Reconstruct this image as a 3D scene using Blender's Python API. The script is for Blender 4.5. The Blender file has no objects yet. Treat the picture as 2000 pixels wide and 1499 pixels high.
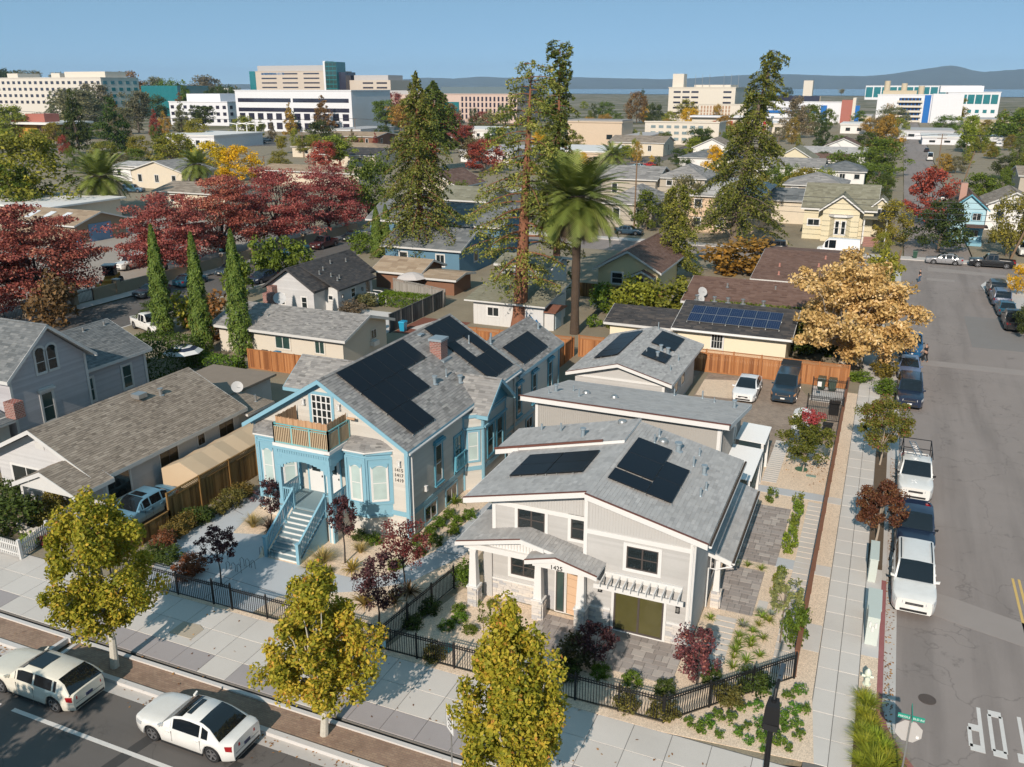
import bpy,math,random
import numpy as np
from mathutils import Vector,Matrix
random.seed(7);NP=np.random.default_rng(11)
SC=bpy.context.scene
COL=SC.collection
R=math.radians

# ------------------------------------------------------------------ camera
CAM_H=23.5;FPX=1700.0;HORIZON=170.0;AZ=R(23.07)
PITCH=math.atan((749.5-HORIZON)/FPX)
cd=bpy.data.cameras.new('camera');cam=bpy.data.objects.new('camera',cd);COL.objects.link(cam)
cd.sensor_width=36.0;cd.lens=FPX/2000.0*36.0
cd.clip_start=0.5;cd.clip_end=60000
cam.location=(0,0,CAM_H);cam.rotation_euler=(R(90)-PITCH,0,AZ)
SC.camera=cam

# ------------------------------------------------------------------ sky, sun, exposure
SUN_EL=R(31.0);SUN_AZ_SHADOW=R(-3.5)  # shadows run towards +Y, a touch towards -X
world=bpy.data.worlds.new('World');SC.world=world;world.use_nodes=True
wn=world.node_tree.nodes;wl=world.node_tree.links
bg=wn['Background'];bg.inputs['Strength'].default_value=0.105
sky=wn.new('ShaderNodeTexSky');sky.sky_type='NISHITA';sky.sun_disc=False
sky.sun_elevation=SUN_EL
sun_from=Vector((-math.sin(SUN_AZ_SHADOW),-math.cos(SUN_AZ_SHADOW),0))  # horizontal direction to the sun
sky.sun_rotation=math.atan2(sun_from.x,sun_from.y)
sky.altitude=8000;sky.air_density=0.8;sky.dust_density=0.15;sky.ozone_density=1.2
even=wn.new('ShaderNodeMix');even.data_type='RGBA';even.inputs[0].default_value=0.72  # even pale blue added over the whole dome to fill the shadows
even.inputs[7].default_value=(1.5,2.82,3.6,1);wl.new(sky.outputs['Color'],even.inputs[6]);wl.new(even.outputs[2],bg.inputs['Color'])
sd=bpy.data.lights.new('sun','SUN');sun=bpy.data.objects.new('sun',sd);COL.objects.link(sun)
sd.energy=3.6;sd.angle=R(0.53);sd.color=(1.0,0.88,0.755)
ray=Vector((-sun_from.x*math.cos(SUN_EL),-sun_from.y*math.cos(SUN_EL),-math.sin(SUN_EL)))
sun.rotation_euler=ray.to_track_quat('-Z','Y').to_euler();sun.location=(0,-40,80)
SC.view_settings.view_transform='Standard';SC.view_settings.look='None'
SC.view_settings.exposure=0.53;SC.view_settings.gamma=1.0
SC.render.engine='CYCLES'
cy=SC.cycles
cy.use_denoising=True;cy.use_adaptive_sampling=True;cy.adaptive_threshold=0.02
cy.max_bounces=6;cy.diffuse_bounces=3;cy.glossy_bounces=3;cy.transmission_bounces=4;cy.transparent_max_bounces=6
cy.volume_bounces=0;cy.caustics_reflective=False;cy.caustics_refractive=False
cy.sample_clamp_indirect=6.0

# ------------------------------------------------------------------ places measured from the photograph (metres)
_h=Vector((-math.sin(AZ),math.cos(AZ),0));_r=Vector((math.cos(AZ),math.sin(AZ),0))
_f=_h*math.cos(PITCH)+Vector((0,0,-math.sin(PITCH)));_u=_h*math.sin(PITCH)+Vector((0,0,math.cos(PITCH)))
def _ray(u,v):return _f*FPX+_r*(u-1000)+_u*(749.5-v)
def G(u,v,z=0.0):
    d=_ray(u,v);t=(z-CAM_H)/d.z
    return Vector((d.x*t,d.y*t,z))
def onY(u,v,Y):
    d=_ray(u,v);return Vector((0,0,CAM_H))+d*(Y/d.y)
def onX(u,v,X):
    d=_ray(u,v);return Vector((0,0,CAM_H))+d*(X/d.x)
def depth(p):return(Vector(p)-Vector((0,0,CAM_H))).dot(_f)
def top_height(base,v):
    "height above base of the point straight over it that stands at photo row v"
    lo,hi=0.0,120.0
    for _ in range(40):
        m=(lo+hi)/2;d=Vector(base)+Vector((0,0,m-CAM_H));y=749.5-FPX*d.dot(_u)/d.dot(_f)
        lo,hi=(m,hi)if y>v else(lo,m)
    return lo

# ------------------------------------------------------------------ materials
MATS={}
def _new(name):
    m=bpy.data.materials.new(name);m.use_nodes=True
    return m,m.node_tree.nodes,m.node_tree.links,m.node_tree.nodes['Principled BSDF']
def _mix(n,l,a,b,fac,mode='MIX'):
    x=n.new('ShaderNodeMix');x.data_type='RGBA';x.blend_type=mode
    for sock,val in((0,fac),(6,a),(7,b)):
        if hasattr(val,'is_linked')or isinstance(val,bpy.types.NodeSocket):l.new(val,x.inputs[sock])
        elif sock==0:x.inputs[0].default_value=val
        else:x.inputs[sock].default_value=(*val,1)
    return x.outputs[2]
def _noise(n,l,scale,detail=5,vec=None,rough=0.6):
    t=n.new('ShaderNodeTexNoise');t.inputs['Scale'].default_value=scale;t.inputs['Detail'].default_value=detail
    t.inputs['Roughness'].default_value=rough
    if vec is not None:l.new(vec,t.inputs['Vector'])
    return t.outputs['Fac']
def _ramp(n,l,fac,stops):
    r=n.new('ShaderNodeValToRGB');l.new(fac,r.inputs[0]);e=r.color_ramp.elements
    while len(e)<len(stops):e.new(0.5)
    for k,(p,c)in enumerate(stops):
        e[k].position=p;e[k].color=(*c,1)if len(c)==3 else c
    return r.outputs[0]
def _pos(n):
    return n.new('ShaderNodeNewGeometry').outputs['Position']
def _bump(n,l,b,h,strength,dist=0.02):
    x=n.new('ShaderNodeBump');x.inputs['Strength'].default_value=strength;x.inputs['Distance'].default_value=dist
    l.new(h,x.inputs['Height']);l.new(x.outputs[0],b.inputs['Normal'])
def _s(c,k):return tuple(min(1,max(0,v*k))for v in c)
def mat(name,col,rough=0.75,var=0.10,scale=1.3,fine=18.0,bump=0.0,metal=0.0,spec=0.4,coat=0.0,grime=0.0):
    if name in MATS:return MATS[name]
    m,n,l,b=_new(name);p=_pos(n)
    c=_mix(n,l,_s(col,1-var),_s(col,1+var),_noise(n,l,scale,6,p))
    f=_noise(n,l,fine,3,p)
    c=_mix(n,l,c,_s(col,1-1.6*var),_ramp(n,l,f,[(0.45,(0,0,0)),(0.75,(0.6,0.6,0.6))]))
    if grime:
        g=_ramp(n,l,_noise(n,l,scale*0.35,8,p,0.7),[(0.5,(0,0,0)),(0.72,(grime,)*3)])
        c=_mix(n,l,c,_s(col,0.45),g)
    l.new(c,b.inputs['Base Color']);b.inputs['Roughness'].default_value=rough;b.inputs['Metallic'].default_value=metal
    b.inputs['Specular IOR Level'].default_value=spec
    if coat:b.inputs['Coat Weight'].default_value=coat
    if bump:_bump(n,l,b,f,bump)
    MATS[name]=m;return m
def glassmat(name,col,rough=0.04,spec=0.6):
    if name in MATS:return MATS[name]
    m,n,l,b=_new(name);p=_pos(n)
    c=_mix(n,l,_s(col,0.7),_s(col,1.3),_noise(n,l,0.8,3,p))
    l.new(c,b.inputs['Base Color']);b.inputs['Roughness'].default_value=rough;b.inputs['Specular IOR Level'].default_value=spec
    b.inputs['Coat Weight'].default_value=0.3
    MATS[name]=m;return m
def tonemat(name,stops,rough=0.85,fine=25.0,bump=0.25,grime=0.0,spec=0.3):
    "colour picked per piece by the mesh attribute 'tone'"
    if name in MATS:return MATS[name]
    m,n,l,b=_new(name);p=_pos(n)
    a=n.new('ShaderNodeAttribute');a.attribute_name='tone'
    c=_ramp(n,l,a.outputs['Fac'],stops)
    f=_noise(n,l,fine,4,p)
    c=_mix(n,l,c,(0.5,0.5,0.5),_ramp(n,l,f,[(0.3,(0,0,0)),(0.8,(0.16,)*3)]),'MULTIPLY')
    g=_noise(n,l,0.45,6,p,0.65)
    c=_mix(n,l,c,(0.72,0.70,0.68),_ramp(n,l,g,[(0.42,(0,0,0)),(0.68,(0.3+grime,)*3)]),'MULTIPLY')
    l.new(c,b.inputs['Base Color']);b.inputs['Roughness'].default_value=rough;b.inputs['Specular IOR Level'].default_value=spec
    if bump:_bump(n,l,b,f,bump,0.01)
    MATS[name]=m;return m
def leafmat(name,stops,trans=0.3):
    "tone picks the leaf colour, the object's own colour tints it"
    if name in MATS:return MATS[name]
    m,n,l,b=_new(name)
    a=n.new('ShaderNodeAttribute');a.attribute_name='tone'
    c=_ramp(n,l,a.outputs['Fac'],stops)
    o=n.new('ShaderNodeObjectInfo');c=_mix(n,l,c,o.outputs['Color'],1.0,'MULTIPLY')
    l.new(c,b.inputs['Base Color']);b.inputs['Roughness'].default_value=0.6;b.inputs['Specular IOR Level'].default_value=0.25
    t=n.new('ShaderNodeBsdfTranslucent');l.new(c,t.inputs['Color'])
    x=n.new('ShaderNodeMixShader');x.inputs[0].default_value=trans
    l.new(b.outputs[0],x.inputs[1]);l.new(t.outputs[0],x.inputs[2]);l.new(x.outputs[0],n['Material Output'].inputs['Surface'])
    MATS[name]=m;return m
def paintmat(name='car_paint',rough=0.28):
    if name in MATS:return MATS[name]
    m,n,l,b=_new(name);o=n.new('ShaderNodeObjectInfo');p=_pos(n)
    c=_mix(n,l,o.outputs['Color'],(0.75,0.72,0.68),_ramp(n,l,_noise(n,l,3.0,6,p,0.7),[(0.45,(0,0,0)),(0.8,(0.35,)*3)]),'MULTIPLY')
    l.new(c,b.inputs['Base Color']);b.inputs['Roughness'].default_value=rough;b.inputs['Metallic'].default_value=0.05
    b.inputs['Coat Weight'].default_value=0.6;b.inputs['Coat Roughness'].default_value=0.08
    MATS[name]=m;return m

# ------------------------------------------------------------------ objects
def tag(o,label=None,cat=None,group=None,kind=None):
    if label:o['label']=label
    if cat:o['category']=cat
    if group:o['group']=group
    if kind:o['kind']=kind
    return o
def thing(name,label,cat,loc=(0,0,0),rz=0.0,group=None):
    o=bpy.data.objects.new(name,None);COL.objects.link(o);o.empty_display_size=0.2
    o.location=loc;o.rotation_euler=(0,0,rz)
    return tag(o,label,cat,group)
def rootloc(p):
    while p.parent is not None:p=p.parent
    return p.location
def link(mesh,name,parent=None,loc=None,rz=0.0,scale=None,color=None):
    o=bpy.data.objects.new(name,mesh);COL.objects.link(o)
    if parent is not None:o.parent=parent
    if loc is not None:o.location=loc
    if rz:o.rotation_euler=(0,0,rz)
    if scale is not None:o.scale=scale
    if color is not None:o.color=(*color,1)
    return o
def wlink(mesh,name,parent,loc,rz=0.0,scale=None):
    "link at a world place under an unrotated thing"
    return link(mesh,name,parent,Vector(loc)-rootloc(parent),rz,scale)
def copy_tree(o,parent=None):
    c=o.copy();COL.objects.link(c);c.parent=parent
    for ch in o.children:copy_tree(ch,c)
    return c
def recolor(o,col):
    o.color=(*col,1)
    for ch in o.children:recolor(ch,col)

SPLIT={'trim','drip_edge','fascia','stringer','rake_trim','rail','gutter','downspout','side_frame','plinth','step_rail','parapet','door_frame'}
class MB:
    def __init__(s):s.v=[];s.f=[];s.m=[];s.t=[]
    def poly(s,pts,m=0,t=None):
        i=len(s.v);s.v.extend([tuple(p)for p in pts]);s.f.append(tuple(range(i,i+len(pts))));s.m.append(m)
        s.t.extend([t if t is not None else 0.5]*len(pts));return s
    def hexa(s,p,m=0,t=None):
        "p: 8 corners, bottom ring then top ring"
        i=len(s.v);s.v.extend([tuple(q)for q in p]);s.t.extend([t if t is not None else 0.5]*8)
        for f in((0,3,2,1),(4,5,6,7),(0,1,5,4),(1,2,6,5),(2,3,7,6),(3,0,4,7)):
            s.f.append(tuple(i+k for k in f));s.m.append(m)
        return s
    def box(s,x0,y0,z0,x1,y1,z1,m=0,t=None):
        return s.hexa([(x0,y0,z0),(x1,y0,z0),(x1,y1,z0),(x0,y1,z0),(x0,y0,z1),(x1,y0,z1),(x1,y1,z1),(x0,y1,z1)],m,t)
    def beam(s,a,b,w,h,m=0,up=(0,0,1)):
        "a bar of width w and height h from a to b, centred"
        a=Vector(a);b=Vector(b);d=(b-a).normalized();up=Vector(up)
        if abs(d.dot(up))>0.98:up=Vector((0,1,0))
        sd_=d.cross(up).normalized()*(w/2);u_=sd_.cross(d).normalized()*(h/2)
        return s.hexa([a-sd_-u_,a+sd_-u_,b+sd_-u_,b-sd_-u_,a-sd_+u_,a+sd_+u_,b+sd_+u_,b-sd_+u_],m)
    def prism(s,pts,vec,m=0,t=None):
        "polygon pts extruded by vec"
        n=len(pts);i=len(s.v);vec=Vector(vec)
        s.v.extend([tuple(p)for p in pts]);s.v.extend([tuple(Vector(p)+vec)for p in pts]);s.t.extend([t if t is not None else 0.5]*(2*n))
        s.f.append(tuple(range(i,i+n))[::-1]);s.f.append(tuple(range(i+n,i+2*n)));s.m+=[m,m]
        for k in range(n):
            j=(k+1)%n;s.f.append((i+k,i+j,i+n+j,i+n+k));s.m.append(m)
        return s
    def tube(s,pts,rad,n=8,m=0,cap=True,t=None):
        pts=[Vector(p)for p in pts];i0=len(s.v)
        if not hasattr(rad,'__len__'):rad=[rad]*len(pts)
        ref=Vector((0.31,0.17,0.93))
        for k,p in enumerate(pts):
            d=(pts[min(k+1,len(pts)-1)]-pts[max(k-1,0)]).normalized()
            a=d.cross(ref)
            if a.length<0.05:a=d.cross(Vector((1,0,0)))
            a.normalize();b=d.cross(a)
            for q in range(n):
                w=2*math.pi*q/n;s.v.append(tuple(p+(a*math.cos(w)+b*math.sin(w))*rad[k]));s.t.append(t if t is not None else 0.5)
        for k in range(len(pts)-1):
            for q in range(n):
                j=(q+1)%n;s.f.append((i0+k*n+q,i0+k*n+j,i0+(k+1)*n+j,i0+(k+1)*n+q));s.m.append(m)
        if cap:
            s.f.append(tuple(i0+q for q in range(n))[::-1]);s.m.append(m)
            s.f.append(tuple(i0+(len(pts)-1)*n+q for q in range(n)));s.m.append(m)
        return s
    def cyl(s,x,y,z0,z1,r,n=10,m=0,r2=None):
        return s.tube([(x,y,z0),(x,y,z1)],[r,r if r2 is None else r2],n,m)
    def lathe(s,x,y,prof,n=12,m=0):
        i0=len(s.v)
        for r_,z in prof:
            for q in range(n):
                w=2*math.pi*q/n;s.v.append((x+r_*math.cos(w),y+r_*math.sin(w),z));s.t.append(0.5)
        for k in range(len(prof)-1):
            for q in range(n):
                j=(q+1)%n;s.f.append((i0+k*n+q,i0+k*n+j,i0+(k+1)*n+j,i0+(k+1)*n+q));s.m.append(m)
        s.f.append(tuple(i0+q for q in range(n))[::-1]);s.m.append(m)
        s.f.append(tuple(i0+(len(prof)-1)*n+q for q in range(n)));s.m.append(m)
        return s
    def mesh(s,name,mats,off=None,smooth=False,tone=False):
        me=bpy.data.meshes.new(name)
        v=s.v if off is None else[(a-off[0],b-off[1],c-off[2])for a,b,c in s.v]
        me.from_pydata(v,[],s.f)
        if not isinstance(mats,(list,tuple)):mats=[mats]
        for m in mats:me.materials.append(m)
        if len(mats)>1:me.polygons.foreach_set('material_index',s.m)
        if tone:
            a=me.attributes.new('tone','FLOAT','POINT');a.data.foreach_set('value',s.t)
        if smooth:
            me.shade_smooth();me.set_sharp_from_angle(angle=R(38))
        me.update();return me
    def islands(s):
        "separate pieces as builders of their own"
        par=list(range(len(s.v)))
        def find(a):
            while par[a]!=a:par[a]=par[par[a]];a=par[a]
            return a
        for f in s.f:
            r0=find(f[0])
            for k in f[1:]:par[find(k)]=r0
        out={}
        for f,m in zip(s.f,s.m):
            g=out.setdefault(find(f[0]),(MB(),{}));ix=[]
            for k in f:
                if k not in g[1]:g[1][k]=len(g[0].v);g[0].v.append(s.v[k]);g[0].t.append(s.t[k])
                ix.append(g[1][k])
            g[0].f.append(tuple(ix));g[0].m.append(m)
        return[g[0]for g in out.values()]
    def build(s,name,mats,parent=None,local=False,smooth=False,tone=False,kind=None,label=None):
        if parent is not None and kind is None and name in SPLIT:
            os_=[q._build(name,mats,parent,local,smooth,tone,kind,label)for q in s.islands()];return os_[0]
        return s._build(name,mats,parent,local,smooth,tone,kind,label)
    def _build(s,name,mats,parent=None,local=False,smooth=False,tone=False,kind=None,label=None):
        off=None if(local or parent is None)else rootloc(parent)
        o=link(s.mesh(name,mats,off,smooth,tone),name,parent)
        if kind:o['kind']=kind
        if label:o['label']=label
        return o
def part(name,m,parent,fn,**k):
    b=MB();fn(b);return b.build(name,m,parent,**k)
def slab(name,pts,z,th,m,label=None,kind='structure',parent=None):
    "a ground sheet with a body: polygon pts, top at z"
    b=MB();b.prism([(p[0],p[1],z-th)for p in pts],(0,0,th));o=b.build(name,m,parent)
    if parent is None:tag(o,label,None,None,kind)
    return o
def rect(x0,y0,x1,y1):return[(x0,y0),(x1,y0),(x1,y1),(x0,y1)]
ORD='first second third fourth fifth sixth seventh eighth ninth tenth eleventh twelfth thirteenth fourteenth fifteenth sixteenth seventeenth eighteenth nineteenth twentieth twenty-first twenty-second twenty-third twenty-fourth twenty-fifth twenty-sixth twenty-seventh twenty-eighth twenty-ninth thirtieth'.split()

# ------------------------------------------------------------------ wall faces, windows, roofs
class Face:
    def __init__(s,o,u,n):s.o=Vector(o);s.u=Vector(u).normalized();s.n=Vector(n).normalized()
    def P(s,u,z,d=0.0):return s.o+s.u*u+Vector((0,0,z))+s.n*d
def fbox(b,F,u0,u1,z0,z1,d0,d1,m=0,t=None):
    return b.hexa([F.P(u0,z0,d0),F.P(u1,z0,d0),F.P(u1,z0,d1),F.P(u0,z0,d1),F.P(u0,z1,d0),F.P(u1,z1,d0),F.P(u1,z1,d1),F.P(u0,z1,d1)],m,t)
def front(x0,y,z=0.0):return Face((x0,y,z),(1,0,0),(0,-1,0))  # faces the street (-Y), u runs +X
def right(x,y0,z=0.0):return Face((x,y0,z),(0,1,0),(1,0,0))  # faces +X, u runs +Y
def window(parent,F,u,z,w,h,trim=0.11,tm=None,fm=None,gm=None,nx=2,nz=1,proud=0.05,sill=False,hood=None,sash=0.05,onepane=False,name='window'):
    "u, z: lower left corner of the opening"
    b=MB();t=trim
    if t>0:
        fbox(b,F,u-t,u,z-t,z+h+t,0,proud);fbox(b,F,u+w,u+w+t,z-t,z+h+t,0,proud)
        fbox(b,F,u,u+w,z+h,z+h+t,0,proud+0.004);fbox(b,F,u,u+w,z-t,z,0,proud+0.004)
    else:
        fbox(b,F,u,u+w,z,z+h,0,0.004)
    wo=b.build(name,tm,parent)
    s=MB();d=proud*0.75
    fbox(s,F,u,u+sash,z,z+h,0.003,d);fbox(s,F,u+w-sash,u+w,z,z+h,0.003,d)
    fbox(s,F,u+sash,u+w-sash,z,z+sash,0.003,d);fbox(s,F,u+sash,u+w-sash,z+h-sash,z+h,0.003,d)
    for k in range(1,nx):c=u+w*k/nx;fbox(s,F,c-sash*0.6,c+sash*0.6,z+sash,z+h-sash,0.003,d-0.002)
    for k in range(1,nz):c=z+h*k/nz;fbox(s,F,u+sash,u+w-sash,c-sash*0.45,c+sash*0.45,0.003,d-0.006)
    s.build('frame',fm or tm,wo)
    if onepane:nx=nz=1
    for i in range(nx):
        for k in range(nz):
            g=MB();fbox(g,F,u+w*i/nx+0.02,u+w*(i+1)/nx-0.02,z+h*k/nz+0.02,z+h*(k+1)/nz-0.02,0.02,0.03)
            g.build('pane',gm,wo)
    if sill:
        q=MB();fbox(q,F,u-t-0.04,u+w+t+0.04,z-t-0.06,z-t,0,proud+0.07);q.build('sill',tm,wo)
    if hood:
        q=MB();fbox(q,F,u-t-0.08,u+w+t+0.08,z+h+t,z+h+t+0.16,0,proud+0.16)
        fbox(q,F,u-t-0.02,u+w+t+0.02,z+h+t+0.16,z+h+t+0.24,0,proud+0.06);q.build('hood',hood,wo)
    return wo
def lap(b,F,u0,u1,z0,z1,pitch=0.15,proud=0.018,lim=None):
    "lap siding: one board per course; lim(z) -> (ua, ub) clips the courses under a gable"
    n=max(1,round((z1-z0)/pitch))
    for k in range(n):
        a=z0+(z1-z0)*k/n;c=z0+(z1-z0)*(k+1)/n
        l0,l1=(u0,u1)if lim is None else lim(a);h0,h1=(u0,u1)if lim is None else lim(c)
        if l1-l0<0.05:continue
        t=random.random()
        b.poly([F.P(l0,a,proud),F.P(l1,a,proud),F.P(h1,c,0.004),F.P(h0,c,0.004)],0,t)
        b.poly([F.P(l0,a,0.003),F.P(l1,a,0.003),F.P(l1,a,proud),F.P(l0,a,proud)],0,t)
def shingles(b,e0,e1,r1,r0,course=0.16,tab=0.34,thick=0.022,spread=1.0):
    e0,e1,r0,r1=Vector(e0),Vector(e1),Vector(r0),Vector(r1)
    nrm=(e1-e0).cross(r0-e0)
    if nrm.length<1e-6:nrm=(e1-e0).cross(r1-e0)
    nrm.normalize()
    if nrm.z<0:nrm=-nrm
    n=max(2,round(max((r0-e0).length,(r1-e1).length)/course))
    for k in range(n):
        a0,a1=e0.lerp(r0,k/n),e1.lerp(r1,k/n);b0,b1=e0.lerp(r0,(k+1)/n),e1.lerp(r1,(k+1)/n)
        L=(a1-a0).length;m=max(1,round(L/tab));cuts=[0.0]+sorted(min(0.995,max(0.005,(q+random.uniform(-0.3,0.3))/m))for q in range(1,m))+[1.0]
        for q in range(len(cuts)-1):
            s0,s1=cuts[q],cuts[q+1];h=nrm*(thick*random.uniform(0.55,1.2));t=min(1,max(0,random.gauss(0.5,0.22*spread)))
            p0,p1=a0.lerp(a1,s0),a0.lerp(a1,s1);q0,q1=b0.lerp(b1,s0),b0.lerp(b1,s1)
            b.poly([p0+h,p1+h,q1+nrm*0.003,q0+nrm*0.003],0,t)
            b.poly([p0,p1,p1+h,p0+h],0,t)
    return b
def deck(b,pts,th=0.16,m=0):
    "roof board: polygon pts is the top face"
    b.prism([Vector(p)-Vector((0,0,th))for p in pts],(0,0,th-0.004),m)

# ------------------------------------------------------------------ shared materials
def brickwall():
    m,n,l,b=_new('red_brick');p=_pos(n);sp=n.new('ShaderNodeSeparateXYZ');l.new(p,sp.inputs[0]);ad=n.new('ShaderNodeMath');l.new(sp.outputs[0],ad.inputs[0]);l.new(sp.outputs[1],ad.inputs[1]);cb=n.new('ShaderNodeCombineXYZ');l.new(ad.outputs[0],cb.inputs[0]);l.new(sp.outputs[2],cb.inputs[1])
    t=n.new('ShaderNodeTexBrick');l.new(cb.outputs[0],t.inputs['Vector']);t.inputs['Scale'].default_value=2.2;t.inputs['Mortar Size'].default_value=0.03
    for k,c in(('Color1',(0.30,0.10,0.075)),('Color2',(0.17,0.065,0.05)),('Mortar',(0.36,0.32,0.29))):t.inputs[k].default_value=(*c,1)
    l.new(t.outputs['Color'],b.inputs['Base Color']);b.inputs['Roughness'].default_value=0.9;_bump(n,l,b,t.outputs['Fac'],0.5,-0.01);return m
WHITE=mat('white_paint',(0.66,0.655,0.64),0.55,0.03,bump=0.05)
WHITE2=mat('old_white_paint',(0.56,0.555,0.54),0.65,0.07,grime=0.15)
BLUE=mat('sky_blue_trim',(0.215,0.405,0.50),0.5,0.05)
TEAL=mat('deep_blue_trim',(0.10,0.31,0.41),0.5,0.05)
CREAM=tonemat('cream_siding',[(0,(0.52,0.495,0.45)),(1,(0.585,0.56,0.51))],0.65,bump=0.08)
CREAMP=mat('cream_paint',(0.56,0.54,0.495),0.6,0.03)
GREIGE=tonemat('pale_grey_siding',[(0,(0.435,0.428,0.415)),(1,(0.48,0.472,0.46))],0.6,bump=0.06)
GREIGEP=mat('pale_grey_paint',(0.46,0.452,0.438),0.6,0.03)
BATTEN=mat('warm_grey_batten_paint',(0.36,0.348,0.328),0.6,0.04)
LILAC=tonemat('grey_lilac_siding',[(0,(0.40,0.39,0.41)),(1,(0.47,0.46,0.48))],0.65,bump=0.08)
WHITESIDE=tonemat('white_siding',[(0,(0.48,0.48,0.485)),(1,(0.55,0.55,0.555))],0.65,bump=0.08)
BEIGEW=mat('beige_stucco',(0.58,0.53,0.45),0.85,0.05,fine=40,bump=0.15)
YELLOWW=mat('pale_yellow_siding_paint',(0.68,0.57,0.34),0.7,0.04)
SH_GREY=tonemat('grey_shingle',[(0,(0.163,0.158,0.152)),(0.45,(0.263,0.254,0.247)),(1,(0.378,0.362,0.341))])
SH_COOL=tonemat('cool_grey_shingle',[(0,(0.298,0.292,0.289)),(0.5,(0.404,0.397,0.389)),(1,(0.511,0.498,0.485))])
SH_BROWN=tonemat('brown_grey_shingle',[(0,(0.174,0.143,0.115)),(0.5,(0.277,0.232,0.187)),(1,(0.361,0.306,0.25))])
SH_SLATE=tonemat('slate_grey_shingle',[(0,(0.10,0.11,0.115)),(0.5,(0.16,0.17,0.175)),(1,(0.23,0.235,0.235))])
SH_DARK=tonemat('charcoal_shingle',[(0,(0.035,0.035,0.038)),(0.5,(0.062,0.06,0.062)),(1,(0.115,0.098,0.088))])
SH_RUST=tonemat('red_brown_shingle',[(0,(0.115,0.066,0.05)),(0.5,(0.165,0.10,0.078)),(1,(0.205,0.132,0.105))])
SH_OLIVE=tonemat('olive_grey_shingle',[(0,(0.175,0.165,0.12)),(0.5,(0.235,0.225,0.165)),(1,(0.29,0.28,0.215))])
SH_TAN=tonemat('tan_shingle',[(0,(0.26,0.19,0.13)),(0.5,(0.35,0.265,0.185)),(1,(0.42,0.33,0.24))])
FLASH=mat('grey_blue_flashing',(0.30,0.36,0.40),0.45,0.08,metal=0.3)
METAL=mat('galvanised_metal',(0.45,0.45,0.44),0.35,0.1,metal=0.7)
BRONZE=mat('bronze_window_frame',(0.075,0.062,0.057),0.45,0.06)
COPPER=mat('dark_red_drip_edge',(0.14,0.055,0.04),0.5,0.1)
BLACK=mat('black_iron',(0.012,0.012,0.013),0.45,0.1)
RUBBER=mat('black_rubber',(0.018,0.018,0.019),0.8,0.1)
PANEL=mat('solar_cell_black',(0.006,0.008,0.013),0.32,0.1,spec=0.22)
PANELB=mat('solar_cell_blue',(0.01,0.022,0.07),0.3,0.1,spec=0.3)
PFRAME=mat('black_anodised',(0.02,0.021,0.024),0.35,0.05,metal=0.4)
GLASS=glassmat('window_glass',(0.018,0.024,0.026))
GLASSG=glassmat('greenish_glass',(0.03,0.06,0.055))
GLASSO=glassmat('olive_reflecting_glass',(0.085,0.078,0.028),0.06)
BLIND=glassmat('glass_over_pale_blind',(0.42,0.52,0.50),0.12,0.35)
CONC=mat('concrete',(0.50,0.475,0.45),0.85,0.08,0.7,30,bump=0.12,grime=0.25)
CONCL=mat('light_concrete',(0.56,0.54,0.52),0.85,0.06,0.5,30,bump=0.1,grime=0.15)
CONCB=mat('pale_blue_grey_concrete',(0.45,0.47,0.49),0.85,0.06,0.5,30,bump=0.1,grime=0.12)
SLABS=[mat('pavement_slab_light',(0.55,0.515,0.475),0.85,0.07,0.6,30,bump=0.1,grime=0.2),
         mat('pavement_slab_pale',(0.575,0.54,0.50),0.85,0.06,0.6,30,bump=0.1,grime=0.15)]
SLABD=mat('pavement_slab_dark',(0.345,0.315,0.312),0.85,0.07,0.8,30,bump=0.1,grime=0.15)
JOINT=mat('dark_joint_mortar',(0.16,0.15,0.14),0.95,0.2,4)
REDW=tonemat('redwood_board',[(0,(0.20,0.075,0.028)),(0.5,(0.36,0.15,0.055)),(1,(0.46,0.215,0.09))],0.75,fine=14)
CEDAR=tonemat('weathered_cedar_board',[(0,(0.105,0.058,0.018)),(0.5,(0.21,0.12,0.04)),(1,(0.30,0.18,0.07))],0.8,fine=14)
GREYW=tonemat('grey_weathered_board',[(0,(0.055,0.058,0.06)),(1,(0.15,0.15,0.145))],0.85,fine=14)
BRICK=brickwall()
SOIL=mat('brown_soil',(0.12,0.085,0.055),0.95,0.3,2.0,25,bump=0.3)
GRAVEL_C=(0.70,0.56,0.425)
def gravelmat():
    m,n,l,b=_new('tan_gravel');p=_pos(n)
    v=n.new('ShaderNodeTexVoronoi');v.inputs['Scale'].default_value=26;l.new(p,v.inputs['Vector'])
    c=_ramp(n,l,v.outputs['Color'],[(0.0,_s(GRAVEL_C,0.62)),(0.5,GRAVEL_C),(1.0,_s(GRAVEL_C,1.22))])
    c=_mix(n,l,c,_s(GRAVEL_C,0.72),_ramp(n,l,_noise(n,l,0.9,7,p,0.7),[(0.48,(0,0,0)),(0.75,(0.5,)*3)]))
    l.new(c,b.inputs['Base Color']);b.inputs['Roughness'].default_value=0.95;b.inputs['Specular IOR Level'].default_value=0.2
    _bump(n,l,b,v.outputs['Distance'],0.5,0.02);return m
GRAVEL=gravelmat()
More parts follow.
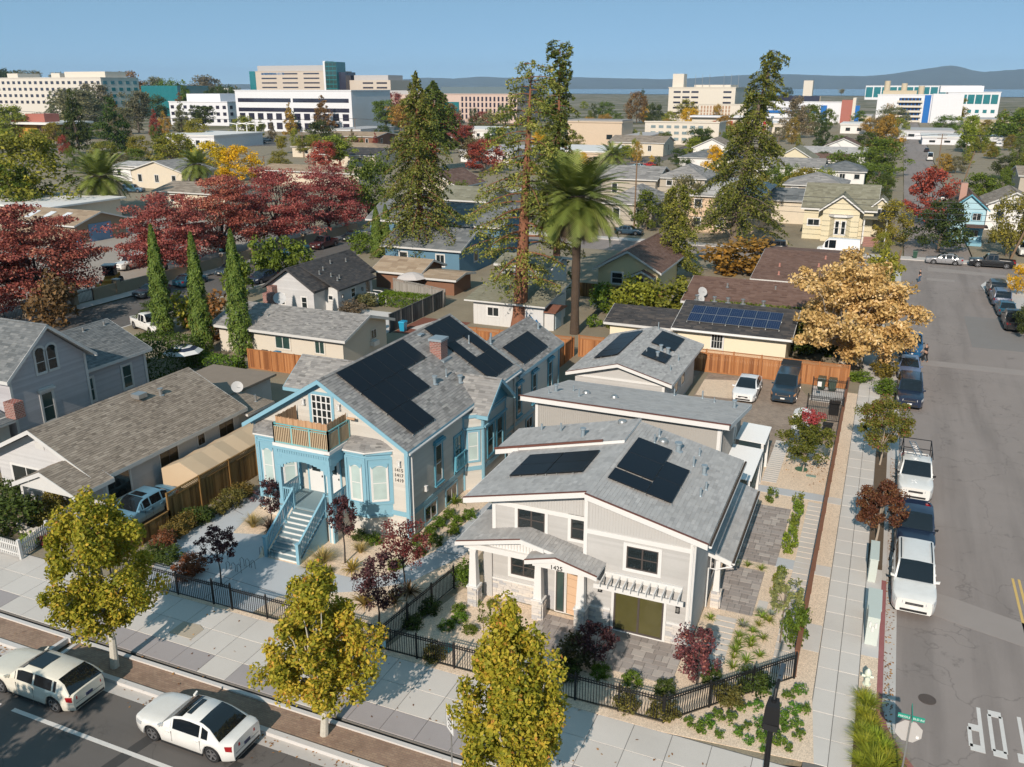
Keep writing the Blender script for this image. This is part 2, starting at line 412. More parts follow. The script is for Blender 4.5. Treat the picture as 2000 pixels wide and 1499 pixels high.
def asphaltmat(name,col,patch):
    m,n,l,b=_new(name);p=_pos(n)
    c=_mix(n,l,_s(col,0.78),_s(col,1.2),_noise(n,l,0.16,8,p,0.7))
    st=n.new('ShaderNodeMapping');st.inputs['Scale'].default_value=patch;l.new(p,st.inputs['Vector'])
    c=_mix(n,l,c,_s(col,0.62),_ramp(n,l,_noise(n,l,1.0,6,st.outputs[0],0.6),[(0.48,(0,0,0)),(0.66,(0.55,)*3)]))
    c=_mix(n,l,c,_s(col,0.35),_ramp(n,l,_noise(n,l,0.55,9,p,0.75),[(0.59,(0,0,0)),(0.68,(0.6,)*3)]))
    g=_noise(n,l,60,2,p);c=_mix(n,l,c,_s(col,1.5),_ramp(n,l,g,[(0.5,(0,0,0)),(0.8,(0.5,)*3)]))
    w=n.new('ShaderNodeTexVoronoi');w.feature='DISTANCE_TO_EDGE';w.inputs['Scale'].default_value=0.17
    wd=n.new('ShaderNodeVectorMath');wd.operation='ADD';nz=n.new('ShaderNodeTexNoise');nz.inputs['Scale'].default_value=0.6;nz.inputs['Detail'].default_value=6;l.new(p,nz.inputs['Vector'])
    sc_=n.new('ShaderNodeVectorMath');sc_.operation='SCALE';sc_.inputs['Scale'].default_value=2.5;l.new(nz.outputs['Color'],sc_.inputs[0])
    l.new(p,wd.inputs[0]);l.new(sc_.outputs[0],wd.inputs[1]);l.new(wd.outputs[0],w.inputs['Vector'])
    c=_mix(n,l,c,_s(col,0.5),_ramp(n,l,w.outputs['Distance'],[(0.0,(0.6,)*3),(0.006,(0,0,0))]))
    l.new(c,b.inputs['Base Color']);b.inputs['Roughness'].default_value=0.9;b.inputs['Specular IOR Level'].default_value=0.25
    _bump(n,l,b,g,0.25,0.01);MATS[name]=m;return m
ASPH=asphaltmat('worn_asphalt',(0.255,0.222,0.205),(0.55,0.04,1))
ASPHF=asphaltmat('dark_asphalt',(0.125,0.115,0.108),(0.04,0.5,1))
PATCH=mat('asphalt_patch',(0.29,0.255,0.235),0.9,0.08,1,40,bump=0.1)
def brickpave(name,c1,c2,mortar,sc,rot=0):
    m,n,l,b=_new(name);p=_pos(n);mp=n.new('ShaderNodeMapping');mp.inputs['Rotation'].default_value[2]=rot;l.new(p,mp.inputs['Vector'])
    t=n.new('ShaderNodeTexBrick');t.inputs['Scale'].default_value=sc;t.inputs['Color1'].default_value=(*c1,1);t.inputs['Color2'].default_value=(*c2,1)
    t.inputs['Mortar'].default_value=(*mortar,1);t.inputs['Mortar Size'].default_value=0.016;t.inputs['Bias'].default_value=0.0
    l.new(mp.outputs[0],t.inputs['Vector'])
    c=_mix(n,l,t.outputs['Color'],(0.5,0.48,0.46),_ramp(n,l,_noise(n,l,0.8,7,p,0.7),[(0.45,(0,0,0)),(0.7,(0.6,)*3)]),'MULTIPLY')
    l.new(c,b.inputs['Base Color']);b.inputs['Roughness'].default_value=0.9;_bump(n,l,b,t.outputs['Fac'],0.4,-0.01);return m
BRICKPAVE=brickpave('tan_brick_paving',(0.34,0.235,0.165),(0.27,0.175,0.125),(0.20,0.15,0.115),2.4)
DRIVEPAVE=brickpave('driveway_pavers',(0.36,0.285,0.22),(0.27,0.21,0.17),(0.22,0.17,0.13),2.2,0.4)
def groundmat():
    m,n,l,b=_new('town_ground');p=_pos(n)
    c=_ramp(n,l,_noise(n,l,0.02,8,p,0.65),[(0.3,(0.055,0.07,0.03)),(0.45,(0.13,0.125,0.07)),(0.55,(0.25,0.22,0.17)),(0.7,(0.34,0.31,0.28))])
    c=_mix(n,l,c,(0.05,0.065,0.025),_ramp(n,l,_noise(n,l,0.3,6,p,0.7),[(0.5,(0,0,0)),(0.7,(0.7,)*3)]))
    l.new(c,b.inputs['Base Color']);b.inputs['Roughness'].default_value=0.95;b.inputs['Specular IOR Level'].default_value=0.15;return m
GROUND=groundmat()
YARD=mat('bare_yard_earth',(0.19,0.145,0.10),0.95,0.25,0.5,18,bump=0.2)
LAWN=mat('dry_lawn',(0.235,0.205,0.085),0.95,0.22,0.8,30,bump=0.3)
LOTG=mat('yard_mix',(0.26,0.22,0.155),0.95,0.35,0.25,12,bump=0.2)
REDKERB=mat('faded_red_kerb_paint',(0.30,0.115,0.115),0.8,0.15,3)
PAINTW=mat('worn_white_road_paint',(0.62,0.60,0.575),0.8,0.12,5,40)
PAINTY=mat('worn_yellow_road_paint',(0.60,0.41,0.14),0.8,0.12,5,40)
WATER=mat('bay_water',(0.17,0.24,0.30),0.25,0.1,0.002,0.02)
HILLM=mat('far_hillside',(0.075,0.09,0.075),0.95,0.3,0.0012,0.006)

# ------------------------------------------------------------------ the setting
RZ=-0.13  # road level; lots and pavements lie at 0
def sheet(name,pts,z,m,**k):return slab(name,pts,z,0.05,m,**k)
big=MB();big.poly([(-16000,-300,-0.32),(16000,-300,-0.32),(16000,16000,-0.32),(-16000,16000,-0.32)])
tag(big.build('ground',GROUND),'town ground running out to the bay',None,None,'structure')
w=MB();w.poly([(-900,3000,0.6),(500,2350,0.6),(1800,1900,0.6),(9000,1700,0.6),(9000,9000,0.6),(-9000,11500,0.6),(-9000,6500,0.6)])
tag(w.build('bay_water',WATER),'pale blue bay water below the hills',None,None,'structure')
sky_line=[(-500,164),(0,167),(300,166),(640,164),(770,157),(830,152),(885,154),(940,150),(985,152),(1050,154),(1120,151),(1200,153),(1290,155),(1345,154),(1400,150),(1450,147),(1500,145),(1560,146),(1620,148),(1690,149),(1740,145),(1780,139),(1815,134),(1840,130),(1858,128),(1880,132),(1900,138),(1925,141),(1960,138),(2000,135),(2150,140),(2500,150)]
hb=MB();N=8;rows=[]
for i in range(len(sky_line)*6-5):
    k,fr=divmod(i,6);a,b_=sky_line[k],sky_line[min(k+1,len(sky_line)-1)]
    u_=a[0]+(b_[0]-a[0])*fr/6;v_=a[1]+(b_[1]-a[1])*fr/6+random.uniform(-0.35,0.35)
    d=_ray(u_,v_);dh=math.hypot(d.x,d.y);top=Vector((0,0,CAM_H))+d*(12500/dh)
    col=[]
    for j in range(N+1):
        t=j/N;dist=10200+2300*t;z_=max(0.5,top.z*(t**1.35)*(1+0.12*math.sin(i*1.7+j*2.1)*(1-t)))
        col.append((d.x/dh*dist,d.y/dh*dist,z_))
    rows.append(col)
for col in rows:hb.v.extend(col);hb.t.extend([0.5]*(N+1))
for i in range(len(rows)-1):
    for j in range(N):
        a=i*(N+1)+j;hb.f.append((a,a+N+1,a+N+2,a+1));hb.m.append(0)
tag(hb.build('hills',HILLM,smooth=True),'blue hills across the bay',None,None,'structure')

# roads (top at RZ): the front street, the side street, the cross street behind, the street on the left
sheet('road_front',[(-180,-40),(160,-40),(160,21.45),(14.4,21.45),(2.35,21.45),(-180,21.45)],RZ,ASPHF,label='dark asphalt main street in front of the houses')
sheet('road_side',rect(2.3,21.45,14.6,127.4),RZ,ASPH,label='worn grey asphalt side street running away from the corner')
sheet('road_cross',rect(-200,127.4,150,136.9),RZ,ASPH,label='asphalt cross street behind the brown roofs')
sheet('road_far',rect(3.2,136.9,12.2,900),RZ,ASPH,label='asphalt street continuing beyond the cross street')
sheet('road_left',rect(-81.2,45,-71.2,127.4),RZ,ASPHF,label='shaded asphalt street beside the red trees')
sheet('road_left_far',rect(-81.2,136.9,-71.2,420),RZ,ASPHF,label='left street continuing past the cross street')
# blocks of building land (top about 0)
slab('lot_ground',[(-71.0,27.5),(-1.0,27.5),(2.1,30),(2.1,127.2),(-71.0,127.2)],-0.012,0.3,LOTG,'earth of the block with the blue house')
slab('lot_ground_west',rect(-600,20,-81.4,420),-0.012,0.3,LOTG,'earth of the block behind the long wall')
slab('lot_ground_north',rect(-71.0,137.1,3.0,900),-0.012,0.3,LOTG,'earth of the blocks behind the cross street')
slab('lot_ground_northeast',rect(12.4,137.1,500,900),-0.012,0.3,LOTG,'earth of the blocks behind the parked pickup')
slab('lot_ground_east',rect(14.8,21.6,200,127.2),-0.012,0.3,LOTG,'earth of the block across the side street')
slab('lot_ground_southwest',rect(-71.0,23.3,-44,27.5),-0.013,0.3,LOTG,'earth in front of the grey house')

# kerbs along the side street, red paint on the nearer length
slab('kerb_side',rect(2.12,42.5,2.34,127.2),0.0,0.25,CONC,'grey kerb along the side street')
slab('kerb_red',[(2.12,42.5),(2.12,32.2),(2.35,31.0),(2.8,29.9),(3.6,28.6),(4.6,27.6),(4.75,27.8),(3.75,28.8),(3.0,30.05),(2.57,31.1),(2.34,32.3),(2.34,42.5)],0.002,0.25,REDKERB,'kerb with faded red paint at the corner')
slab('gutter_side',rect(2.36,31,2.85,127),RZ+0.008,0.03,CONC,'pale concrete gutter of the side street')
slab('kerb_east',rect(14.5,22,14.75,117),0.0,0.25,CONC,'kerb on the far side of the side street')
slab('kerb_cross_far',rect(-71,136.85,60,137.1),0.0,0.25,CONC,'kerb beyond the cross street')
slab('pavement_cross_far',rect(-71,137.1,60,139.2),0.006,0.05,CONC,'pavement beyond the cross street')
slab('pavement_east',rect(14.75,22,16.8,117),0.006,0.05,CONC,'pavement across the side street')
slab('kerb_left_street',rect(-71.2,45,-70.95,127.2),0.0,0.25,CONC,'kerb of the left street')
slab('pavement_left_wall',rect(-83.4,45,-81.4,200),0.006,0.1,CONC,'pavement along the long wall')
# curb extension at the far right corner, white painted
slab('kerb_island',[(12.2,118.4),(12.0,121.5),(12.9,124.6),(16.5,126.6),(17,117),(14.4,117)],0.0,0.25,CONCL,'white edged kerb bulb at the far corner')

# pavement of the front street: base sheet and separate slabs
pv=slab('pavement_front',rect(-71,23.25,4.2,27.5),-0.006,0.2,JOINT,'light concrete pavement along the front street with darker bands')
sm={}
def slab_piece(parent,x0,y0,x1,y1,m,z=0.012):
    key=(round(x1-x0,3),round(y1-y0,3),m.name)
    if key not in sm:
        b=MB();hx,hy=(x1-x0)/2-0.007,(y1-y0)/2-0.007;e=0.012
        b.hexa([(-hx,-hy,-0.02),(hx,-hy,-0.02),(hx,hy,-0.02),(-hx,hy,-0.02),(-hx+e,-hy+e,0.0),(hx-e,-hy+e,0.0),(hx-e,hy-e,0.0),(-hx+e,hy-e,0.0)])
        sm[key]=b.mesh('slab',m)
    return wlink(sm[key],'slab',parent,((x0+x1)/2,(y0+y1)/2,z+random.uniform(-0.003,0.003)))
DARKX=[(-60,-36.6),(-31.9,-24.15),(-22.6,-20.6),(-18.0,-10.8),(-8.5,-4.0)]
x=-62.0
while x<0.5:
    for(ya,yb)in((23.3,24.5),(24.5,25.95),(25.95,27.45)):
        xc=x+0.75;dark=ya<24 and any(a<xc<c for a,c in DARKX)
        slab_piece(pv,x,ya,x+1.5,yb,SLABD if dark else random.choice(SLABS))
    x+=1.5
# side pavement, fans out to the corner
ps=slab('pavement_side',[(-0.28,27.5),(4.2,27.5),(2.9,29.7),(1.42,31.6),(1.42,74.5),(-0.28,74.5)],-0.004,0.1,JOINT,'concrete pavement along the side street')
y=28.0
while y<74:
    slab_piece(ps,-0.26,y,0.58,y+1.5,random.choice(SLABS));slab_piece(ps,0.58,y,1.40,y+1.5,random.choice(SLABS));y+=1.5
for y0,y1 in((50.45,51.4),(41.7,42.8)):slab_piece(ps,-1.15,y0,-0.28,y1,SLABS[0])
slab_piece(ps,-1.0,35.0,-0.28,37.2,SLABS[0])
slab('pavement_side_far',rect(-0.2,74.5,1.3,127),0.004,0.05,CONC,'narrow pavement under the gold tree')
# planting strip beside the side street
slab('planting_strip',rect(1.42,43.5,2.12,60),0.004,0.05,SOIL,'brown earth strip with small street trees')
slab('planting_strip_pad',rect(1.42,35.6,2.12,43.5),0.008,0.05,CONCL,'concrete pad under the utility boxes')
slab('gravel_strip',rect(1.42,32.0,2.12,35.6),0.006,0.05,GRAVEL,'gravel strip around the hydrant')
slab('gravel_side',[(-1.05,33.0),(-0.28,31.8),(-0.28,72),(-1.05,72)],0.004,0.05,GRAVEL,'tan gravel strip outside the garden fence')

# front kerb, brick strip and the slot drain
def planter(name,x0,x1,label):
    r_=0.5;pts=[]
    for cx,cy_,a0 in((x1-r_,22.4-0.05,0),(x1-r_,22.35,90),(x0+r_,22.35,90),(x0+r_,22.35,180)):pass
    slab(name,rect(x0,21.5,x1,22.95),-0.02,0.2,BRICKPAVE,label)
planter('brick_strip',-62,-31.6,'tan brick strip ahead of the white wagon')
planter('brick_strip',-30.7,4,'tan brick strip along the kerb under the street trees')
b=MB()
for x0,x1 in((-62,-31.3),(-30.95,4)):
    b.box(x0,21.45,-0.3,x1,21.68,0.035);b.box(x0,22.86,-0.2,x1,23.03,0.055)
b.box(-31.6,21.68,-0.2,-31.42,22.86,0.045);b.box(-30.85,21.68,-0.2,-30.68,22.86,0.045)
tag(b.build('kerb_front',CONCL),'pale concrete kerb of the front street',None,None,'structure')
slab('slot_drain',rect(-62,23.03,4,23.25),-0.085,0.1,mat('shadow_dark_channel',(0.03,0.033,0.035),0.6,0.2,5),'dark slot drain between kerb and pavement')  # near-black colour carries the shadow inside the slot
slab('gutter_front',rect(-62,20.95,4,21.45),RZ+0.006,0.03,CONC,'concrete gutter of the front street')
# painted lines
def painted(name,pts,m,label,z=RZ+0.006):
    b=MB();b.prism([(p[0],p[1],z-0.004)for p in pts],(0,0,0.006));return tag(b.build(name,m),label,None,None,'structure')
painted('parking_line',rect(-29.7,18.58,-5,18.76),PAINTW,'white parking line beside the white cars')
painted('parking_line',rect(-46,18.55,-30.4,18.73),PAINTW,'short white line at the left edge')
for dx,lb in((0,'left'),(0.28,'right')):
    painted('centre_line',[(8.3+dx,30),(8.42+dx,30),(8.3+dx,45.5),(8.18+dx,45.5)],PAINTY,f'yellow centre line of the side street, {lb} stripe')
painted('patch_strip',[(3.0,40.9),(5.5,40.0),(14,37.5),(14,39.2),(5.2,42.4),(3.0,42.8)],PATCH,'lighter asphalt patch beside the white SUV')
painted('patch_strip',rect(4.6,83.0,14.3,84.7),PATCH,'light asphalt band across the side street',RZ+0.007)
painted('patch_strip',rect(9.2,91,14.2,104),mat('asphalt_patch_dull',(0.21,0.195,0.185),0.9,0.08,1,40),'dull square asphalt patch near the dark trailer')
painted('patch_strip',[(6.2,129.3),(11.5,129.0),(17,128.6),(17,129.6),(11.4,131.3),(6.2,132.3)],PATCH,'long pale patch at the junction')
painted('patch_strip',rect(5.9,122.8,9.2,124.4),PATCH,'short pale patch at the junction')
for k,(x0,w_)in enumerate(((-23.6,0.5),(-19.6,0.4))):
    painted('tar_seal',[(x0-1.6,10),(x0-1.6+w_,10),(x0+w_,19.9),(x0,19.9)],mat('tar_seal',(0.055,0.053,0.052),0.8,0.1),('dark tar seam beside the wagon','dark tar seam beside the coupe')[k],RZ+0.004)
mh=MB();mh.cyl(4.04,33.7,RZ-0.02,RZ+0.012,0.34,20);mh.cyl(4.04,33.7,RZ+0.012,RZ+0.016,0.27,20)
tag(mh.build('manhole_cover',mat('rusty_iron',(0.09,0.07,0.06),0.7,0.2,8)),'round iron manhole cover in the side street','manhole cover')
# the word STOP, painted for drivers coming towards the corner
def stencil(ch,x0,w_,y0,h_):
    "strokes in unit box, read from the far side (turned half round)"
    S={'S':[(0,.82,1,1),(0,.5,.26,.82),(0,.42,1,.58),(.74,.18,1,.42),(0,0,1,.18)],'T':[(0,.82,1,1),(.37,0,.63,.82)],
         'O':[(0,0.1,.26,.9),(.74,0.1,1,.9),(.08,.86,.92,1),(.08,0,.92,.14)],'P':[(0,0,.26,1),(.26,.86,.92,1),(.26,.42,.92,.56),(.74,.5,1,.92)]}[ch]
    b=MB()
    for(a,c,d,e)in S:
        mid=(c+e)/2;segs=[(c,e)]
        for(c2,e2)in segs:
            b.box(x0-w_*d,y0-h_*e2,RZ+0.004,x0-w_*a,y0-h_*c2,RZ+0.011)
    return b
st=thing('road_lettering','white painted word STOP on the side street','road marking',(6.5,32.3,RZ))
for ch,x0 in(('S',8.35),('T',7.62),('O',6.75),('P',5.98)):
    stencil(ch,x0,0.55,33.95,2.75).build('letter',PAINTW,st)

# ------------------------------------------------------------------ house kit
def roof_gable(t,x0,x1,y0,y1,ze,zr,axis,shm,fas,rc=None,course=0.17,tab=0.36,th=0.17,ze2=None,name='roof',drip=None,spread=1.0):
    "gable roof; axis = direction of the ridge; x0..y1 outline at the eaves; rc ridge position across"
    ze2=ze if ze2 is None else ze2
    if axis=='y':
        rc=(x0+x1)/2 if rc is None else rc
        P=lambda a,l,z:Vector((a,l,z));A0,A1,L0,L1=x0,x1,y0,y1
    else:
        rc=(y0+y1)/2 if rc is None else rc
        P=lambda a,l,z:Vector((l,a,z));A0,A1,L0,L1=y0,y1,x0,x1
    b=MB();deck(b,[P(A0,L0,ze),P(A0,L1,ze),P(rc,L1,zr),P(rc,L0,zr)],th);deck(b,[P(A1,L0,ze2),P(A1,L1,ze2),P(rc,L1,zr),P(rc,L0,zr)],th)
    ro=b.build(name,fas,t)
    s=MB();shingles(s,P(A0,L0,ze),P(A0,L1,ze),P(rc,L1,zr),P(rc,L0,zr),course,tab,spread=spread)
    shingles(s,P(A1,L0,ze2),P(A1,L1,ze2),P(rc,L1,zr),P(rc,L0,zr),course,tab,spread=spread)
    n=max(2,int((L1-L0)/0.3))
    for k in range(n):
        l0=L0+(L1-L0)*k/n;l1=L0+(L1-L0)*(k+1)/n+0.05;tt=random.gauss(0.5,0.2);up=0.03
        s.poly([P(rc-0.14,l0,zr+up-0.06),P(rc-0.14,l1,zr-0.05),P(rc,l1,zr+0.015),P(rc,l0,zr+up)],0,tt)
        s.poly([P(rc+0.14,l0,zr+up-0.06),P(rc+0.14,l1,zr-0.05),P(rc,l1,zr+0.015),P(rc,l0,zr+up)],0,tt)
    s.build('shingles',shm,ro,tone=True,kind='stuff')
    f=MB();o=0.03;h=0.24
    for L,sg in((L0,-1),(L1,1)):
        for A,z_ in((A0,ze),(A1,ze2)):
            l0,l1=(L-o,L+0.004)if sg<0 else(L-0.004,L+o)
            f.prism([P(A,l0,z_-h),P(rc,l0,zr-h),P(rc,l0,zr+0.012),P(A,l0,z_+0.012)],P(0,l1-l0,0))
    for A,z_,sg in((A0,ze,-1),(A1,ze2,1)):
        a0,a1=(A-o,A+0.002)if sg<0 else(A-0.002,A+o);q=[P(a0,L0-o,z_-h),P(a1,L0-o,z_-h),P(a1,L1+o,z_-h),P(a0,L1+o,z_-h)]
        f.hexa(q+[Vector(v)+Vector((0,0,h-0.004))for v in q])
    f.build('fascia',fas,ro)
    if drip is not None:
        d=MB()
        for A,z_ in((A0,ze),(A1,ze2)):
            d.prism([P(A,L0-0.05,z_+0.014),P(rc,L0-0.05,zr+0.014),P(rc,L0-0.05,zr+0.045),P(A,L0-0.05,z_+0.045)],P(0,0.10,0))
        d.build('drip_edge',drip,ro)
    return ro
def roof_plane(t,e0,e1,r1,r0,shm,fas,th=0.16,course=0.17,tab=0.36,name='roof'):
    b=MB();deck(b,[e0,e1,r1,r0],th);ro=b.build(name,fas,t)
    s=MB();shingles(s,e0,e1,r1,r0,course,tab,spread=0.6);s.build('shingles',shm,ro,tone=True,kind='stuff');return ro
def roof_hip(t,x0,x1,y0,y1,ze,zr,shm,fas,course=0.2,tab=0.45,name='roof',k=None):
    "hip roof, ridge along the longer side"
    lx,ly=x1-x0,y1-y0;in_=min(lx,ly)/2 if k is None else k
    if lx>=ly:a,b_=Vector((x0+in_,(y0+y1)/2,zr)),Vector((x1-in_,(y0+y1)/2,zr))
    else:a,b_=Vector(((x0+x1)/2,y0+in_,zr)),Vector(((x0+x1)/2,y1-in_,zr))
    c=[Vector((x0,y0,ze)),Vector((x1,y0,ze)),Vector((x1,y1,ze)),Vector((x0,y1,ze))]
    m=MB();m.prism([Vector((q.x,q.y,ze-0.22))for q in c],(0,0,0.2));ro=m.build(name,fas,t)
    if lx>=ly:planes=[(c[0],c[1],b_,a),(c[1],c[2],b_,b_),(c[2],c[3],a,b_),(c[3],c[0],a,a)]
    else:planes=[(c[0],c[1],a,a),(c[1],c[2],b_,a),(c[2],c[3],b_,b_),(c[3],c[0],a,b_)]
    s=MB()
    for e0,e1,r1,r0 in planes:
        s.poly([e0,e1,r1,r0]if(r1-r0).length>0.01 else[e0,e1,r1],0,0.4);shingles(s,e0,e1,r1,r0,course,tab)
    s.build('shingles',shm,ro,tone=True,kind='stuff');return ro
def walls(t,x0,x1,y0,y1,zt,m,gable=None,zr=None,rc=None,z0=-0.05,name='wall'):
    b=MB()
    if gable=='y':
        rc=(x0+x1)/2 if rc is None else rc
        b.prism([(x0,y0,z0),(x1,y0,z0),(x1,y0,zt),(rc,y0,zr),(x0,y0,zt)],(0,y1-y0,0))
    elif gable=='x':
        rc=(y0+y1)/2 if rc is None else rc
        b.prism([(x0,y0,z0),(x0,y1,z0),(x0,y1,zt),(x0,rc,zr),(x0,y0,zt)],(x1-x0,0,0))
    else:b.box(x0,y0,z0,x1,y1,zt)
    return b.build(name,m,t)
def vent(t,x,y,z,h=0.45,r=0.06,m=None,cap=False):
    b=MB();b.cyl(x,y,z-0.3,z+h,r,10);b.cyl(x,y,z-0.02,z+0.05,r*1.9,10,r2=r*1.1)
    if cap:b.cyl(x,y,z+h-0.03,z+h+0.06,r*1.5,10)
    return b.build('vent_pipe',m or FLASH,t,smooth=True)
pm_cache={}
def solar_array(label,rows,org,eu,ev,nrm,pw,ph,cell=None,gap=0.02,grid=None,lift=0.11,frame=None):
    """rows: list of (u0, v0, count). org: point on the roof; eu: unit along the eaves; ev: unit up the slope.
    every panel is a part with a frame"""
    org,eu,ev,nrm=Vector(org),Vector(eu).normalized(),Vector(ev).normalized(),Vector(nrm).normalized()
    t=thing('solar_array',label,'solar panels',org)
    key=(pw,ph,tuple(eu),tuple(ev),(cell or PANEL).name)
    if key not in pm_cache:
        b=MB();e=0.018
        c=lambda u,v,d:eu*u+ev*v+nrm*d
        b.hexa([c(e,e,0.002),c(pw-e,e,0.002),c(pw-e,ph-e,0.002),c(e,ph-e,0.002),c(e,e,0.036),c(pw-e,e,0.036),c(pw-e,ph-e,0.036),c(e,ph-e,0.036)])
        f=MB()
        for(a,b2,c2,d2)in((0,0,pw,e),(0,ph-e,pw,ph),(0,e,e,ph-e),(pw-e,e,pw,ph-e)):
            f.hexa([c(a,b2,0),c(c2,b2,0),c(c2,d2,0),c(a,d2,0),c(a,b2,0.04),c(c2,b2,0.04),c(c2,d2,0.04),c(a,d2,0.04)])
        if grid:
            for k in range(1,grid[0]):u=pw*k/grid[0];f.hexa([c(u-0.004,e,0.036),c(u+0.004,e,0.036),c(u+0.004,ph-e,0.036),c(u-0.004,ph-e,0.036),c(u-0.004,e,0.038),c(u+0.004,e,0.038),c(u+0.004,ph-e,0.038),c(u-0.004,ph-e,0.038)])
        pm_cache[key]=(b.mesh('panel',cell or PANEL),f.mesh('frame',frame or PFRAME))
    pm,fm=pm_cache[key]
    for(u0,v0,n)in rows:
        for k in range(n):
            p=link(pm,'panel',t,eu*(u0+k*(pw+gap))+ev*v0+nrm*lift);link(fm,'frame',p)
        r_=MB();a=eu*u0+ev*(v0+0.3*ph)+nrm*(lift-0.03);q=eu*(u0+n*(pw+gap))+ev*(v0+0.3*ph)+nrm*(lift-0.03)
        for d in(0,0.45*ph):r_.beam(a+ev*d,q+ev*d,0.05,0.05,up=nrm)
        for k in range(n+1):
            p=eu*(u0+k*(pw+gap))+ev*v0;r_.beam(p+nrm*0.0,p+nrm*lift,0.06,0.06);r_.beam(p-ev*0.12,p,0.07,0.05,up=nrm)
        r_.build('rail',METAL,t,local=True)
    return t
def lantern(t,F,u,z,m,g):
    b=MB();fbox(b,F,u-0.05,u+0.05,z+0.1,z+0.3,0,0.03);fbox(b,F,u-0.09,u+0.09,z+0.26,z+0.3,0.03,0.2);fbox(b,F,u-0.09,u+0.09,z-0.03,z,0.03,0.2)
    for a in(-0.08,0.06):
        for d in(0.04,0.17):fbox(b,F,u+a,u+a+0.02,z,z+0.26,d,d+0.02)
    o=b.build('wall_lantern',m,t);q=MB();fbox(q,F,u-0.05,u+0.05,z+0.01,z+0.22,0.07,0.15);q.build('glass',g,o);return o
def text(t,s,m,F,u,z,size,depth_=0.015,name='house_number',align='LEFT',kindlabel=None):
    c=bpy.data.curves.new(name,'FONT');c.body=s;c.size=size;c.extrude=depth_;c.align_x=align
    o=bpy.data.objects.new('tmp',c);COL.objects.link(o);bpy.context.view_layer.update()
    me=bpy.data.meshes.new_from_object(o.evaluated_get(bpy.context.evaluated_depsgraph_get()));bpy.data.objects.remove(o)
    M_=Matrix((F.u,Vector((0,0,1)),F.n)).transposed().to_4x4();me.transform(M_);me.materials.clear();me.materials.append(m);me.name=name
    off=F.P(u,z,depth_+0.012)
    if t is None:return link(me,name,None,off)
    return link(me,name,t,off-rootloc(t))

# ================================================================== the cream house with blue trim
t=thing('blue_trim_house','cream Victorian house with sky blue trim, front stairs and black solar panels','house',(-26.9,36.95,0))
BX0,BX1,BYF,BYB=-31.8,-21.75,36.95,51.9;BE,BR,BRX=5.38,8.65,-26.9;SL=(BR-BE)/5.4
walls(t,BX0,BX1,BYF,BYB,BE-0.05,CREAMP,'y',BR-0.2,BRX)
walls(t,-26.6,BX1-0.02,BYB,60.3,4.8,CREAMP,'y',6.5,-24.3)
walls(t,-35.2,BX0,45.2,49.0,4.45,CREAMP,'x',5.9)
s=MB();Ff=front(0,BYF);Fr=right(BX1,0)
lap(s,Ff,BX0,BX1,0,BE-0.1,0.19);lap(s,Ff,BX0,BX1,BE-0.1,BR-0.3,0.19,lim=lambda z:(BRX-(BR-0.2-z)/SL,BRX+(BR-0.2-z)/SL))
lap(s,Fr,BYF,BYB,0,BE-0.1,0.19);lap(s,right(BX1-0.02,0),BYB,60.3,0,4.75,0.19)
s.build('siding',CREAM,t,tone=True,kind='stuff')
roof_gable(t,-32.25,-21.5,36.5,52.15,BE,BR,'y',SH_GREY,BLUE,BRX)
roof_gable(t,-27.1,-21.5,51.9,60.6,4.95,6.72,'y',SH_GREY,BLUE,-24.4,name='rear_roof')
roof_gable(t,-35.7,-29.2,44.7,49.5,4.5,6.1,'x',SH_GREY,BLUE,47.1,name='side_roof')
b=MB()  # trims: corner boards, belt
for u in(BX0,BX1-0.2):fbox(b,Ff,u,u+0.2,0,BE-0.1,0.02,0.06)
fbox(b,Fr,BYF-0.04,BYF+0.16,0,BE-0.1,0.02,0.06)
fbox(b,Fr,BYF+0.16,60.3,1.28,1.56,0.02,0.05);fbox(b,Ff,-22.9,BX1-0.2,1.28,1.56,0.02,0.05)
fbox(b,Fr,60.1,60.3,0,4.8,0.0,0.04);fbox(b,Fr,BYF+0.16,BYB,BE-0.35,BE-0.12,0.02,0.05)
b.build('trim',BLUE,t)
# gable rake shadow boards
b=MB()
for sg in(-1,1):
    a=Vector((BRX+sg*5.1,BYF-0.05,BE-0.05));c=Vector((BRX,BYF-0.05,BR-0.28));b.beam(a,c,0.06,0.28)
b.build('rake_trim',BLUE,t)
# windows on the right wall
window(t,Fr,39.95,2.05,0.75,2.25,0.14,TEAL,WHITE,GLASSG,1,2,0.07,True,TEAL)
window(t,Fr,42.35,1.75,0.85,2.15,0.13,TEAL,TEAL,GLASSG,2,3,0.07,onepane=True,name='balcony_door')
b=MB();fbox(b,Fr,42.15,43.45,2.75,2.82,0.2,0.27);fbox(b,Fr,42.15,43.45,1.85,1.9,0.2,0.27)
for k in range(9):fbox(b,Fr,42.17+k*0.155,42.2+k*0.155,1.9,2.75,0.22,0.25)
fbox(b,Fr,42.15,42.2,1.85,2.8,0.06,0.2);fbox(b,Fr,43.4,43.45,1.85,2.8,0.06,0.2);b.build('juliet_rail',TEAL,t)
for u0 in(38.55,41.15):window(t,Fr,u0,0.12,1.35,0.95,0.12,BLUE,WHITE,GLASS,2,1,0.06)
for u0,yb in((51.9,0),(54.75,0),(57.95,0)):window(t,Fr,u0,2.0,0.7,2.05,0.14,TEAL,WHITE,GLASSG,1,2,0.07,True,TEAL)
for u0 in(49.6,53.6):window(t,Fr,u0,0.2,1.1,0.8,0.12,BLUE,WHITE,GLASS,2,1,0.06)
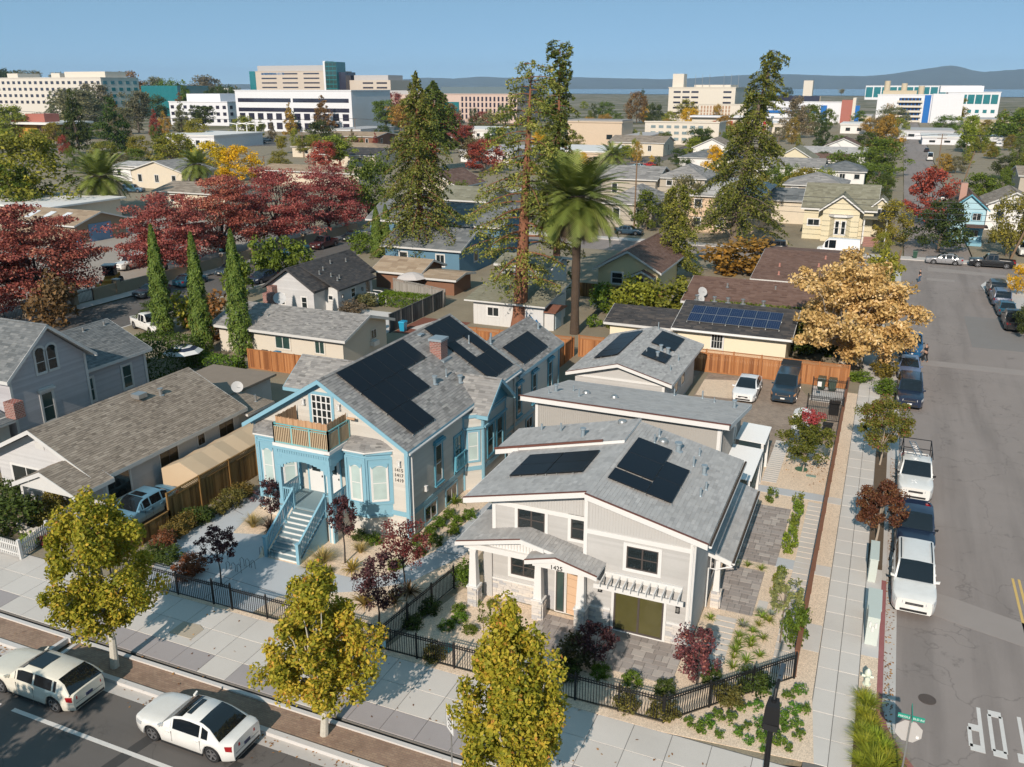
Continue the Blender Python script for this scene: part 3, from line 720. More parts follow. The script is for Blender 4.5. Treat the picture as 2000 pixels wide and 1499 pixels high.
# side bay with its gable
bay=MB();PB=[(-21.78,43.5),(-20.78,44.35),(-20.78,47.7),(-21.78,48.55)]
bay.prism([(p[0],p[1],-0.05)for p in PB],(0,0,5.0));bo=bay.build('side_bay',CREAMP,t)
gb=MB();gb.prism([(-20.8,44.2,4.85),(-20.8,48.2,4.85),(-20.8,46.2,6.4)],(-1.5,0,0));gb.build('gable',TEAL,bo)
def skin(o,Fx,L,z0,z1):
    s_=MB();lap(s_,Fx,0,L,z0,z1,0.19);return s_.build('siding',CREAM,o,tone=True,kind='stuff')
F1=Face((-21.78,43.5,0),(1.0,0.85,0),(0.85,-1.0,0));L1=math.hypot(1,0.85);F2=right(-20.78,44.35)
skin(bo,F1,L1,0,4.9);skin(bo,F2,3.35,0,4.9)
b=MB();fbox(b,F1,0,0.12,0,4.9,0.02,0.06);fbox(b,F1,L1-0.13,L1,0,4.9,0.02,0.06);fbox(b,F2,0,0.12,0,4.9,0.02,0.06);fbox(b,F2,3.23,3.35,0,4.9,0.02,0.06)
for Fx,L in((F1,L1),(F2,3.35)):
    fbox(b,Fx,0.13,L-0.14,1.28,1.55,0.02,0.05);fbox(b,Fx,0,L,4.0,4.12,0.02,0.16);fbox(b,Fx,0,L,4.72,4.9,0.02,0.09)
b.build('trim',BLUE,bo)
window(bo,F1,0.35,1.95,0.62,1.85,0.13,BLUE,WHITE,BLIND,1,2,0.07)
for u0 in(0.55,1.95):window(bo,F2,u0,1.9,0.85,1.95,0.13,TEAL,BLUE,GLASSG,1,2,0.08)
roof_gable(t,-24.0,-20.35,44.05,48.35,4.88,6.62,'x',SH_GREY,BLUE,46.2,name='bay_roof')
# front bays
def front_bay(xa,xb,xc,xd,label):
    yo=36.2;pts=[(xa,36.97),(xb,yo),(xc,yo),(xd,36.97)]
    m=MB();m.prism([(p[0],p[1],1.15)for p in pts],(0,0,3.9));o=m.build('front_bay',BLUE,t,label=label)
    m=MB();m.prism([(p[0]+(0.12 if i<2 else-0.12),p[1]+0.1,-0.05)for i,p in enumerate(pts)],(0,0,1.2));m.build('bay_base',CREAMP,o)
    fs=[Face((xa,36.97,0),(xb-xa,yo-36.97,0),(yo-36.97,-(xb-xa),0)),front(xb,yo),Face((xc,yo,0),(xd-xc,36.97-yo,0),(36.97-yo,-(xd-xc),0))]
    ls=[math.hypot(xb-xa,0.77),xc-xb,math.hypot(xd-xc,0.77)]
    tr=MB()
    for Fx,L in zip(fs,ls):
        fbox(tr,Fx,0,L,1.95,2.05,0,0.07);fbox(tr,Fx,0.1,L-0.1,1.25,1.32,0,0.05);fbox(tr,Fx,0,L,4.62,4.72,0,0.06);fbox(tr,Fx,0,L,4.92,5.05,0,0.14)
        fbox(tr,Fx,0.0,0.1,2.05,4.62,0,0.06);fbox(tr,Fx,L-0.1,L,2.05,4.62,0,0.06)
    tr.build('trim',BLUE,o)
    for k,(Fx,L)in enumerate(zip(fs,ls)):
        w_=L-0.62;wo=window(o,Fx,0.31,2.2,w_,2.05,0.07,WHITE,WHITE,BLIND,1,2,0.05)
        ar=MB();n_=10
        pts2=[Fx.P(0.31-0.07,4.25,0.056)]+[Fx.P(0.31+w_*q/n_,4.1+0.17*math.sin(math.pi*q/n_),0.056)for q in range(n_+1)]+[Fx.P(0.31+w_+0.07,4.25,0.056),Fx.P(0.31+w_+0.07,4.36,0.056),Fx.P(0.31-0.07,4.36,0.056)]
        ar.prism(pts2,Fx.n*0.012);ar.build('arch_head',BLUE,wo)
    e=[(xa-0.15,36.97),(xb-0.12,yo-0.24),(xc+0.12,yo-0.24),(xd+0.15,36.97)]
    rt=[(xa+0.45,36.98),(xb+0.25,36.93),(xc-0.25,36.93),(xd-0.45,36.98)]
    m=MB();m.prism([(p[0],p[1],5.06)for p in e],(0,0,0.09));rf=m.build('bay_roof',WHITE,o)
    s_=MB()
    for k in range(3):
        shingles(s_,(*e[k],5.15),(*e[k+1],5.15),(*rt[k+1],5.62),(*rt[k],5.62),0.15,0.3)
    s_.build('shingles',SH_GREY,rf,tone=True,kind='stuff')
    return o
front_bay(-31.7,-31.0,-29.75,-28.75,'blue bay window left of the porch');front_bay(-25.75,-25.2,-23.95,-22.75,'blue bay window right of the porch')
# porch: landing, posts, lintel, balcony
LZ=1.78
part('porch_floor',mat('grey_blue_deck',(0.19,0.27,0.30),0.6,0.06),t,lambda b:b.box(-28.75,34.85,LZ-0.12,-25.3,36.97,LZ))
part('porch_skirt',CREAMP,t,lambda b:(b.box(-28.6,35.0,-0.05,-25.45,36.9,LZ-0.12)))
for px_ in(-28.62,-25.42):
    b=MB();b.box(px_-0.1,34.88,-0.05,px_+0.1,35.08,4.9);b.box(px_-0.14,34.84,LZ,px_+0.14,35.12,LZ+0.25);b.box(px_-0.13,34.85,3.95,px_+0.13,35.11,4.1);b.build('porch_post',BLUE,t)
    b=MB();b.box(px_-0.16,34.82,-0.05,px_+0.16,35.14,LZ-0.15);b.build('post_base',BLUE,t);b=MB();b.box(px_-0.07,34.81,0.0,px_+0.07,34.84,LZ-0.2);b.build('post_panel',WHITE,t)
b=MB();Fp=front(-28.7,34.9)
fbox(b,Fp,0,3.4,4.55,5.1,-0.12,0.06);fbox(b,Fp,-0.1,3.5,5.1,5.22,-0.2,0.16)
n_=14;arch=[(0.16+(3.08)*k/n_,4.0+0.5*math.sin(math.pi*k/n_)**0.6)for k in range(n_+1)]
for k in range(n_):fbox(b,Fp,arch[k][0],arch[k+1][0],min(arch[k][1],arch[k+1][1]),4.56,-0.05,0.03)
Fs=right(-25.35,34.95);fbox(b,Fs,0,2.0,4.55,5.1,-0.1,0.06);fbox(b,Fs,-0.2,2.0,5.1,5.22,-0.2,0.14)
for k in range(8):
    a0,a1=0.15+1.8*k/8,0.15+1.8*(k+1)/8;fbox(b,Fs,a0,a1,4.0+0.5*math.sin(math.pi*(k+0.5)/8)**0.6,4.56,-0.06,0.02)
lo=b.build('porch_lintel',BLUE,t)
b=MB()
for k in range(22):fbox(b,Fp,0.06+k*0.155,0.14+k*0.155,4.9,5.1,0.06,0.10)
for u0 in(0.2,2.98):
    for q in range(2):
        for w_ in range(2):fbox(b,Fp,u0+q*0.1,u0+q*0.1+0.06,4.62+w_*0.1,4.68+w_*0.1,0.06,0.075)
b.build('dentils',BLUE,lo)
part('balcony_floor',WHITE,t,lambda b:b.box(-28.85,34.8,5.22,-25.2,36.95,5.4))
TURQ=mat('turquoise_rail',(0.16,0.42,0.44),0.5,0.05);REED=tonemat('reed_screen',[(0,(0.34,0.19,0.10)),(1,(0.55,0.34,0.20))],0.85);TANW=mat('tan_wood_infill',(0.52,0.40,0.26),0.8,0.12,8)
def rail_run(a,c,z0,z1,n,m,infill,posts):
    a,c=Vector(a),Vector(c);b=MB()
    for z in(z0+0.05,z1):b.beam((a.x,a.y,z),(c.x,c.y,z),0.07,0.05)
    b.beam((a.x,a.y,z1-0.13),(c.x,c.y,z1-0.13),0.05,0.035);o=b.build('railing',m,t)
    for k in range(posts+1):p=a.lerp(c,k/posts);q=MB();q.box(p.x-0.04,p.y-0.04,z0,p.x+0.04,p.y+0.04,z1+0.03);q.build('post',m,o)
    sl=MB()
    for k in range(n):p=a.lerp(c,(k+0.5)/n);sl.box(p.x-0.028,p.y-0.028,z0+0.07,p.x+0.028,p.y+0.028,z1-0.14)
    sl.build('balusters',infill,o,kind='stuff');return o
rail_run((-28.75,34.9,0),(-25.3,34.9,0),5.4,6.5,30,TURQ,TANW,3);rail_run((-25.3,34.9,0),(-25.3,36.85,0),5.4,6.5,17,TURQ,TANW,2);rail_run((-28.75,34.9,0),(-28.75,36.85,0),5.4,6.5,17,TURQ,TANW,2)
b=MB()
def reeds(a,c,n):
    a,c=Vector(a),Vector(c)
    for k in range(n):
        p=a.lerp(c,k/n);q=a.lerp(c,(k+1)/n);h=6.86+random.uniform(-0.03,0.05);nn=Vector((-(c-a).y,(c-a).x,0)).normalized()*0.012
        b.hexa([p-nn,q-nn,q+nn,p+nn]and[Vector((v.x,v.y,5.5))for v in(p-nn,q-nn,q+nn,p+nn)]+[Vector((v.x,v.y,h))for v in(p-nn,q-nn,q+nn,p+nn)],0,random.random())
reeds((-28.65,35.0,0),(-25.4,35.0,0),70);reeds((-25.4,35.0,0),(-25.4,36.8,0),40);reeds((-28.65,35.0,0),(-28.65,36.8,0),40)
b.tube([(-25.15,36.55,6.72),(-24.7,36.6,6.7)],0.07,10,0,True,0.8)
tag(b.build('reed_screen',REED,None,tone=True),'brown reed privacy screen rolled around the turquoise balcony railing','screen')
# french doors in the gable, lamps, entrance doors
window(t,Ff,-27.68,5.5,1.3,2.15,0.16,BLUE,WHITE,GLASS,4,5,0.06,onepane=True,sash=0.07,name='french_doors')
for u in(-28.15,-25.85):lantern(t,Ff,u,7.0,WHITE,WHITE)
for u in(-28.15,-27.05):
    b=MB();fbox(b,Ff,u,u+0.95,LZ,LZ+2.1,0.02,0.06);d=b.build('door',WHITE,t)
    b=MB();fbox(b,Ff,u-0.1,u,LZ,LZ+2.3,0.02,0.09);fbox(b,Ff,u+0.95,u+1.05,LZ,LZ+2.3,0.02,0.09);fbox(b,Ff,u,u+0.95,LZ+2.1,LZ+2.3,0.02,0.09);b.build('door_frame',BLUE,d)
    b=MB();fbox(b,Ff,u+0.2,u+0.75,LZ+1.25,LZ+1.9,0.06,0.065);b.build('pane',GLASS,d)
    b=MB();fbox(b,Ff,u+0.84,u+0.89,LZ+0.95,LZ+1.05,0.06,0.12);b.build('handle',BLACK,d)
part('door_mat',mat('dark_mat',(0.05,0.05,0.055),0.95),t,lambda b:b.box(-26.35,35.4,LZ,-25.65,35.9,LZ+0.02))
b=MB();fbox(b,Ff,-26.1,-25.8,LZ+1.75,LZ+2.2,0.02,0.05);b.build('number_plate',mat('grey_plate',(0.35,0.36,0.36),0.5),t);text(t,'1417',BLACK,Ff,-26.08,LZ+1.85,0.13,0.004)
for k,nn in enumerate(('1415','1417','1419')):text(t,nn,BLACK,Ff,-22.62,3.92-k*0.3,0.28,0.012)
lantern(t,Ff,-22.25,4.3,WHITE,WHITE);lantern(t,Fr,38.6,2.2,WHITE,WHITE)
# stairs
NST=10;sy0,sy1=32.3,34.85
steps=MB();DECKM=mat('grey_blue_deck',(0.19,0.27,0.30))
for k in range(NST):
    z=LZ*(k+1)/(NST+1);y0_=sy0+(sy1-sy0)*k/NST;y1_=sy0+(sy1-sy0)*(k+1)/NST
    b=MB();b.box(-27.75,y0_,z-LZ/(NST+1)-0.02,-25.85,y0_+0.03,z-0.035);so=b.build('step',WHITE,t)
    b=MB();b.box(-27.8,y0_-0.035,z-0.035,-25.8,y1_+0.04,z);b.build('tread',DECKM,so)
b=MB();b.prism([(-25.82,sy0+0.05,-0.05),(-25.82,sy1,-0.05),(-25.82,sy1,LZ-0.1),(-25.82,sy0+0.05,0.05)],(0.06,0,0));b.prism([(-27.84,sy0+0.05,-0.05),(-27.84,sy1,-0.05),(-27.84,sy1,LZ-0.1),(-27.84,sy0+0.05,0.05)],(0.06,0,0));b.build('stringer',BLUE,t)
for xx in(-27.84,-25.78):
    b=MB();b.box(xx-0.09,sy0-0.1,-0.05,xx+0.09,sy0+0.08,1.15);b.box(xx-0.12,sy0-0.13,1.15,xx+0.12,sy0+0.11,1.2);po=b.build('newel_post',BLUE,t)
    b=MB();b.beam((xx,sy0,1.05),(xx,sy1+0.05,LZ+1.0),0.11,0.07);b.beam((xx,sy0,0.3),(xx,sy1,LZ+0.18),0.07,0.06);ho=b.build('handrail',BLUE,t)
    if 'stair_baluster' not in bpy.data.meshes:q=MB();q.box(-0.025,-0.025,0,0.025,0.025,0.76);q.mesh('stair_baluster',BLUE)
    for k in range(19):
        f=(k+0.6)/19.3;link(bpy.data.meshes['stair_baluster'],'baluster',ho,Vector((xx,sy0+(sy1-sy0)*f,0.3+(LZ-0.12)*f))-t.location)
    b=MB();b.box(xx-0.07,sy1-0.02,LZ-0.3,xx+0.07,sy1+0.12,LZ+1.1);b.build('newel_post',BLUE,t)
b=MB()
for y0_,y1_,xx in((34.95,36.5,-28.62),(34.95,36.5,-25.42)):
    b.beam((xx,y0_,LZ+0.95),(xx,y1_,LZ+0.95),0.09,0.07);b.beam((xx,y0_,LZ+0.12),(xx,y1_,LZ+0.12),0.06,0.06)
for x0_,x1_ in((-28.6,-27.84),(-25.78,-25.45)):b.beam((x0_,34.95,LZ+0.95),(x1_,34.95,LZ+0.95),0.09,0.07);b.beam((x0_,34.95,LZ+0.12),(x1_,34.95,LZ+0.12),0.06,0.06)
po=b.build('porch_rail',BLUE,t)
for xx in(-28.62,-25.42):
    for k in range(11):link(bpy.data.meshes['stair_baluster'],'baluster',po,Vector((xx,35.05+k*0.14,LZ+0.14))-t.location)
for k in range(5):link(bpy.data.meshes['stair_baluster'],'baluster',po,Vector((-28.5+k*0.14,34.95,LZ+0.14))-t.location)
# roof furniture
def BZ(x):return BR-SL*abs(x-BRX)
b=MB();b.box(-25.35,46.3,6.8,-24.55,47.2,BZ(-24.95)+0.95);ch=b.build('chimney',BRICK,t)
b=MB();b.box(-25.42,46.23,BZ(-24.95)+0.95,-24.48,47.27,BZ(-24.95)+1.1);b.build('chimney_cap',FLASH,ch);b=MB();b.box(-25.4,46.22,6.6,-24.3,47.25,BZ(-24.4)+0.12);b.build('flashing',FLASH,ch)
for x_,y_,h_,r_ in((-23.6,43.6,0.45,0.11),(-22.9,45.6,0.4,0.12),(-23.6,45.1,0.5,0.05),(-24.6,50.4,0.55,0.05)):vent(t,x_,y_,BZ(x_),h_,r_,cap=r_>0.1)
for x_,y_ in((-24.2,53.0),(-23.3,59.8),(-24.9,54.6)):vent(t,x_,y_,6.72-SL*abs(x_+24.4),0.45,0.08)
b=MB();b.box(-26.75,47.0,BZ(-26.6)-0.05,-26.35,47.5,BZ(-26.5)+0.1);b.build('roof_vent',FLASH,t)
b=MB();b.tube([(BX1+0.08,51.3,4.95),(BX1+0.08,51.3,0.1)],0.05,8);b.tube([(-21.45,36.6,5.2),(-21.45,51.9,5.2)],0.07,8);b.tube([(BX1+0.08,37.2,5.0),(BX1+0.08,37.2,0.1)],0.045,8);b.build('downspout',WHITE2,t)
nR=Vector((SL,0,1)).normalized();eR=Vector((-1,0,SL)).normalized();slen=math.sqrt(1+SL*SL)
def RB(d):return Vector((BRX+d,0,BR-SL*d))  # a point on the right slope, d metres (plan) from the ridge
PWL,PWW=1.56*slen,1.2
solar_array('large stepped black solar array on the street end of the blue trimmed house roof',[(37.95,0,6),(37.95,-PWL-0.02,4),(37.95,-2*PWL-0.04,2)],RB(1.74),(0,1,0),eR,nR,PWW,PWL)
solar_array('black solar panels around a roof vent behind the brick chimney',[(48.05,0,3),(48.05,-PWL-0.02,1),(50.49,-PWL-0.02,1),(48.05,-2*PWL-0.04,3)],RB(1.74),(0,1,0),eR,nR,1.18,PWL)
solar_array('black solar panels on the low rear roof of the blue trimmed house',[(53.4,0,4)],(-21.9,0,6.72-SL*2.5),(0,1,0),eR,nR,1.14,1.62*slen)

# ================================================================== the pale grey new house, number 1425
t=thing('grey_front_house','new pale grey two-storey house with white trim and number 1425','house',(-10.5,33.15,0))
DZ=mat('deep_interior',(0.03,0.03,0.028),0.9)
b=MB();b.prism([(-10.6,33.15,-0.05),(-5.65,33.15,-0.05),(-5.65,33.15,5.35),(-10.6,33.15,6.55)],(0,8.6,0));b.build('wall',GREIGEP,t)
b=MB();b.prism([(-15.3,33.6,-0.05),(-10.6,33.6,-0.05),(-10.6,33.6,6.55),(-15.3,33.6,5.45)],(0,8.15,0));b.box(-16.8,38.9,-0.05,-15.3,41.7,5.3);b.build('wall',GREIGEP,t)
FR,FL,FS=front(0,33.15),front(0,33.6),right(-5.65,0)
s=MB();lap(s,FR,-10.5,-5.75,1.1,5.0,0.13,0.012);lap(s,FL,-15.2,-10.7,3.3,5.1,0.13,0.012);lap(s,FL,-15.75,-10.7,1.1,3.3,0.13,0.012);lap(s,FS,33.3,41.7,0,5.25,0.13,0.012);s.build('siding',GREIGE,t,tone=True,kind='stuff')
b=MB()  # white trim: corner boards, bands
for F_,u0,u1,z0,z1 in((FR,-10.62,-10.45,3.0,6.4),(FR,-5.85,-5.65,0,5.3),(FL,-15.3,-15.12,3.4,5.4),(FR,-10.45,-5.85,4.68,4.9),(FL,-15.12,-10.62,4.98,5.2)):fbox(b,F_,u0,u1,z0,z1,0.01,0.05)
fbox(b,FS,33.11,33.3,0,5.3,0.005,0.045);fbox(b,FR,-10.45,-9.25,1.0,1.1,0.01,0.07);fbox(b,FR,-6.68,-5.86,1.0,1.1,0.01,0.07);b.build('trim',WHITE,t)
b=MB()  # board and batten in the gable
for k in range(34):
    x_=-10.4+k*0.135;z1=6.35-0.24*(x_+10.5)
    if z1>4.95:fbox(b,FR,x_-0.012,x_+0.012,4.9,z1-0.12,0.0,0.018)
for k in range(32):
    x_=-10.75-k*0.135;z1=6.35+0.24*(x_+10.5)
    if z1>5.25:fbox(b,FL,x_-0.012,x_+0.012,5.2,z1-0.1,0.0,0.018)
b.build('battens',GREIGEP,t,kind='stuff')
# roofs
roof_plane(t,(-5.08,32.75,5.47),(-5.08,42.1,5.47),(-10.5,42.1,6.77),(-10.5,32.75,6.77),SH_COOL,WHITE)
roof_plane(t,(-16.45,32.95,5.35),(-16.45,38.9,5.35),(-10.5,38.9,6.77),(-10.5,32.95,6.77),SH_COOL,WHITE)
roof_plane(t,(-17.5,38.88,5.28),(-17.5,42.1,5.28),(-10.5,42.1,6.95),(-10.5,38.88,6.95),SH_COOL,WHITE)
f=MB();h=0.26
f.prism([(-10.5,32.69,6.77-h),(-5.08,32.69,5.47-h),(-5.08,32.69,5.485),(-10.5,32.69,6.785)],(0,0.06,0));f.prism([(-16.45,32.89,5.35-h),(-10.5,32.89,6.77-h),(-10.5,32.89,6.78),(-16.45,32.89,5.365)],(0,0.06,0))
f.box(-16.5,32.9,5.35-h,-16.44,38.9,5.35);f.prism([(-17.5,38.82,5.28-h),(-16.2,38.82,5.6-h),(-16.2,38.82,5.6),(-17.5,38.82,5.3)],(0,0.06,0));f.build('fascia',WHITE,t)
d=MB();d.prism([(-10.5,32.66,6.79),(-5.05,32.66,5.485),(-5.05,32.66,5.52),(-10.5,32.66,6.825)],(0,0.1,0));d.prism([(-16.5,32.86,5.365),(-10.5,32.86,6.785),(-10.5,32.86,6.82),(-16.5,32.86,5.4)],(0,0.1,0));d.prism([(-17.55,38.78,5.3),(-11.6,38.78,6.72),(-11.6,38.78,6.82),(-17.55,38.78,5.4)],(0,0.1,0));d.build('drip_edge',COPPER,t)
g=MB();g.tube([(-4.98,32.75,5.36),(-4.98,42.1,5.36)],0.075,8);g.tube([(-5.72,33.05,5.1),(-5.72,33.05,0.1)],0.04,8);g.build('gutter',WHITE,t)
g=MB();g.box(-5.03,32.75,5.40,-4.93,42.1,5.44);g.build('gutter_opening',mat('dark_gutter_brown',(0.05,0.035,0.025),0.95),t)  # dark brown strip along the top of the gutter
for x_,y_,h_,r_ in((-13.0,39.9,0.45,0.1),(-14.6,41.0,0.5,0.05),(-15.9,41.5,0.4,0.06),(-9.3,41.2,0.4,0.05),(-9.3,40.2,0.45,0.05),(-8.1,40.3,0.42,0.13),(-7.1,40.7,0.4,0.05),(-7.1,39.3,0.5,0.05),(-6.5,38.9,0.42,0.1),(-6.1,37.4,0.4,0.05),(-6.2,36.6,0.4,0.05)):vent(t,x_,y_,6.77-0.24*abs(x_+10.5)+(0.15 if y_>38.9 and x_<-10.5 else 0),h_,r_,cap=r_>0.08)
for x_,y_ in((-8.95,40.6),(-11.4,41.6)):
    b=MB();z_=6.77-0.24*abs(x_+10.5)+(0.15 if x_<-10.5 else 0);b.lathe(x_,y_,[(0.24,z_-0.05),(0.24,z_+0.14),(0.2,z_+0.2),(0.1,z_+0.24),(0.01,z_+0.25)],16);b.build('sun_tunnel',METAL,t,smooth=True)
# windows
def wfront(F,Y,x0,y0,x1,y1,**k):
    a=onY(x0,y0,Y);c=onY(x1,y1,Y);z1=(a.z+onY(x1,y0,Y).z)/2;z0=(c.z+onY(x0,y1,Y).z)/2
    return window(t,F,min(a.x,c.x),z0,abs(c.x-a.x),z1-z0,**k)
wk=dict(trim=0.15,tm=WHITE,fm=BRONZE,gm=GLASS,nx=2,nz=2,proud=0.06,sash=0.06)
window(t,FL,-14.0,3.98,1.35,1.05,**wk);window(t,FL,-11.38,4.0,0.66,1.05,**{**wk,'nx':1});window(t,FR,-8.62,3.35,1.42,1.1,**wk);window(t,FL,-14.35,1.45,1.3,0.98,**wk)
sl=window(t,FR,-9.1,0.08,2.28,2.2,trim=0.12,tm=WHITE,fm=BRONZE,gm=GLASSO,nx=2,nz=1,proud=0.07,sash=0.08,name='sliding_door')
# stone plinth, each stone a piece
STONE=[mat('pale_ledge_stone',(0.55,0.52,0.49),0.9,0.12,6,bump=0.3),mat('grey_ledge_stone',(0.42,0.42,0.43),0.9,0.12,6,bump=0.3),mat('warm_ledge_stone',(0.60,0.56,0.51),0.9,0.1,6,bump=0.3)]
stm={}
def stone_wall(parent,F,u0,u1,z0,z1,h=0.125):
    z=z0;r_=0
    while z<z1-0.03:
        u=u0
        while u<u1-0.02:
            w_=min(random.choice((0.28,0.36,0.44)),u1-u)
            if u1-u-w_<0.1:w_=u1-u
            key=(round(w_,2),tuple(round(q,2)for q in F.n))
            m_=random.randrange(3)
            if(key,m_)not in stm:
                q=MB();o0=Face((0,0,0),F.u,F.n);fbox(q,o0,0.004,w_-0.004,0.004,h-0.004,0.0,0.05);stm[(key,m_)]=q.mesh('stone',STONE[m_])
            wlink(stm[(key,m_)],'stone',parent,F.P(u,z,random.uniform(-0.005,0.02)));u+=w_
        z+=h
pl=part('plinth',STONE[1],t,lambda b:(fbox(b,FL,-15.75,-12.1,0,1.0,0.0,0.02),fbox(b,FR,-10.55,-9.3,0,1.0,0.0,0.02),fbox(b,FR,-6.72,-5.65,0,1.0,0,0.02)))
stone_wall(pl,FL,-15.75,-12.95,0,1.0);stone_wall(pl,FR,-10.3,-9.28,0,1.0);stone_wall(pl,FR,-6.7,-5.66,0,1.0)
part('plinth_cap',WHITE,t,lambda b:(fbox(b,FL,-15.75,-12.9,1.0,1.08,0,0.1)))
b=MB();b.box(-15.75,33.45,0,-15.3,36.8,3.4);b.build('side_wall',GREIGEP,t)
# porch and entrance
def porch_column(x_,y_,z1,x2=None):
    b=MB();b.box(x_-0.24,y_-0.24,0,x_+0.24,y_+0.24,0.98);c=b.build('column_base',STONE[0],t)
    for F_,u0 in((front(x_-0.24,y_-0.24),0),(right(x_+0.24,y_-0.24),0)):stone_wall(c,F_,0,0.48,0,0.98)
    b=MB();b.hexa([(x_-0.2,y_-0.2,1.05),(x_+0.2,y_-0.2,1.05),(x_+0.2,y_+0.2,1.05),(x_-0.2,y_+0.2,1.05),(x_-0.14,y_-0.14,z1),(x_+0.14,y_-0.14,z1),(x_+0.14,y_+0.14,z1),(x_-0.14,y_+0.14,z1)])
    b.box(x_-0.29,y_-0.29,0.98,x_+0.29,y_+0.29,1.05);b.box(x_-0.19,y_-0.19,z1-0.12,x_+0.19,y_+0.19,z1-0.02);b.build('column',WHITE,t)
porch_column(-15.85,32.62,3.0);porch_column(-12.6,32.75,3.0);porch_column(-10.55,32.8,3.0)
b=MB();b.box(-16.3,32.5,3.0,-9.85,32.72,3.28);b.prism([(-15.6,32.66,3.28),(-11.2,32.66,3.28),(-13.35,32.66,4.0)],(0,0.1,0));b.build('porch_beam',WHITE,t)
b=MB()
for k in range(26):
    x_=-15.3+k*0.15;z1=min(3.3+0.24*(x_+16.3),4.05-0.21*max(0,x_+13.35))
    if z1>3.36:b.box(x_-0.012,32.64,3.3,x_+0.012,32.66,z1-0.1)
b.build('battens',GREIGEP,t,kind='stuff')
roof_plane(t,(-16.6,32.3,3.36),(-16.6,37.0,3.36),(-13.35,37.0,4.14),(-13.35,32.3,4.14),SH_COOL,WHITE,name='porch_roof')
roof_plane(t,(-9.7,32.3,3.36),(-9.7,33.62,3.36),(-13.35,33.62,4.14),(-13.35,32.3,4.14),SH_COOL,WHITE,name='porch_roof')
roof_plane(t,(-12.95,31.85,3.44),(-12.95,33.2,3.44),(-11.5,33.2,3.84),(-11.5,31.85,3.84),SH_COOL,WHITE,name='entry_roof',th=0.1)
roof_plane(t,(-9.55,31.85,3.36),(-9.55,33.15,3.36),(-11.5,33.15,3.84),(-11.5,31.85,3.84),SH_COOL,WHITE,name='entry_roof',th=0.1)
f=MB()
for(xa,za_,xb,zb_,y_)in((-16.6,3.36,-13.35,4.14,32.24),(-13.35,4.14,-12.2,3.9,32.24),(-12.95,3.44,-11.5,3.84,31.79),(-11.5,3.84,-9.55,3.36,31.79)):f.prism([(xa,y_,za_-0.2),(xb,y_,zb_-0.2),(xb,y_,zb_+0.012),(xa,y_,za_+0.012)],(0,0.06,0))
f.box(-16.66,32.24,3.14,-16.6,37.0,3.34);f.prism([(-12.6,31.9,3.2),(-9.9,31.9,3.2),(-9.9,31.9,3.35),(-11.5,31.9,3.7),(-12.6,31.9,3.45)],(0,0.05,0));f.build('fascia',WHITE,t)
d=MB()
for(xa,za_,xb,zb_,y_)in((-16.6,3.36,-13.35,4.14,32.22),(-12.95,3.44,-11.5,3.84,31.77),(-11.5,3.84,-9.55,3.36,31.77)):d.prism([(xa,y_,za_+0.015),(xb,y_,zb_+0.015),(xb,y_,zb_+0.045),(xa,y_,za_+0.045)],(0,0.08,0))
d.build('drip_edge',COPPER,t)
Fd=front(0,33.55)
b=MB();fbox(b,Fd,-12.1,-10.55,0,2.55,0,0.05);dw=b.build('door_surround',WHITE,t)
window(t,front(0,33.5),-12.02,0.08,0.42,2.15,trim=0.05,tm=WHITE,fm=BRONZE,gm=GLASSG,nx=1,nz=1,proud=0.05,name='side_light')
b=MB();fbox(b,Fd,-11.5,-10.62,0.05,2.25,0.05,0.07);op=b.build('door_opening',mat('warm_wood_floor',(0.20,0.13,0.07),0.6),t)
b=MB();b.hexa([(-11.45,33.44,0.08),(-10.68,33.3,0.08),(-10.68,33.34,0.08),(-11.45,33.48,0.08),(-11.45,33.44,2.2),(-10.68,33.3,2.2),(-10.68,33.34,2.2),(-11.45,33.48,2.2)]);dd=b.build('front_door',mat('peach_door',(0.62,0.42,0.27),0.5,0.04),t)
for k in range(5):q=MB();z_=0.3+k*0.42;q.hexa([(-11.44,33.432,z_),(-10.69,33.293,z_),(-10.69,33.3,z_),(-11.44,33.44,z_),(-11.44,33.432,z_+0.02),(-10.69,33.293,z_+0.02),(-10.69,33.3,z_+0.02),(-11.44,33.44,z_+0.02)]);q.build('groove',mat('peach_groove',(0.42,0.27,0.17)),dd)
text(t,'1425',BLACK,front(0,31.9),-11.75,3.24,0.3,0.012);lantern(t,FR,-9.75,1.95,BLACK,METAL);lantern(t,FR,-6.2,1.75,BLACK,METAL);lantern(t,front(0,32.5),-12.6,3.02,METAL,METAL);lantern(t,front(0,32.5),-10.55,3.0,METAL,METAL)
# pergola over the sliding door
b=MB();b.box(-9.85,32.3,2.5,-5.85,32.38,2.72);b.box(-9.55,33.0,2.74,-6.05,33.14,3.0);pg=b.build('pergola_beam',WHITE,t)
for k in range(11):
    x_=-9.55+k*0.345;b=MB();b.prism([(x_,32.1,2.72),(x_,32.2,2.72),(x_,33.1,2.78),(x_,33.1,2.94),(x_,32.1,2.9)],(0.05,0,0));b.build('rafter',WHITE,pg)
for x_ in(-9.6,-6.1):b=MB();b.beam((x_,33.12,2.2),(x_,32.4,2.55),0.08,0.08);b.build('brace',WHITE,pg)
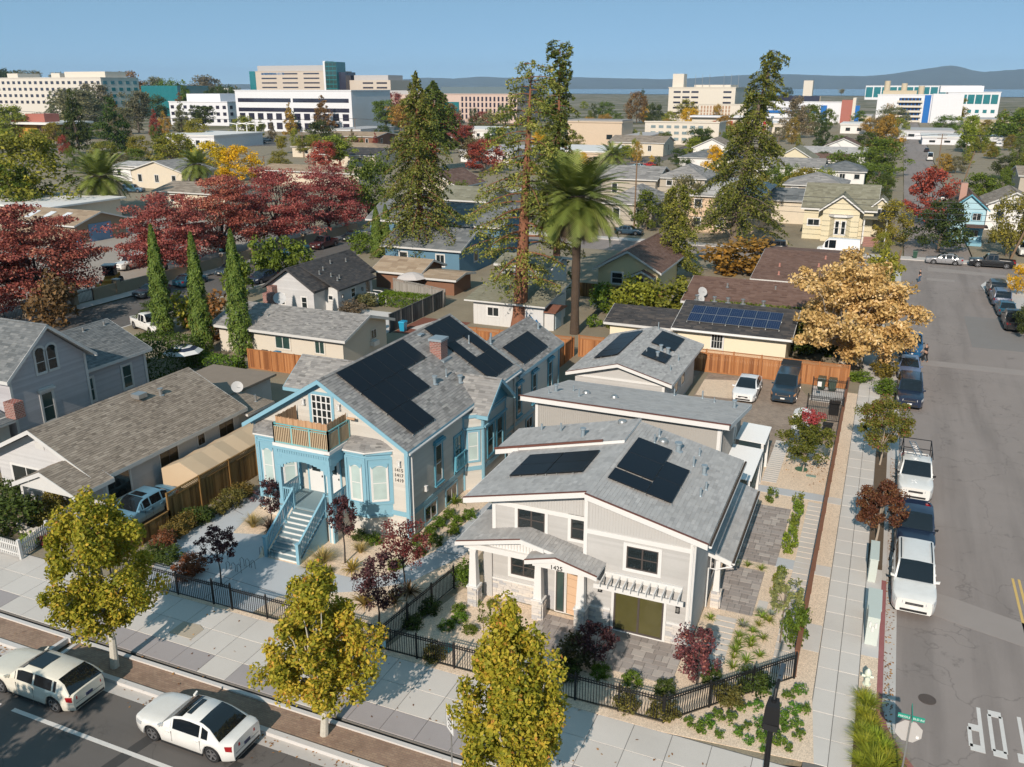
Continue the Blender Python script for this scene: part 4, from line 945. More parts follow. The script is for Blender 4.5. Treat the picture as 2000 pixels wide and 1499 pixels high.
# covered side passage with lower roof
roof_plane(t,(-4.55,36.75,2.6),(-4.55,45.0,2.6),(-5.7,45.0,2.98),(-5.7,36.75,2.98),SH_COOL,WHITE,name='side_roof')
f=MB();f.prism([(-5.75,36.69,2.75),(-4.55,36.69,2.37),(-4.55,36.69,2.62),(-5.75,36.69,3.0)],(0,0.06,0));f.tube([(-4.47,36.75,2.5),(-4.47,45,2.5)],0.07,8);f.tube([(-4.5,36.7,2.4),(-5.2,36.5,2.2),(-5.55,36.5,2.2),(-5.55,36.5,0.1)],0.035,6);f.build('fascia',WHITE,t)
g=MB();g.box(-4.52,36.75,2.535,-4.42,45,2.575);g.build('gutter_opening',mat('dark_gutter_brown',(0.05,0.035,0.025)),t)  # same dark brown strip on the lower gutter
for y_ in(36.95,40.8,44.6):
    b=MB();b.hexa([(-5.33,y_-0.15,0.85),(-5.03,y_-0.15,0.85),(-5.03,y_+0.15,0.85),(-5.33,y_+0.15,0.85),(-5.28,y_-0.1,2.45),(-5.08,y_-0.1,2.45),(-5.08,y_+0.1,2.45),(-5.28,y_+0.1,2.45)]);b.build('column',WHITE,t);b=MB();b.box(-5.38,y_-0.2,0,-4.98,y_+0.2,0.85);cb=b.build('column_base',STONE[0],t)
    stone_wall(cb,front(-5.38,y_-0.2),0,0.4,0,0.85);stone_wall(cb,right(-4.98,y_-0.2),0,0.4,0,0.85)
window(t,FS,37.6,0.9,1.2,1.2,trim=0.1,tm=WHITE,fm=BRONZE,gm=GLASS);window(t,FS,40.2,0.05,0.95,2.05,trim=0.1,tm=WHITE,fm=WHITE,gm=GLASS,nx=1,nz=1,name='side_door')
n14=Vector((0.24,0,1)).normalized();s14=Vector((-1,0,0.24)).normalized();l14=math.sqrt(1+0.0576)
def R14(x_):return Vector((x_,0,6.77-0.24*(x_+10.5)))
solar_array('stepped black solar panels on the right roof slope of the pale grey house',[(36.03,0,2),(34.68,0,1)][:1],R14(-8.33),(0,1,0),s14,n14,1.9,1.8,gap=0.02)
solar_array('low black panel at the front of the right roof slope above the gable',[(34.68,0,1)],R14(-8.33),(0,1,0),s14,n14,1.15,1.82)
solar_array('pair of black panels nearest the right eave of the pale grey house',[(34.68,0,2)],R14(-7.14),(0,1,0),s14,n14,1.86,1.2)
n15=Vector((-0.24,0,1)).normalized();s15=Vector((1,0,0.24)).normalized()
def L14(x_):return Vector((x_,0,6.77+0.24*(x_+10.5)))
solar_array('four black solar panels on the left roof slope of the pale grey house',[(35.1,0,2),(35.1,1.9,2)],L14(-15.05),(0,1,0),s15,n15,1.33,1.86)

# ================================================================== middle house with the lean-to roof
t=thing('grey_middle_house','grey house with single pitch roof behind number 1425','house',(-12.5,45.9,0))
b=MB();b.prism([(-18.0,45.9,-0.05),(-18.0,53.7,-0.05),(-18.0,53.7,4.2),(-18.0,45.9,5.78)],(11.1,0,0));b.build('wall',BATTEN,t)
b=MB();Fm=front(0,45.9);Fm2=right(-6.9,0)
for k in range(82):x_=-17.9+k*0.135;fbox(b,Fm,x_-0.012,x_+0.012,0,5.7,0,0.018)
for k in range(57):y_=46.0+k*0.135;fbox(b,Fm2,y_-0.012,y_+0.012,0,5.7-0.2*(y_-45.9),0,0.018)
b.build('battens',BATTEN,t,kind='stuff')
b=MB();fbox(b,Fm,-18.0,-17.82,0,5.7,0.018,0.05);fbox(b,Fm,-7.1,-6.9,0,5.7,0.018,0.05);fbox(b,Fm2,45.85,46.05,0,5.7,0.018,0.05);b.build('trim',WHITE,t)
roof_plane(t,(-6.4,54.1,4.28),(-18.75,54.1,4.28),(-18.75,45.35,6.03),(-6.4,45.35,6.03),SH_COOL,WHITE)
f=MB();f.box(-18.8,45.29,5.72,-6.35,45.35,6.02);f.prism([(-6.4,45.29,5.74),(-6.4,54.1,3.99),(-6.4,54.1,4.27),(-6.4,45.29,6.03)],(0.05,0,0));f.prism([(-18.8,45.29,5.74),(-18.8,54.1,3.99),(-18.8,54.1,4.27),(-18.8,45.29,6.03)],(0.05,0,0));f.build('fascia',WHITE,t)
d=MB();d.box(-18.85,45.25,6.025,-6.32,45.38,6.07);d.build('drip_edge',COPPER,t)
def MZ(y_):return 6.03-0.2*(y_-45.35)
for u_,v_,h_,r_ in((1086,765,0.42,0.1),(1072,769,0.25,0.04),(1120,764,0.35,0.05),(1131,775,0.5,0.05),(1317,773,0.45,0.05),(1372,778,0.5,0.05),(1395,786,0.3,0.04),(1434,797,0.45,0.1)):
    y_=48.5
    for _ in range(20):p=onY(u_,v_,y_);y_+=(p.z-MZ(y_))*1.0
    vent(t,p.x,p.y,p.z,h_,r_,cap=r_>0.08)
for u_,v_ in((1145,769),(1200,778)):
    y_=48.5
    for _ in range(20):p=onY(u_,v_,y_);y_+=(p.z-MZ(y_))*1.0
    b=MB();b.lathe(p.x,p.y,[(0.24,p.z-0.1),(0.24,p.z+0.1),(0.18,p.z+0.18),(0.01,p.z+0.21)],16);b.build('sun_tunnel',METAL,t,smooth=True)
window(t,Fm2,50.8,1.4,0.7,2.6,trim=0.12,tm=WHITE,fm=WHITE,gm=GLASSO,nx=1,nz=2)
# white slatted entry roof on posts beside it
SLATW=mat('white_metal_slat',(0.80,0.80,0.79),0.45,0.03)
for k,(y0_,y1_,z_,lb)in enumerate(((51.5,54.6,2.75,'white slatted entry canopy behind the grey middle house'),(46.0,50.9,2.65,'white slatted canopy joined to the lower side roof'))):
    p=thing('slatted_canopy',lb,'canopy',(-6.0,(y0_+y1_)/2,0));n_=int((y1_-y0_)/0.22)
    for q in range(n_):
        a=y0_+q*0.22;b=MB();b.hexa([(-6.85,a,z_+0.04),(-5.05,a,z_-0.04),(-5.05,a+0.2,z_-0.02),(-6.85,a+0.2,z_+0.06),(-6.85,a,z_+0.07),(-5.05,a,z_-0.01),(-5.05,a+0.2,z_+0.01),(-6.85,a+0.2,z_+0.09)]);b.build('slat',SLATW,p)
    for(xx,yy)in((-5.2,y0_+0.15),(-5.2,y1_-0.15)):b=MB();b.box(xx-0.08,yy-0.08,0,xx+0.08,yy+0.08,z_-0.05);b.build('post',WHITE,p)
    b=MB();b.box(-5.28,y0_,z_-0.22,-5.12,y1_,z_-0.045);b.build('beam',WHITE,p)

# ================================================================== back cottage
t=thing('grey_back_cottage','single-storey pale grey cottage with solar panels beside the paved yard','house',(-16.6,59,0))
walls(t,-20.0,-13.15,59.1,69.6,3.2,GREIGEP,'y',4.15,-16.6);s=MB();Fb=front(0,59.1);lap(s,Fb,-20,-13.15,0,3.1,0.13,0.012);lap(s,right(-13.15,0),59.1,69.6,0,3.15,0.13,0.012);s.build('siding',GREIGE,t,tone=True,kind='stuff')
roof_gable(t,-20.55,-12.55,58.55,70.0,3.32,4.4,'y',SH_COOL,WHITE,-16.6,drip=COPPER)
b=MB();fbox(b,Fb,-19.9,-13.2,2.95,3.13,0.012,0.05);fbox(b,Fb,-13.35,-13.15,0,3.1,0.012,0.05);b.build('trim',WHITE,t)
for u0 in(62.2,64.6):window(t,right(-13.15,0),u0,1.3,1.2,1.35,trim=0.1,tm=WHITE,fm=BRONZE,gm=GLASS)
kb=1.08/4.0;nb=Vector((kb,0,1)).normalized();sb_=Vector((-1,0,kb)).normalized()
for x_,y_,h_,r_ in((-14.7,62.9,0.45,0.11),(-14.3,64.6,0.45,0.12),(-14.9,64.8,0.4,0.11),(-13.3,63.9,0.5,0.05),(-13.3,61.3,0.4,0.05),(-15.6,63.0,0.35,0.05),(-16.3,69.5,0.6,0.04)):vent(t,x_,y_,4.4-kb*abs(x_+16.6),h_,r_,cap=r_>0.1)
solar_array('black panel nearest the ridge on the right slope of the back cottage',[(65.4,0,2)],(-14.0,0,4.4-kb*2.6),(0,1,0),sb_,nb,1.85,1.95)
solar_array('lower black panel among vents on the right slope of the back cottage',[(62.0,0,2)],(-13.9,0,4.4-kb*2.7),(0,1,0),sb_,nb,1.05,1.95)
solar_array('long black panel row on the left slope of the back cottage',[(61.2,0,4)],(-19.2,0,4.4-kb*2.6),(0,1,0),Vector((1,0,kb)).normalized(),Vector((-kb,0,1)).normalized(),1.85,1.9)

# ------------------------------------------------------------------ garden surfaces of the two lots
def gp(*pts):return[tuple(G(*p)[:2])for p in pts]
slab('gravel_bed_blue_house',[(-33.6,28.2),(-18.4,27.9),(-17.3,33.6),(-18.2,45),(-21.7,45),(-21.7,36.9),(-33.6,36.9)],0.004,0.05,GRAVEL,'tan gravel beds around the front of the blue trimmed house')
slab('gravel_bed_grey_house',[(-17.9,27.9),(-5.6,28.1),(-1.15,32.9),(-1.15,60),(-5.6,60),(-5.6,33.2),(-16.9,33.6)],0.004,0.05,GRAVEL,'tan gravel garden around the pale grey house')
slab('gravel_verge_front',[(-30,27.45),(-5.4,27.45),(0.1,28.0),(-0.28,31.8),(-1.0,32.9),(-5.5,27.95),(-18,27.75),(-30,27.65)],0.016,0.05,GRAVEL,'gravel verge with low plants outside the corner fence')
cw=slab('garden_walk',[(-31.8,27.6),(-25.2,27.6),(-24.9,29.4),(-21.8,31.15),(-19.6,33.0),(-18.3,36.5),(-18.3,45),(-19.6,45),(-19.9,36.2),(-21.0,33.2),(-22.3,32.25),(-24.9,32.15),(-27.9,32.2),(-28.1,31.9),(-29.3,34.2),(-31.2,33.6),(-32.2,37.5),(-32.2,44),(-33.5,44),(-33.5,31.0)],0.012,0.06,CONCB,'pale concrete walk from the gate to the blue stairs and along the house')
j=MB()
for a,c in(((-28.1,32.0),(-28.1,27.7)),((-31.5,29.9),(-25.2,29.6)),((-22.35,32.25),(-21.85,31.2)),((-19.95,36.2),(-18.35,36.4)),((-31.4,33.4),(-29.5,31.2)),((-19.7,40),(-18.3,40)),((-33.4,36),(-32.1,35.6))):j.beam((*a,0.012),(*c,0.012),0.03,0.008)
j.build('joint',JOINT,cw,kind='stuff')
PAVERS=[mat('paver_grey',(0.33,0.295,0.275),0.9,0.14,3,30,bump=0.15,grime=0.2),mat('paver_taupe',(0.285,0.25,0.23),0.9,0.14,3,30,bump=0.15),mat('paver_pale',(0.40,0.36,0.33),0.9,0.1,3,30,bump=0.15)]
pvm={}
def paving(name,x0,y0,x1,y1,label):
    o=slab(name,rect(x0,y0,x1,y1),0.012,0.06,JOINT,label);y=y0;row=0
    while y<y1-0.05:
        h=min((0.3,0.45,0.3)[row%3],y1-y);x=x0
        while x<x1-0.02:
            w_=random.choice((0.3,0.45,0.6));w_=min(w_,x1-x);w_=x1-x if x1-x-w_<0.12 else w_
            m_=random.choice((0,0,1,1,2));k=(round(w_,2),round(h,2),m_)
            if k not in pvm:
                q=MB();e=0.006;q.hexa([(e,e,-0.02),(w_-e,e,-0.02),(w_-e,h-e,-0.02),(e,h-e,-0.02),(2*e,2*e,0.012),(w_-2*e,2*e,0.012),(w_-2*e,h-2*e,0.012),(2*e,h-2*e,0.012)]);pvm[k]=q.mesh('paver',PAVERS[m_])
            link(pvm[k],'paver',o,(x,y,0.016+random.uniform(-0.002,0.003)));x+=w_
        y+=h;row+=1
paving('patio',-12.5,30.3,-5.75,33.1,'grey stone patio in front of the sliding door')
paving('patio_side',-5.35,36.7,-3.4,41.0,'small square stone patio beside the side passage')
paving('patio_rear',-5.0,41.8,-2.95,48.7,'larger stone patio beside the side passage')
slab('patio_step',rect(-12.2,29.3,-10.6,30.2),0.02,0.06,CONCB,'pale concrete step at the patio')
def planks(name,x0,x1,y0,y1,d,gap,label):
    o=slab(name,rect(x0-0.03,y0,x1+0.03,y1),0.008,0.03,GRAVEL,label);y=y0
    q=MB();q.box(0,0,-0.03,x1-x0,d,0.03);me=q.mesh('plank',SLABS[0])
    while y<y1-d*0.5:
        link(me,'plank',o,(x0+random.uniform(-0.01,0.01),y,0.0));y+=d+gap
planks('plank_path',-2.1,-1.2,32.8,50.2,0.52,0.06,'concrete plank path along the garden fence')
planks('plank_path_side',-4.95,-4.0,31.3,36.2,0.36,0.09,'concrete plank path from the corner to the side door')
planks('plank_path_rear',-5.1,-4.2,52.1,59.3,0.28,0.05,'concrete plank path to the paved yard')
slab('cross_walk',rect(-5.25,50.5,-1.15,51.45),0.02,0.05,CONCB,'concrete walk from the side door to the pavement')
slab('cross_walk_near',rect(-3.0,41.75,-1.15,42.75),0.022,0.05,CONCB,'short concrete walk beside the rear patio')
slab('paved_yard',[(-12.4,58.4),(-12.4,72.6),(-5.1,72.6),(-3.6,68.8),(-1.15,68.8),(-1.15,60.6),(-3.6,59.6),(-5.1,59.3),(-5.1,55),(-6.8,55),(-6.8,58.4)],0.02,0.06,DRIVEPAVE,'tan block paved parking yard behind the cottages')
slab('yard_concrete',rect(-3.75,68.9,-1.15,72.6),0.024,0.06,CONCL,'concrete pad under the green bins')
slab('yard_gravel',[(-12.4,70.8),(-9.6,71.6),(-9.2,66.8),(-12.3,66.6)],0.026,0.06,GRAVEL,'gravel patch beside the white sedan')
slab('side_yard',rect(-21.6,52,-13.2,73),0.006,0.05,DRIVEPAVE,'shaded paved passage between cottage and blue house')
part('stepping_pad',SLABS[1],None,lambda b:b.box(-3.3,37.5,-0.02,-2.85,38.2,0.03));tag(SC.objects['stepping_pad'],'single concrete stepping pad beside the small patio',None,None,'structure')

# ------------------------------------------------------------------ fences
bal={}
def iron_fence(label,pts,h=1.2,sp=0.115,post_every=1.9,name='iron_fence',group=None):
    pts=[Vector((p[0],p[1],0))for p in pts];t=thing(name,label,'fence',pts[0],group=group)
    key=h
    if key not in bal:
        q=MB();q.box(-0.011,-0.011,0.06,0.011,0.011,h-0.03);q.lathe(0,0,[(0.011,h-0.03),(0.014,h+0.02),(0.001,h+0.08)],4);m1=q.mesh('baluster',BLACK)
        q=MB();q.box(-0.035,-0.035,-0.05,0.035,0.035,h+0.06);q.lathe(0,0,[(0.04,h+0.06),(0.045,h+0.1),(0.02,h+0.14),(0.001,h+0.15)],8);m2=q.mesh('post',BLACK)
        q=MB();n_=10
        for k in range(n_):
            a0,a1=2*math.pi*k/n_,2*math.pi*(k+1)/n_;q.beam((0.038*math.cos(a0),0,0.038*math.sin(a0)),(0.038*math.cos(a1),0,0.038*math.sin(a1)),0.012,0.012,up=(0,1,0))
        bal[key]=(m1,m2,q.mesh('ring',BLACK))
    m1,m2,m3=bal[key]
    for a,c in zip(pts[:-1],pts[1:]):
        L=(c-a).length;rz=math.atan2((c-a).y,(c-a).x);n_=max(1,int(L/sp));np_=max(1,round(L/post_every))
        b=MB()
        for z in(0.1,h-0.16,h-0.04):b.beam(a+Vector((0,0,z)),c+Vector((0,0,z)),0.03,0.03)
        b.build('rail',BLACK,t)
        for k in range(n_):
            p=a.lerp(c,(k+0.5)/n_)-t.location;link(m1,'baluster',t,p,rz);link(m3,'ring',t,p+Vector((0,0,h-0.1))+(c-a).normalized()*(sp/2),rz)
        for k in range(np_+1):link(m2,'post',t,a.lerp(c,k/np_)-t.location,rz)
    return t
iron_fence('black iron fence left of the garden gate by the planted bed',[(-33.8,27.55),(-27.3,27.62)])
iron_fence('black iron garden gate with taller posts in front of the blue stairs',[(-27.3,27.62),(-26.2,27.62)],1.3,name='iron_gate')
iron_fence('black iron fence between the garden gate and the lot divider',[(-26.2,27.62),(-18.1,27.7)])
iron_fence('black iron fence along the front pavement before the pale grey house',[(-18.1,27.7),(-5.5,27.95)])
iron_fence('black iron fence running diagonally across the planted corner',[(-5.5,27.95),(-1.1,32.75)])
iron_fence('black iron fence dividing the blue and grey house gardens',[(-18.05,27.75),(-17.35,33.4)])
for a,c,h in(((-3.6,68.8),(-1.1,68.9),1.9),((-3.6,64.5),(-1.1,64.6),1.9)):
    iron_fence('tall black iron gate leaf nearer the bins' if a[1]>66 else 'tall black iron gate leaf nearer the portable toilet',[a,c],h,0.13,2.5,'iron_gate')
bdm={}
def board_fence(label,a,c,h,m,lattice=0.0,bw=0.14,post=2.4,name='board_fence',side=-1,pm=None,group=None):
    "vertical boards on rails; the boards stand on the side of the face"
    a,c=Vector((a[0],a[1],0)),Vector((c[0],c[1],0));t=thing(name,label,'fence',a,group=group);d=(c-a).normalized();nn=Vector((d.y,-d.x,0))*side
    rz=math.atan2(d.y,d.x);L=(c-a).length;n_=int(L/bw);hb=h-lattice
    var=[]
    for v in range(7):
        k=(round(hb,2),m.name,v)
        if k not in bdm:
            q=MB();tt=(v+0.5)/7;q.box(-bw/2+0.004,-0.01,0.04,bw/2-0.004,0.01,hb-0.03,0,tt);bdm[k]=q.mesh('board',m,tone=True)
        var.append(bdm[k])
    for k in range(n_):
        p=a+d*((k+0.5)*L/n_)+nn*(0.025+random.uniform(0,0.006));link(random.choice(var),'board',t,p-a,rz)
    b=MB()
    for z in(0.25,hb-0.2):b.beam(a-nn*0.02+Vector((0,0,z)),c-nn*0.02+Vector((0,0,z)),0.05,0.09)
    b.beam(a+Vector((0,0,hb)),c+Vector((0,0,hb)),0.12,0.05);b.beam(a+Vector((0,0,0.05)),c+Vector((0,0,0.05)),0.08,0.14)
    if lattice:b.beam(a+Vector((0,0,h)),c+Vector((0,0,h)),0.12,0.05)
    b.build('rail',m,t,tone=True)
    np_=max(1,round(L/post))
    for k in range(np_+1):p=a.lerp(c,k/np_);q=MB();q.box(-0.055,-0.055,-0.05,0.055,0.055,h+0.08);link(q.mesh('post',m,tone=True),'post',t,p-a+nn*0.05,rz)
    if lattice:
        b=MB();z0,z1=hb+0.02,h-0.02;hh=z1-z0;s_=0.13;n2=int(L/s_)
        for k in range(n2):
            p=a+d*(k*s_);b.beam(p+Vector((0,0,z0)),p+d*hh+Vector((0,0,z1)),0.03,0.012,up=nn);b.beam(p+d*hh+Vector((0,0,z0))+nn*0.012,p+Vector((0,0,z1))+nn*0.012,0.03,0.012,up=nn)
        for i in range(len(b.t)):b.t[i]=0.9
        b.build('lattice',m,t,tone=True,kind='stuff')
    return t
board_fence('new redwood fence with lattice top behind the parked cars',(-24.4,73.0),(-1.15,73.0),2.0,REDW,0.3,side=1)
board_fence('short redwood fence beside the rear corner of the blue house',(-24.9,63.0),(-24.9,72.8),1.8,REDW,0.0,side=1)
board_fence('redwood fence with lattice between the pale cottage and redwood trunk',(-36.5,71.6),(-24.9,72.2),2.0,REDW,0.3,side=1)
board_fence('weathered cedar fence with lattice top beside the canvas carport',(-34.9,32.8),(-34.9,45.5),2.05,CEDAR,0.32,side=1)
board_fence('low weathered cedar fence beside the blue sedan',(-34.9,28.6),(-34.9,32.8),1.0,CEDAR,0.0,side=1)
board_fence('orange stained fence below the tan bungalow windows',(-50.0,58.3),(-38.0,58.6),1.75,REDW,0.0,side=1)
board_fence('grey weathered fence with capped posts beside the trimmed hedge',(-44.6,73.2),(-44.6,84.8),1.9,GREYW,0.0,side=1)
board_fence('pale grey fence with lattice behind the patio umbrellas',(-53.0,88.5),(-44.6,85.5),1.9,mat('x',(1,1,1))if False else tonemat('pale_weathered_board',[(0,(0.25,0.235,0.21)),(1,(0.36,0.34,0.31))],0.85,fine=14),0.3,side=1)
board_fence('brown board fence below the yellow cottage',(-32.5,96.3),(-22.0,96.0),1.6,CEDAR,0.0,side=1)
# low wooden rail fence along the pavement, seen from above
t=thing('timber_fence','low rusty brown timber fence running beside the side pavement','fence',(-1.1,33,0))
RUSTW=mat('rust_brown_timber',(0.20,0.085,0.045),0.8,0.25,3,30)
for k in range(17):
    y0=32.9+k*2.3;q=MB();q.box(-1.17,y0,-0.05,-1.03,y0+0.12,1.25);q.build('post',RUSTW,t)
    b=MB();y1=min(y0+2.3,72.6)
    for z in(0.2,0.55,0.9):b.box(-1.13,y0+0.12,z,-1.09,y1,z+0.28)
    b.build('rail',RUSTW,t);b=MB();b.box(-1.2,y0,1.25,-1.0,y1,1.3);b.build('cap',RUSTW,t)
# white picket fence
t=thing('picket_fence','white picket fence at the corner of the white bungalow garden','fence',(-39.5,27.0,0))
q=MB();q.prism([(-0.045,0,0.06),(0.045,0,0.06),(0.045,0,0.9),(0.03,0,0.98),(0,0,1.02),(-0.03,0,0.98),(-0.045,0,0.9)],(0,0.02,0));pk=q.mesh('picket',WHITE2)
for a,c in(((-52.0,27.25),(-39.5,27.0)),((-39.5,27.0),(-40.6,31.4))):
    a,c=Vector((*a,0)),Vector((*c,0));L=(c-a).length;d=(c-a)/L;n_=int(L/0.155)
    for k in range(n_):link(pk,'picket',t,a+d*(k*0.155)-t.location,math.atan2(d.y,d.x))
    b=MB()
    for z in(0.28,0.75):b.beam(a+Vector((0,0,z)),c+Vector((0,0,z)),0.04,0.08)
    b.build('rail',WHITE2,t)
for p in((-39.5,27.0),(-40.0,29.1)):q=MB();q.box(p[0]-0.07,p[1]-0.07,0,p[0]+0.07,p[1]+0.07,1.15);q.build('post',WHITE2,t)

# ------------------------------------------------------------------ neighbouring houses
def simple_windows(t,F,specs,**k):
    d=dict(trim=0.1,tm=WHITE,fm=WHITE,gm=GLASS,nx=2,nz=1);d.update(k)
    for(u,z,w_,h_)in specs:window(t,F,u,z,w_,h_,**d)
# white bungalow, brown roof
t=thing('brown_roof_bungalow','long white bungalow with brown shingle roof left of the canvas carport','house',(-43.4,32.2,0))
walls(t,-47.5,-39.15,32.3,44.0,2.75,WHITE2,'y',4.75,-43.4)
s=MB();lap(s,front(0,32.3),-47.5,-39.15,0,2.7,0.14);lap(s,front(0,32.3),-47.5,-39.15,2.7,4.6,0.14,lim=lambda z:(-43.4-(4.75-z)/0.482,-43.4+(4.75-z)/0.482));lap(s,right(-39.15,0),32.3,44.0,0,2.65,0.14);s.build('siding',WHITESIDE,t,tone=True,kind='stuff')
roof_gable(t,-48.1,-38.6,31.5,44.3,2.72,5.0,'y',SH_BROWN,WHITE2,-43.4,course=0.16,tab=0.32)
roof_gable(t,-43.0,-38.25,29.75,32.4,2.6,3.6,'y',SH_BROWN,WHITE2,-40.7,course=0.16,tab=0.32,name='porch_roof')
for px_ in(-42.6,-38.7):b=MB();b.box(px_-0.1,29.95,0,px_+0.1,30.15,2.5);b.build('porch_post',WHITE2,t)
b=MB();b.prism([(-42.7,29.9,2.42),(-38.6,29.9,2.42),(-40.7,29.9,3.3)],(0,0.05,0));b.build('porch_gable',WHITE2,t)
F=right(-39.15,0)
simple_windows(t,F,[(32.6,0.75,1.7,1.55)],fm=WHITE2,nx=1);simple_windows(t,F,[(36.7,1.05,1.5,1.2),(40.0,1.45,0.6,0.7),(42.0,1.15,1.4,1.05)],fm=BRONZE,gm=glassmat('brown_glass',(0.05,0.04,0.025)),trim=0.06)
simple_windows(t,front(0,32.3),[(-46.4,0.7,2.4,1.4)]);b=MB();fbox(b,front(0,32.3),-44.0,-43.3,3.5,3.9,0.02,0.05);b.build('gable_vent',WHITE2,t)
part('flat_roof_addition',WHITE2,t,lambda b:b.box(-46.8,44.02,0,-41.9,51.0,2.5));part('flat_roof',mat('tan_roll_roofing',(0.24,0.195,0.155),0.9,0.12,1.5,20),t,lambda b:b.box(-47.6,44.1,2.5,-41.5,51.3,2.68))
part('rear_annex',WHITE2,t,lambda b:b.box(-41.6,44.05,0,-39.3,46.6,2.2));roof_plane(t,(-38.4,44.1,2.3),(-38.4,47.0,2.3),(-41.5,47.0,2.62),(-41.5,44.1,2.62),SH_BROWN,WHITE2,name='annex_roof')
vent(t,-42.2,40.4,4.4,0.4,0.12,METAL,True);b=MB();b.box(-42.9,38.6,4.66,-42.2,39.3,4.95);b.build('roof_vent',METAL,t);vent(t,-39.4,46.2,2.4,0.5,0.08,METAL)
b=MB();b.box(-44.4,32.6,4.3,-43.5,33.3,5.35);c=b.build('chimney',BRICK,t);SC.objects['chimney.001'].location+=Vector((-4.4,1.6,-0.3));b=MB();b.lathe(-48.35,34.6,[(0.25,5.05),(0.25,5.2),(0.3,5.25),(0.05,5.35)],10);b.build('chimney_pot',METAL,c)
# grey lilac house with twin arched window
t=thing('lilac_grey_house','grey clapboard house with twin arched gable window at the left edge','house',(-50.4,36,0))
YA,YB=35.9,41.9;XG=-50.35
b=MB();b.prism([(XG,YA,-0.05),(XG,YB,-0.05),(XG,YB,5.95),(XG,38.9,8.5),(XG,YA,5.95)],(-12,0,0));b.build('wall',LILAC,t,tone=True)
FG=right(XG,0);s=MB();lap(s,FG,YA,YB,0,5.9,0.15);lap(s,FG,YA,YB,5.9,8.3,0.15,lim=lambda z:(38.9-(8.5-z)/0.85,38.9+(8.5-z)/0.85));lap(s,front(0,YA),-62,XG,0,5.9,0.15);s.build('siding',LILAC,t,tone=True,kind='stuff')
roof_gable(t,-62.5,-49.75,35.4,42.4,5.85,8.75,'x',SH_SLATE,WHITE2,38.9)
b=MB();fbox(b,FG,YA-0.03,YA+0.15,0,5.9,0.02,0.06);fbox(b,FG,YB-0.15,YB+0.03,0,5.9,0.02,0.06);b.build('trim',WHITE2,t)
for u0 in(38.05,38.95):
    wo=window(t,FG,u0,5.5,0.72,1.45,trim=0.12,tm=WHITE2,fm=WHITE2,gm=GLASS,nx=1,nz=2,proud=0.06,onepane=True);ar=MB();n_=10;c_=u0+0.36
    ring=[FG.P(c_+0.48*math.cos(math.pi*k/n_),6.95+0.42*math.sin(math.pi*k/n_),0.05)for k in range(n_+1)];ar.prism(ring,FG.n*0.02);ar.build('arch_head',WHITE2,wo)
    ag=MB();ring=[FG.P(c_+0.34*math.cos(math.pi*k/n_),6.9+0.3*math.sin(math.pi*k/n_),0.072)for k in range(n_+1)];ag.prism(ring,FG.n*0.01);ag.build('pane',GLASS,wo)
window(t,FG,38.0,2.1,0.85,2.0,trim=0.14,tm=WHITE2,fm=WHITE2,gm=GLASSG,nx=1,nz=2,sill=True,hood=WHITE2)
b=MB();b.prism([(-52.3,42.4,-0.05),(-52.3,49.0,-0.05),(-52.3,49.0,4.0),(-52.3,42.4,4.0)],(-8,0,0));b.build('wing_wall',LILAC,t,tone=True)
FW=right(-52.3,0);s=MB();lap(s,FW,42.4,49.0,0,3.95,0.15);s.build('siding',LILAC,t,tone=True,kind='stuff')
roof_gable(t,-60.6,-51.9,42.3,49.4,4.05,6.0,'y',SH_SLATE,WHITE2,-56.2,name='wing_roof')
for u0 in(43.0,46.6):window(t,FW,u0,1.5,0.85,1.75,trim=0.15,tm=WHITE2,fm=WHITE2,gm=GLASSG,nx=1,nz=2)
b=MB();fbox(b,FW,48.8,49.03,0,4.0,0.02,0.06);fbox(b,FW,42.4,42.6,0,4.0,0.02,0.06);b.build('trim',WHITE2,t)
for y_ in(44.5,46.5,48.5):vent(t,-55.6,y_,5.7,0.35,0.08,SH_SLATE if False else METAL)
b=MB();b.box(-53.6,30.5,0,-50.4,35.4,3.4);b.build('porch_wing',CREAMP,t);roof_plane(t,(-49.9,30.2,3.2),(-49.9,35.6,3.2),(-53.6,35.6,4.3),(-53.6,30.2,4.3),SH_SLATE,WHITE2,name='porch_roof');simple_windows(t,right(-50.4,0),[(31.2,0.9,0.8,1.9),(33.0,0.9,0.8,1.9)],nx=1,nz=2)
# tan bungalow
t=thing('tan_bungalow','tan stucco bungalow with grey roof behind the cypresses','house',(-48,61.5,0))
walls(t,-56,-42.35,61.6,68.9,2.65,BEIGEW,'x',3.85,65.2);roof_gable(t,-56.6,-41.7,60.95,69.5,2.68,4.0,'x',SH_GREY,WHITE2,65.2)
simple_windows(t,front(0,61.6),[(-49.6,1.0,1.6,1.15),(-45.3,1.0,1.0,1.15)],gm=GLASSG,trim=0.12,tm=BEIGEW);simple_windows(t,right(-42.35,0),[(66.2,1.35,0.9,0.9)],tm=BEIGEW)
b=MB();b.box(-42.35,66.0,0.8,-41.9,66.9,1.25);b.build('air_conditioner',WHITE,t);vent(t,-51.5,63.2,3.4,0.35,0.06,METAL);b=MB();b.box(-54.6,66.5,3.2,-53.7,67.3,4.6);b.build('chimney',BRICK,t)
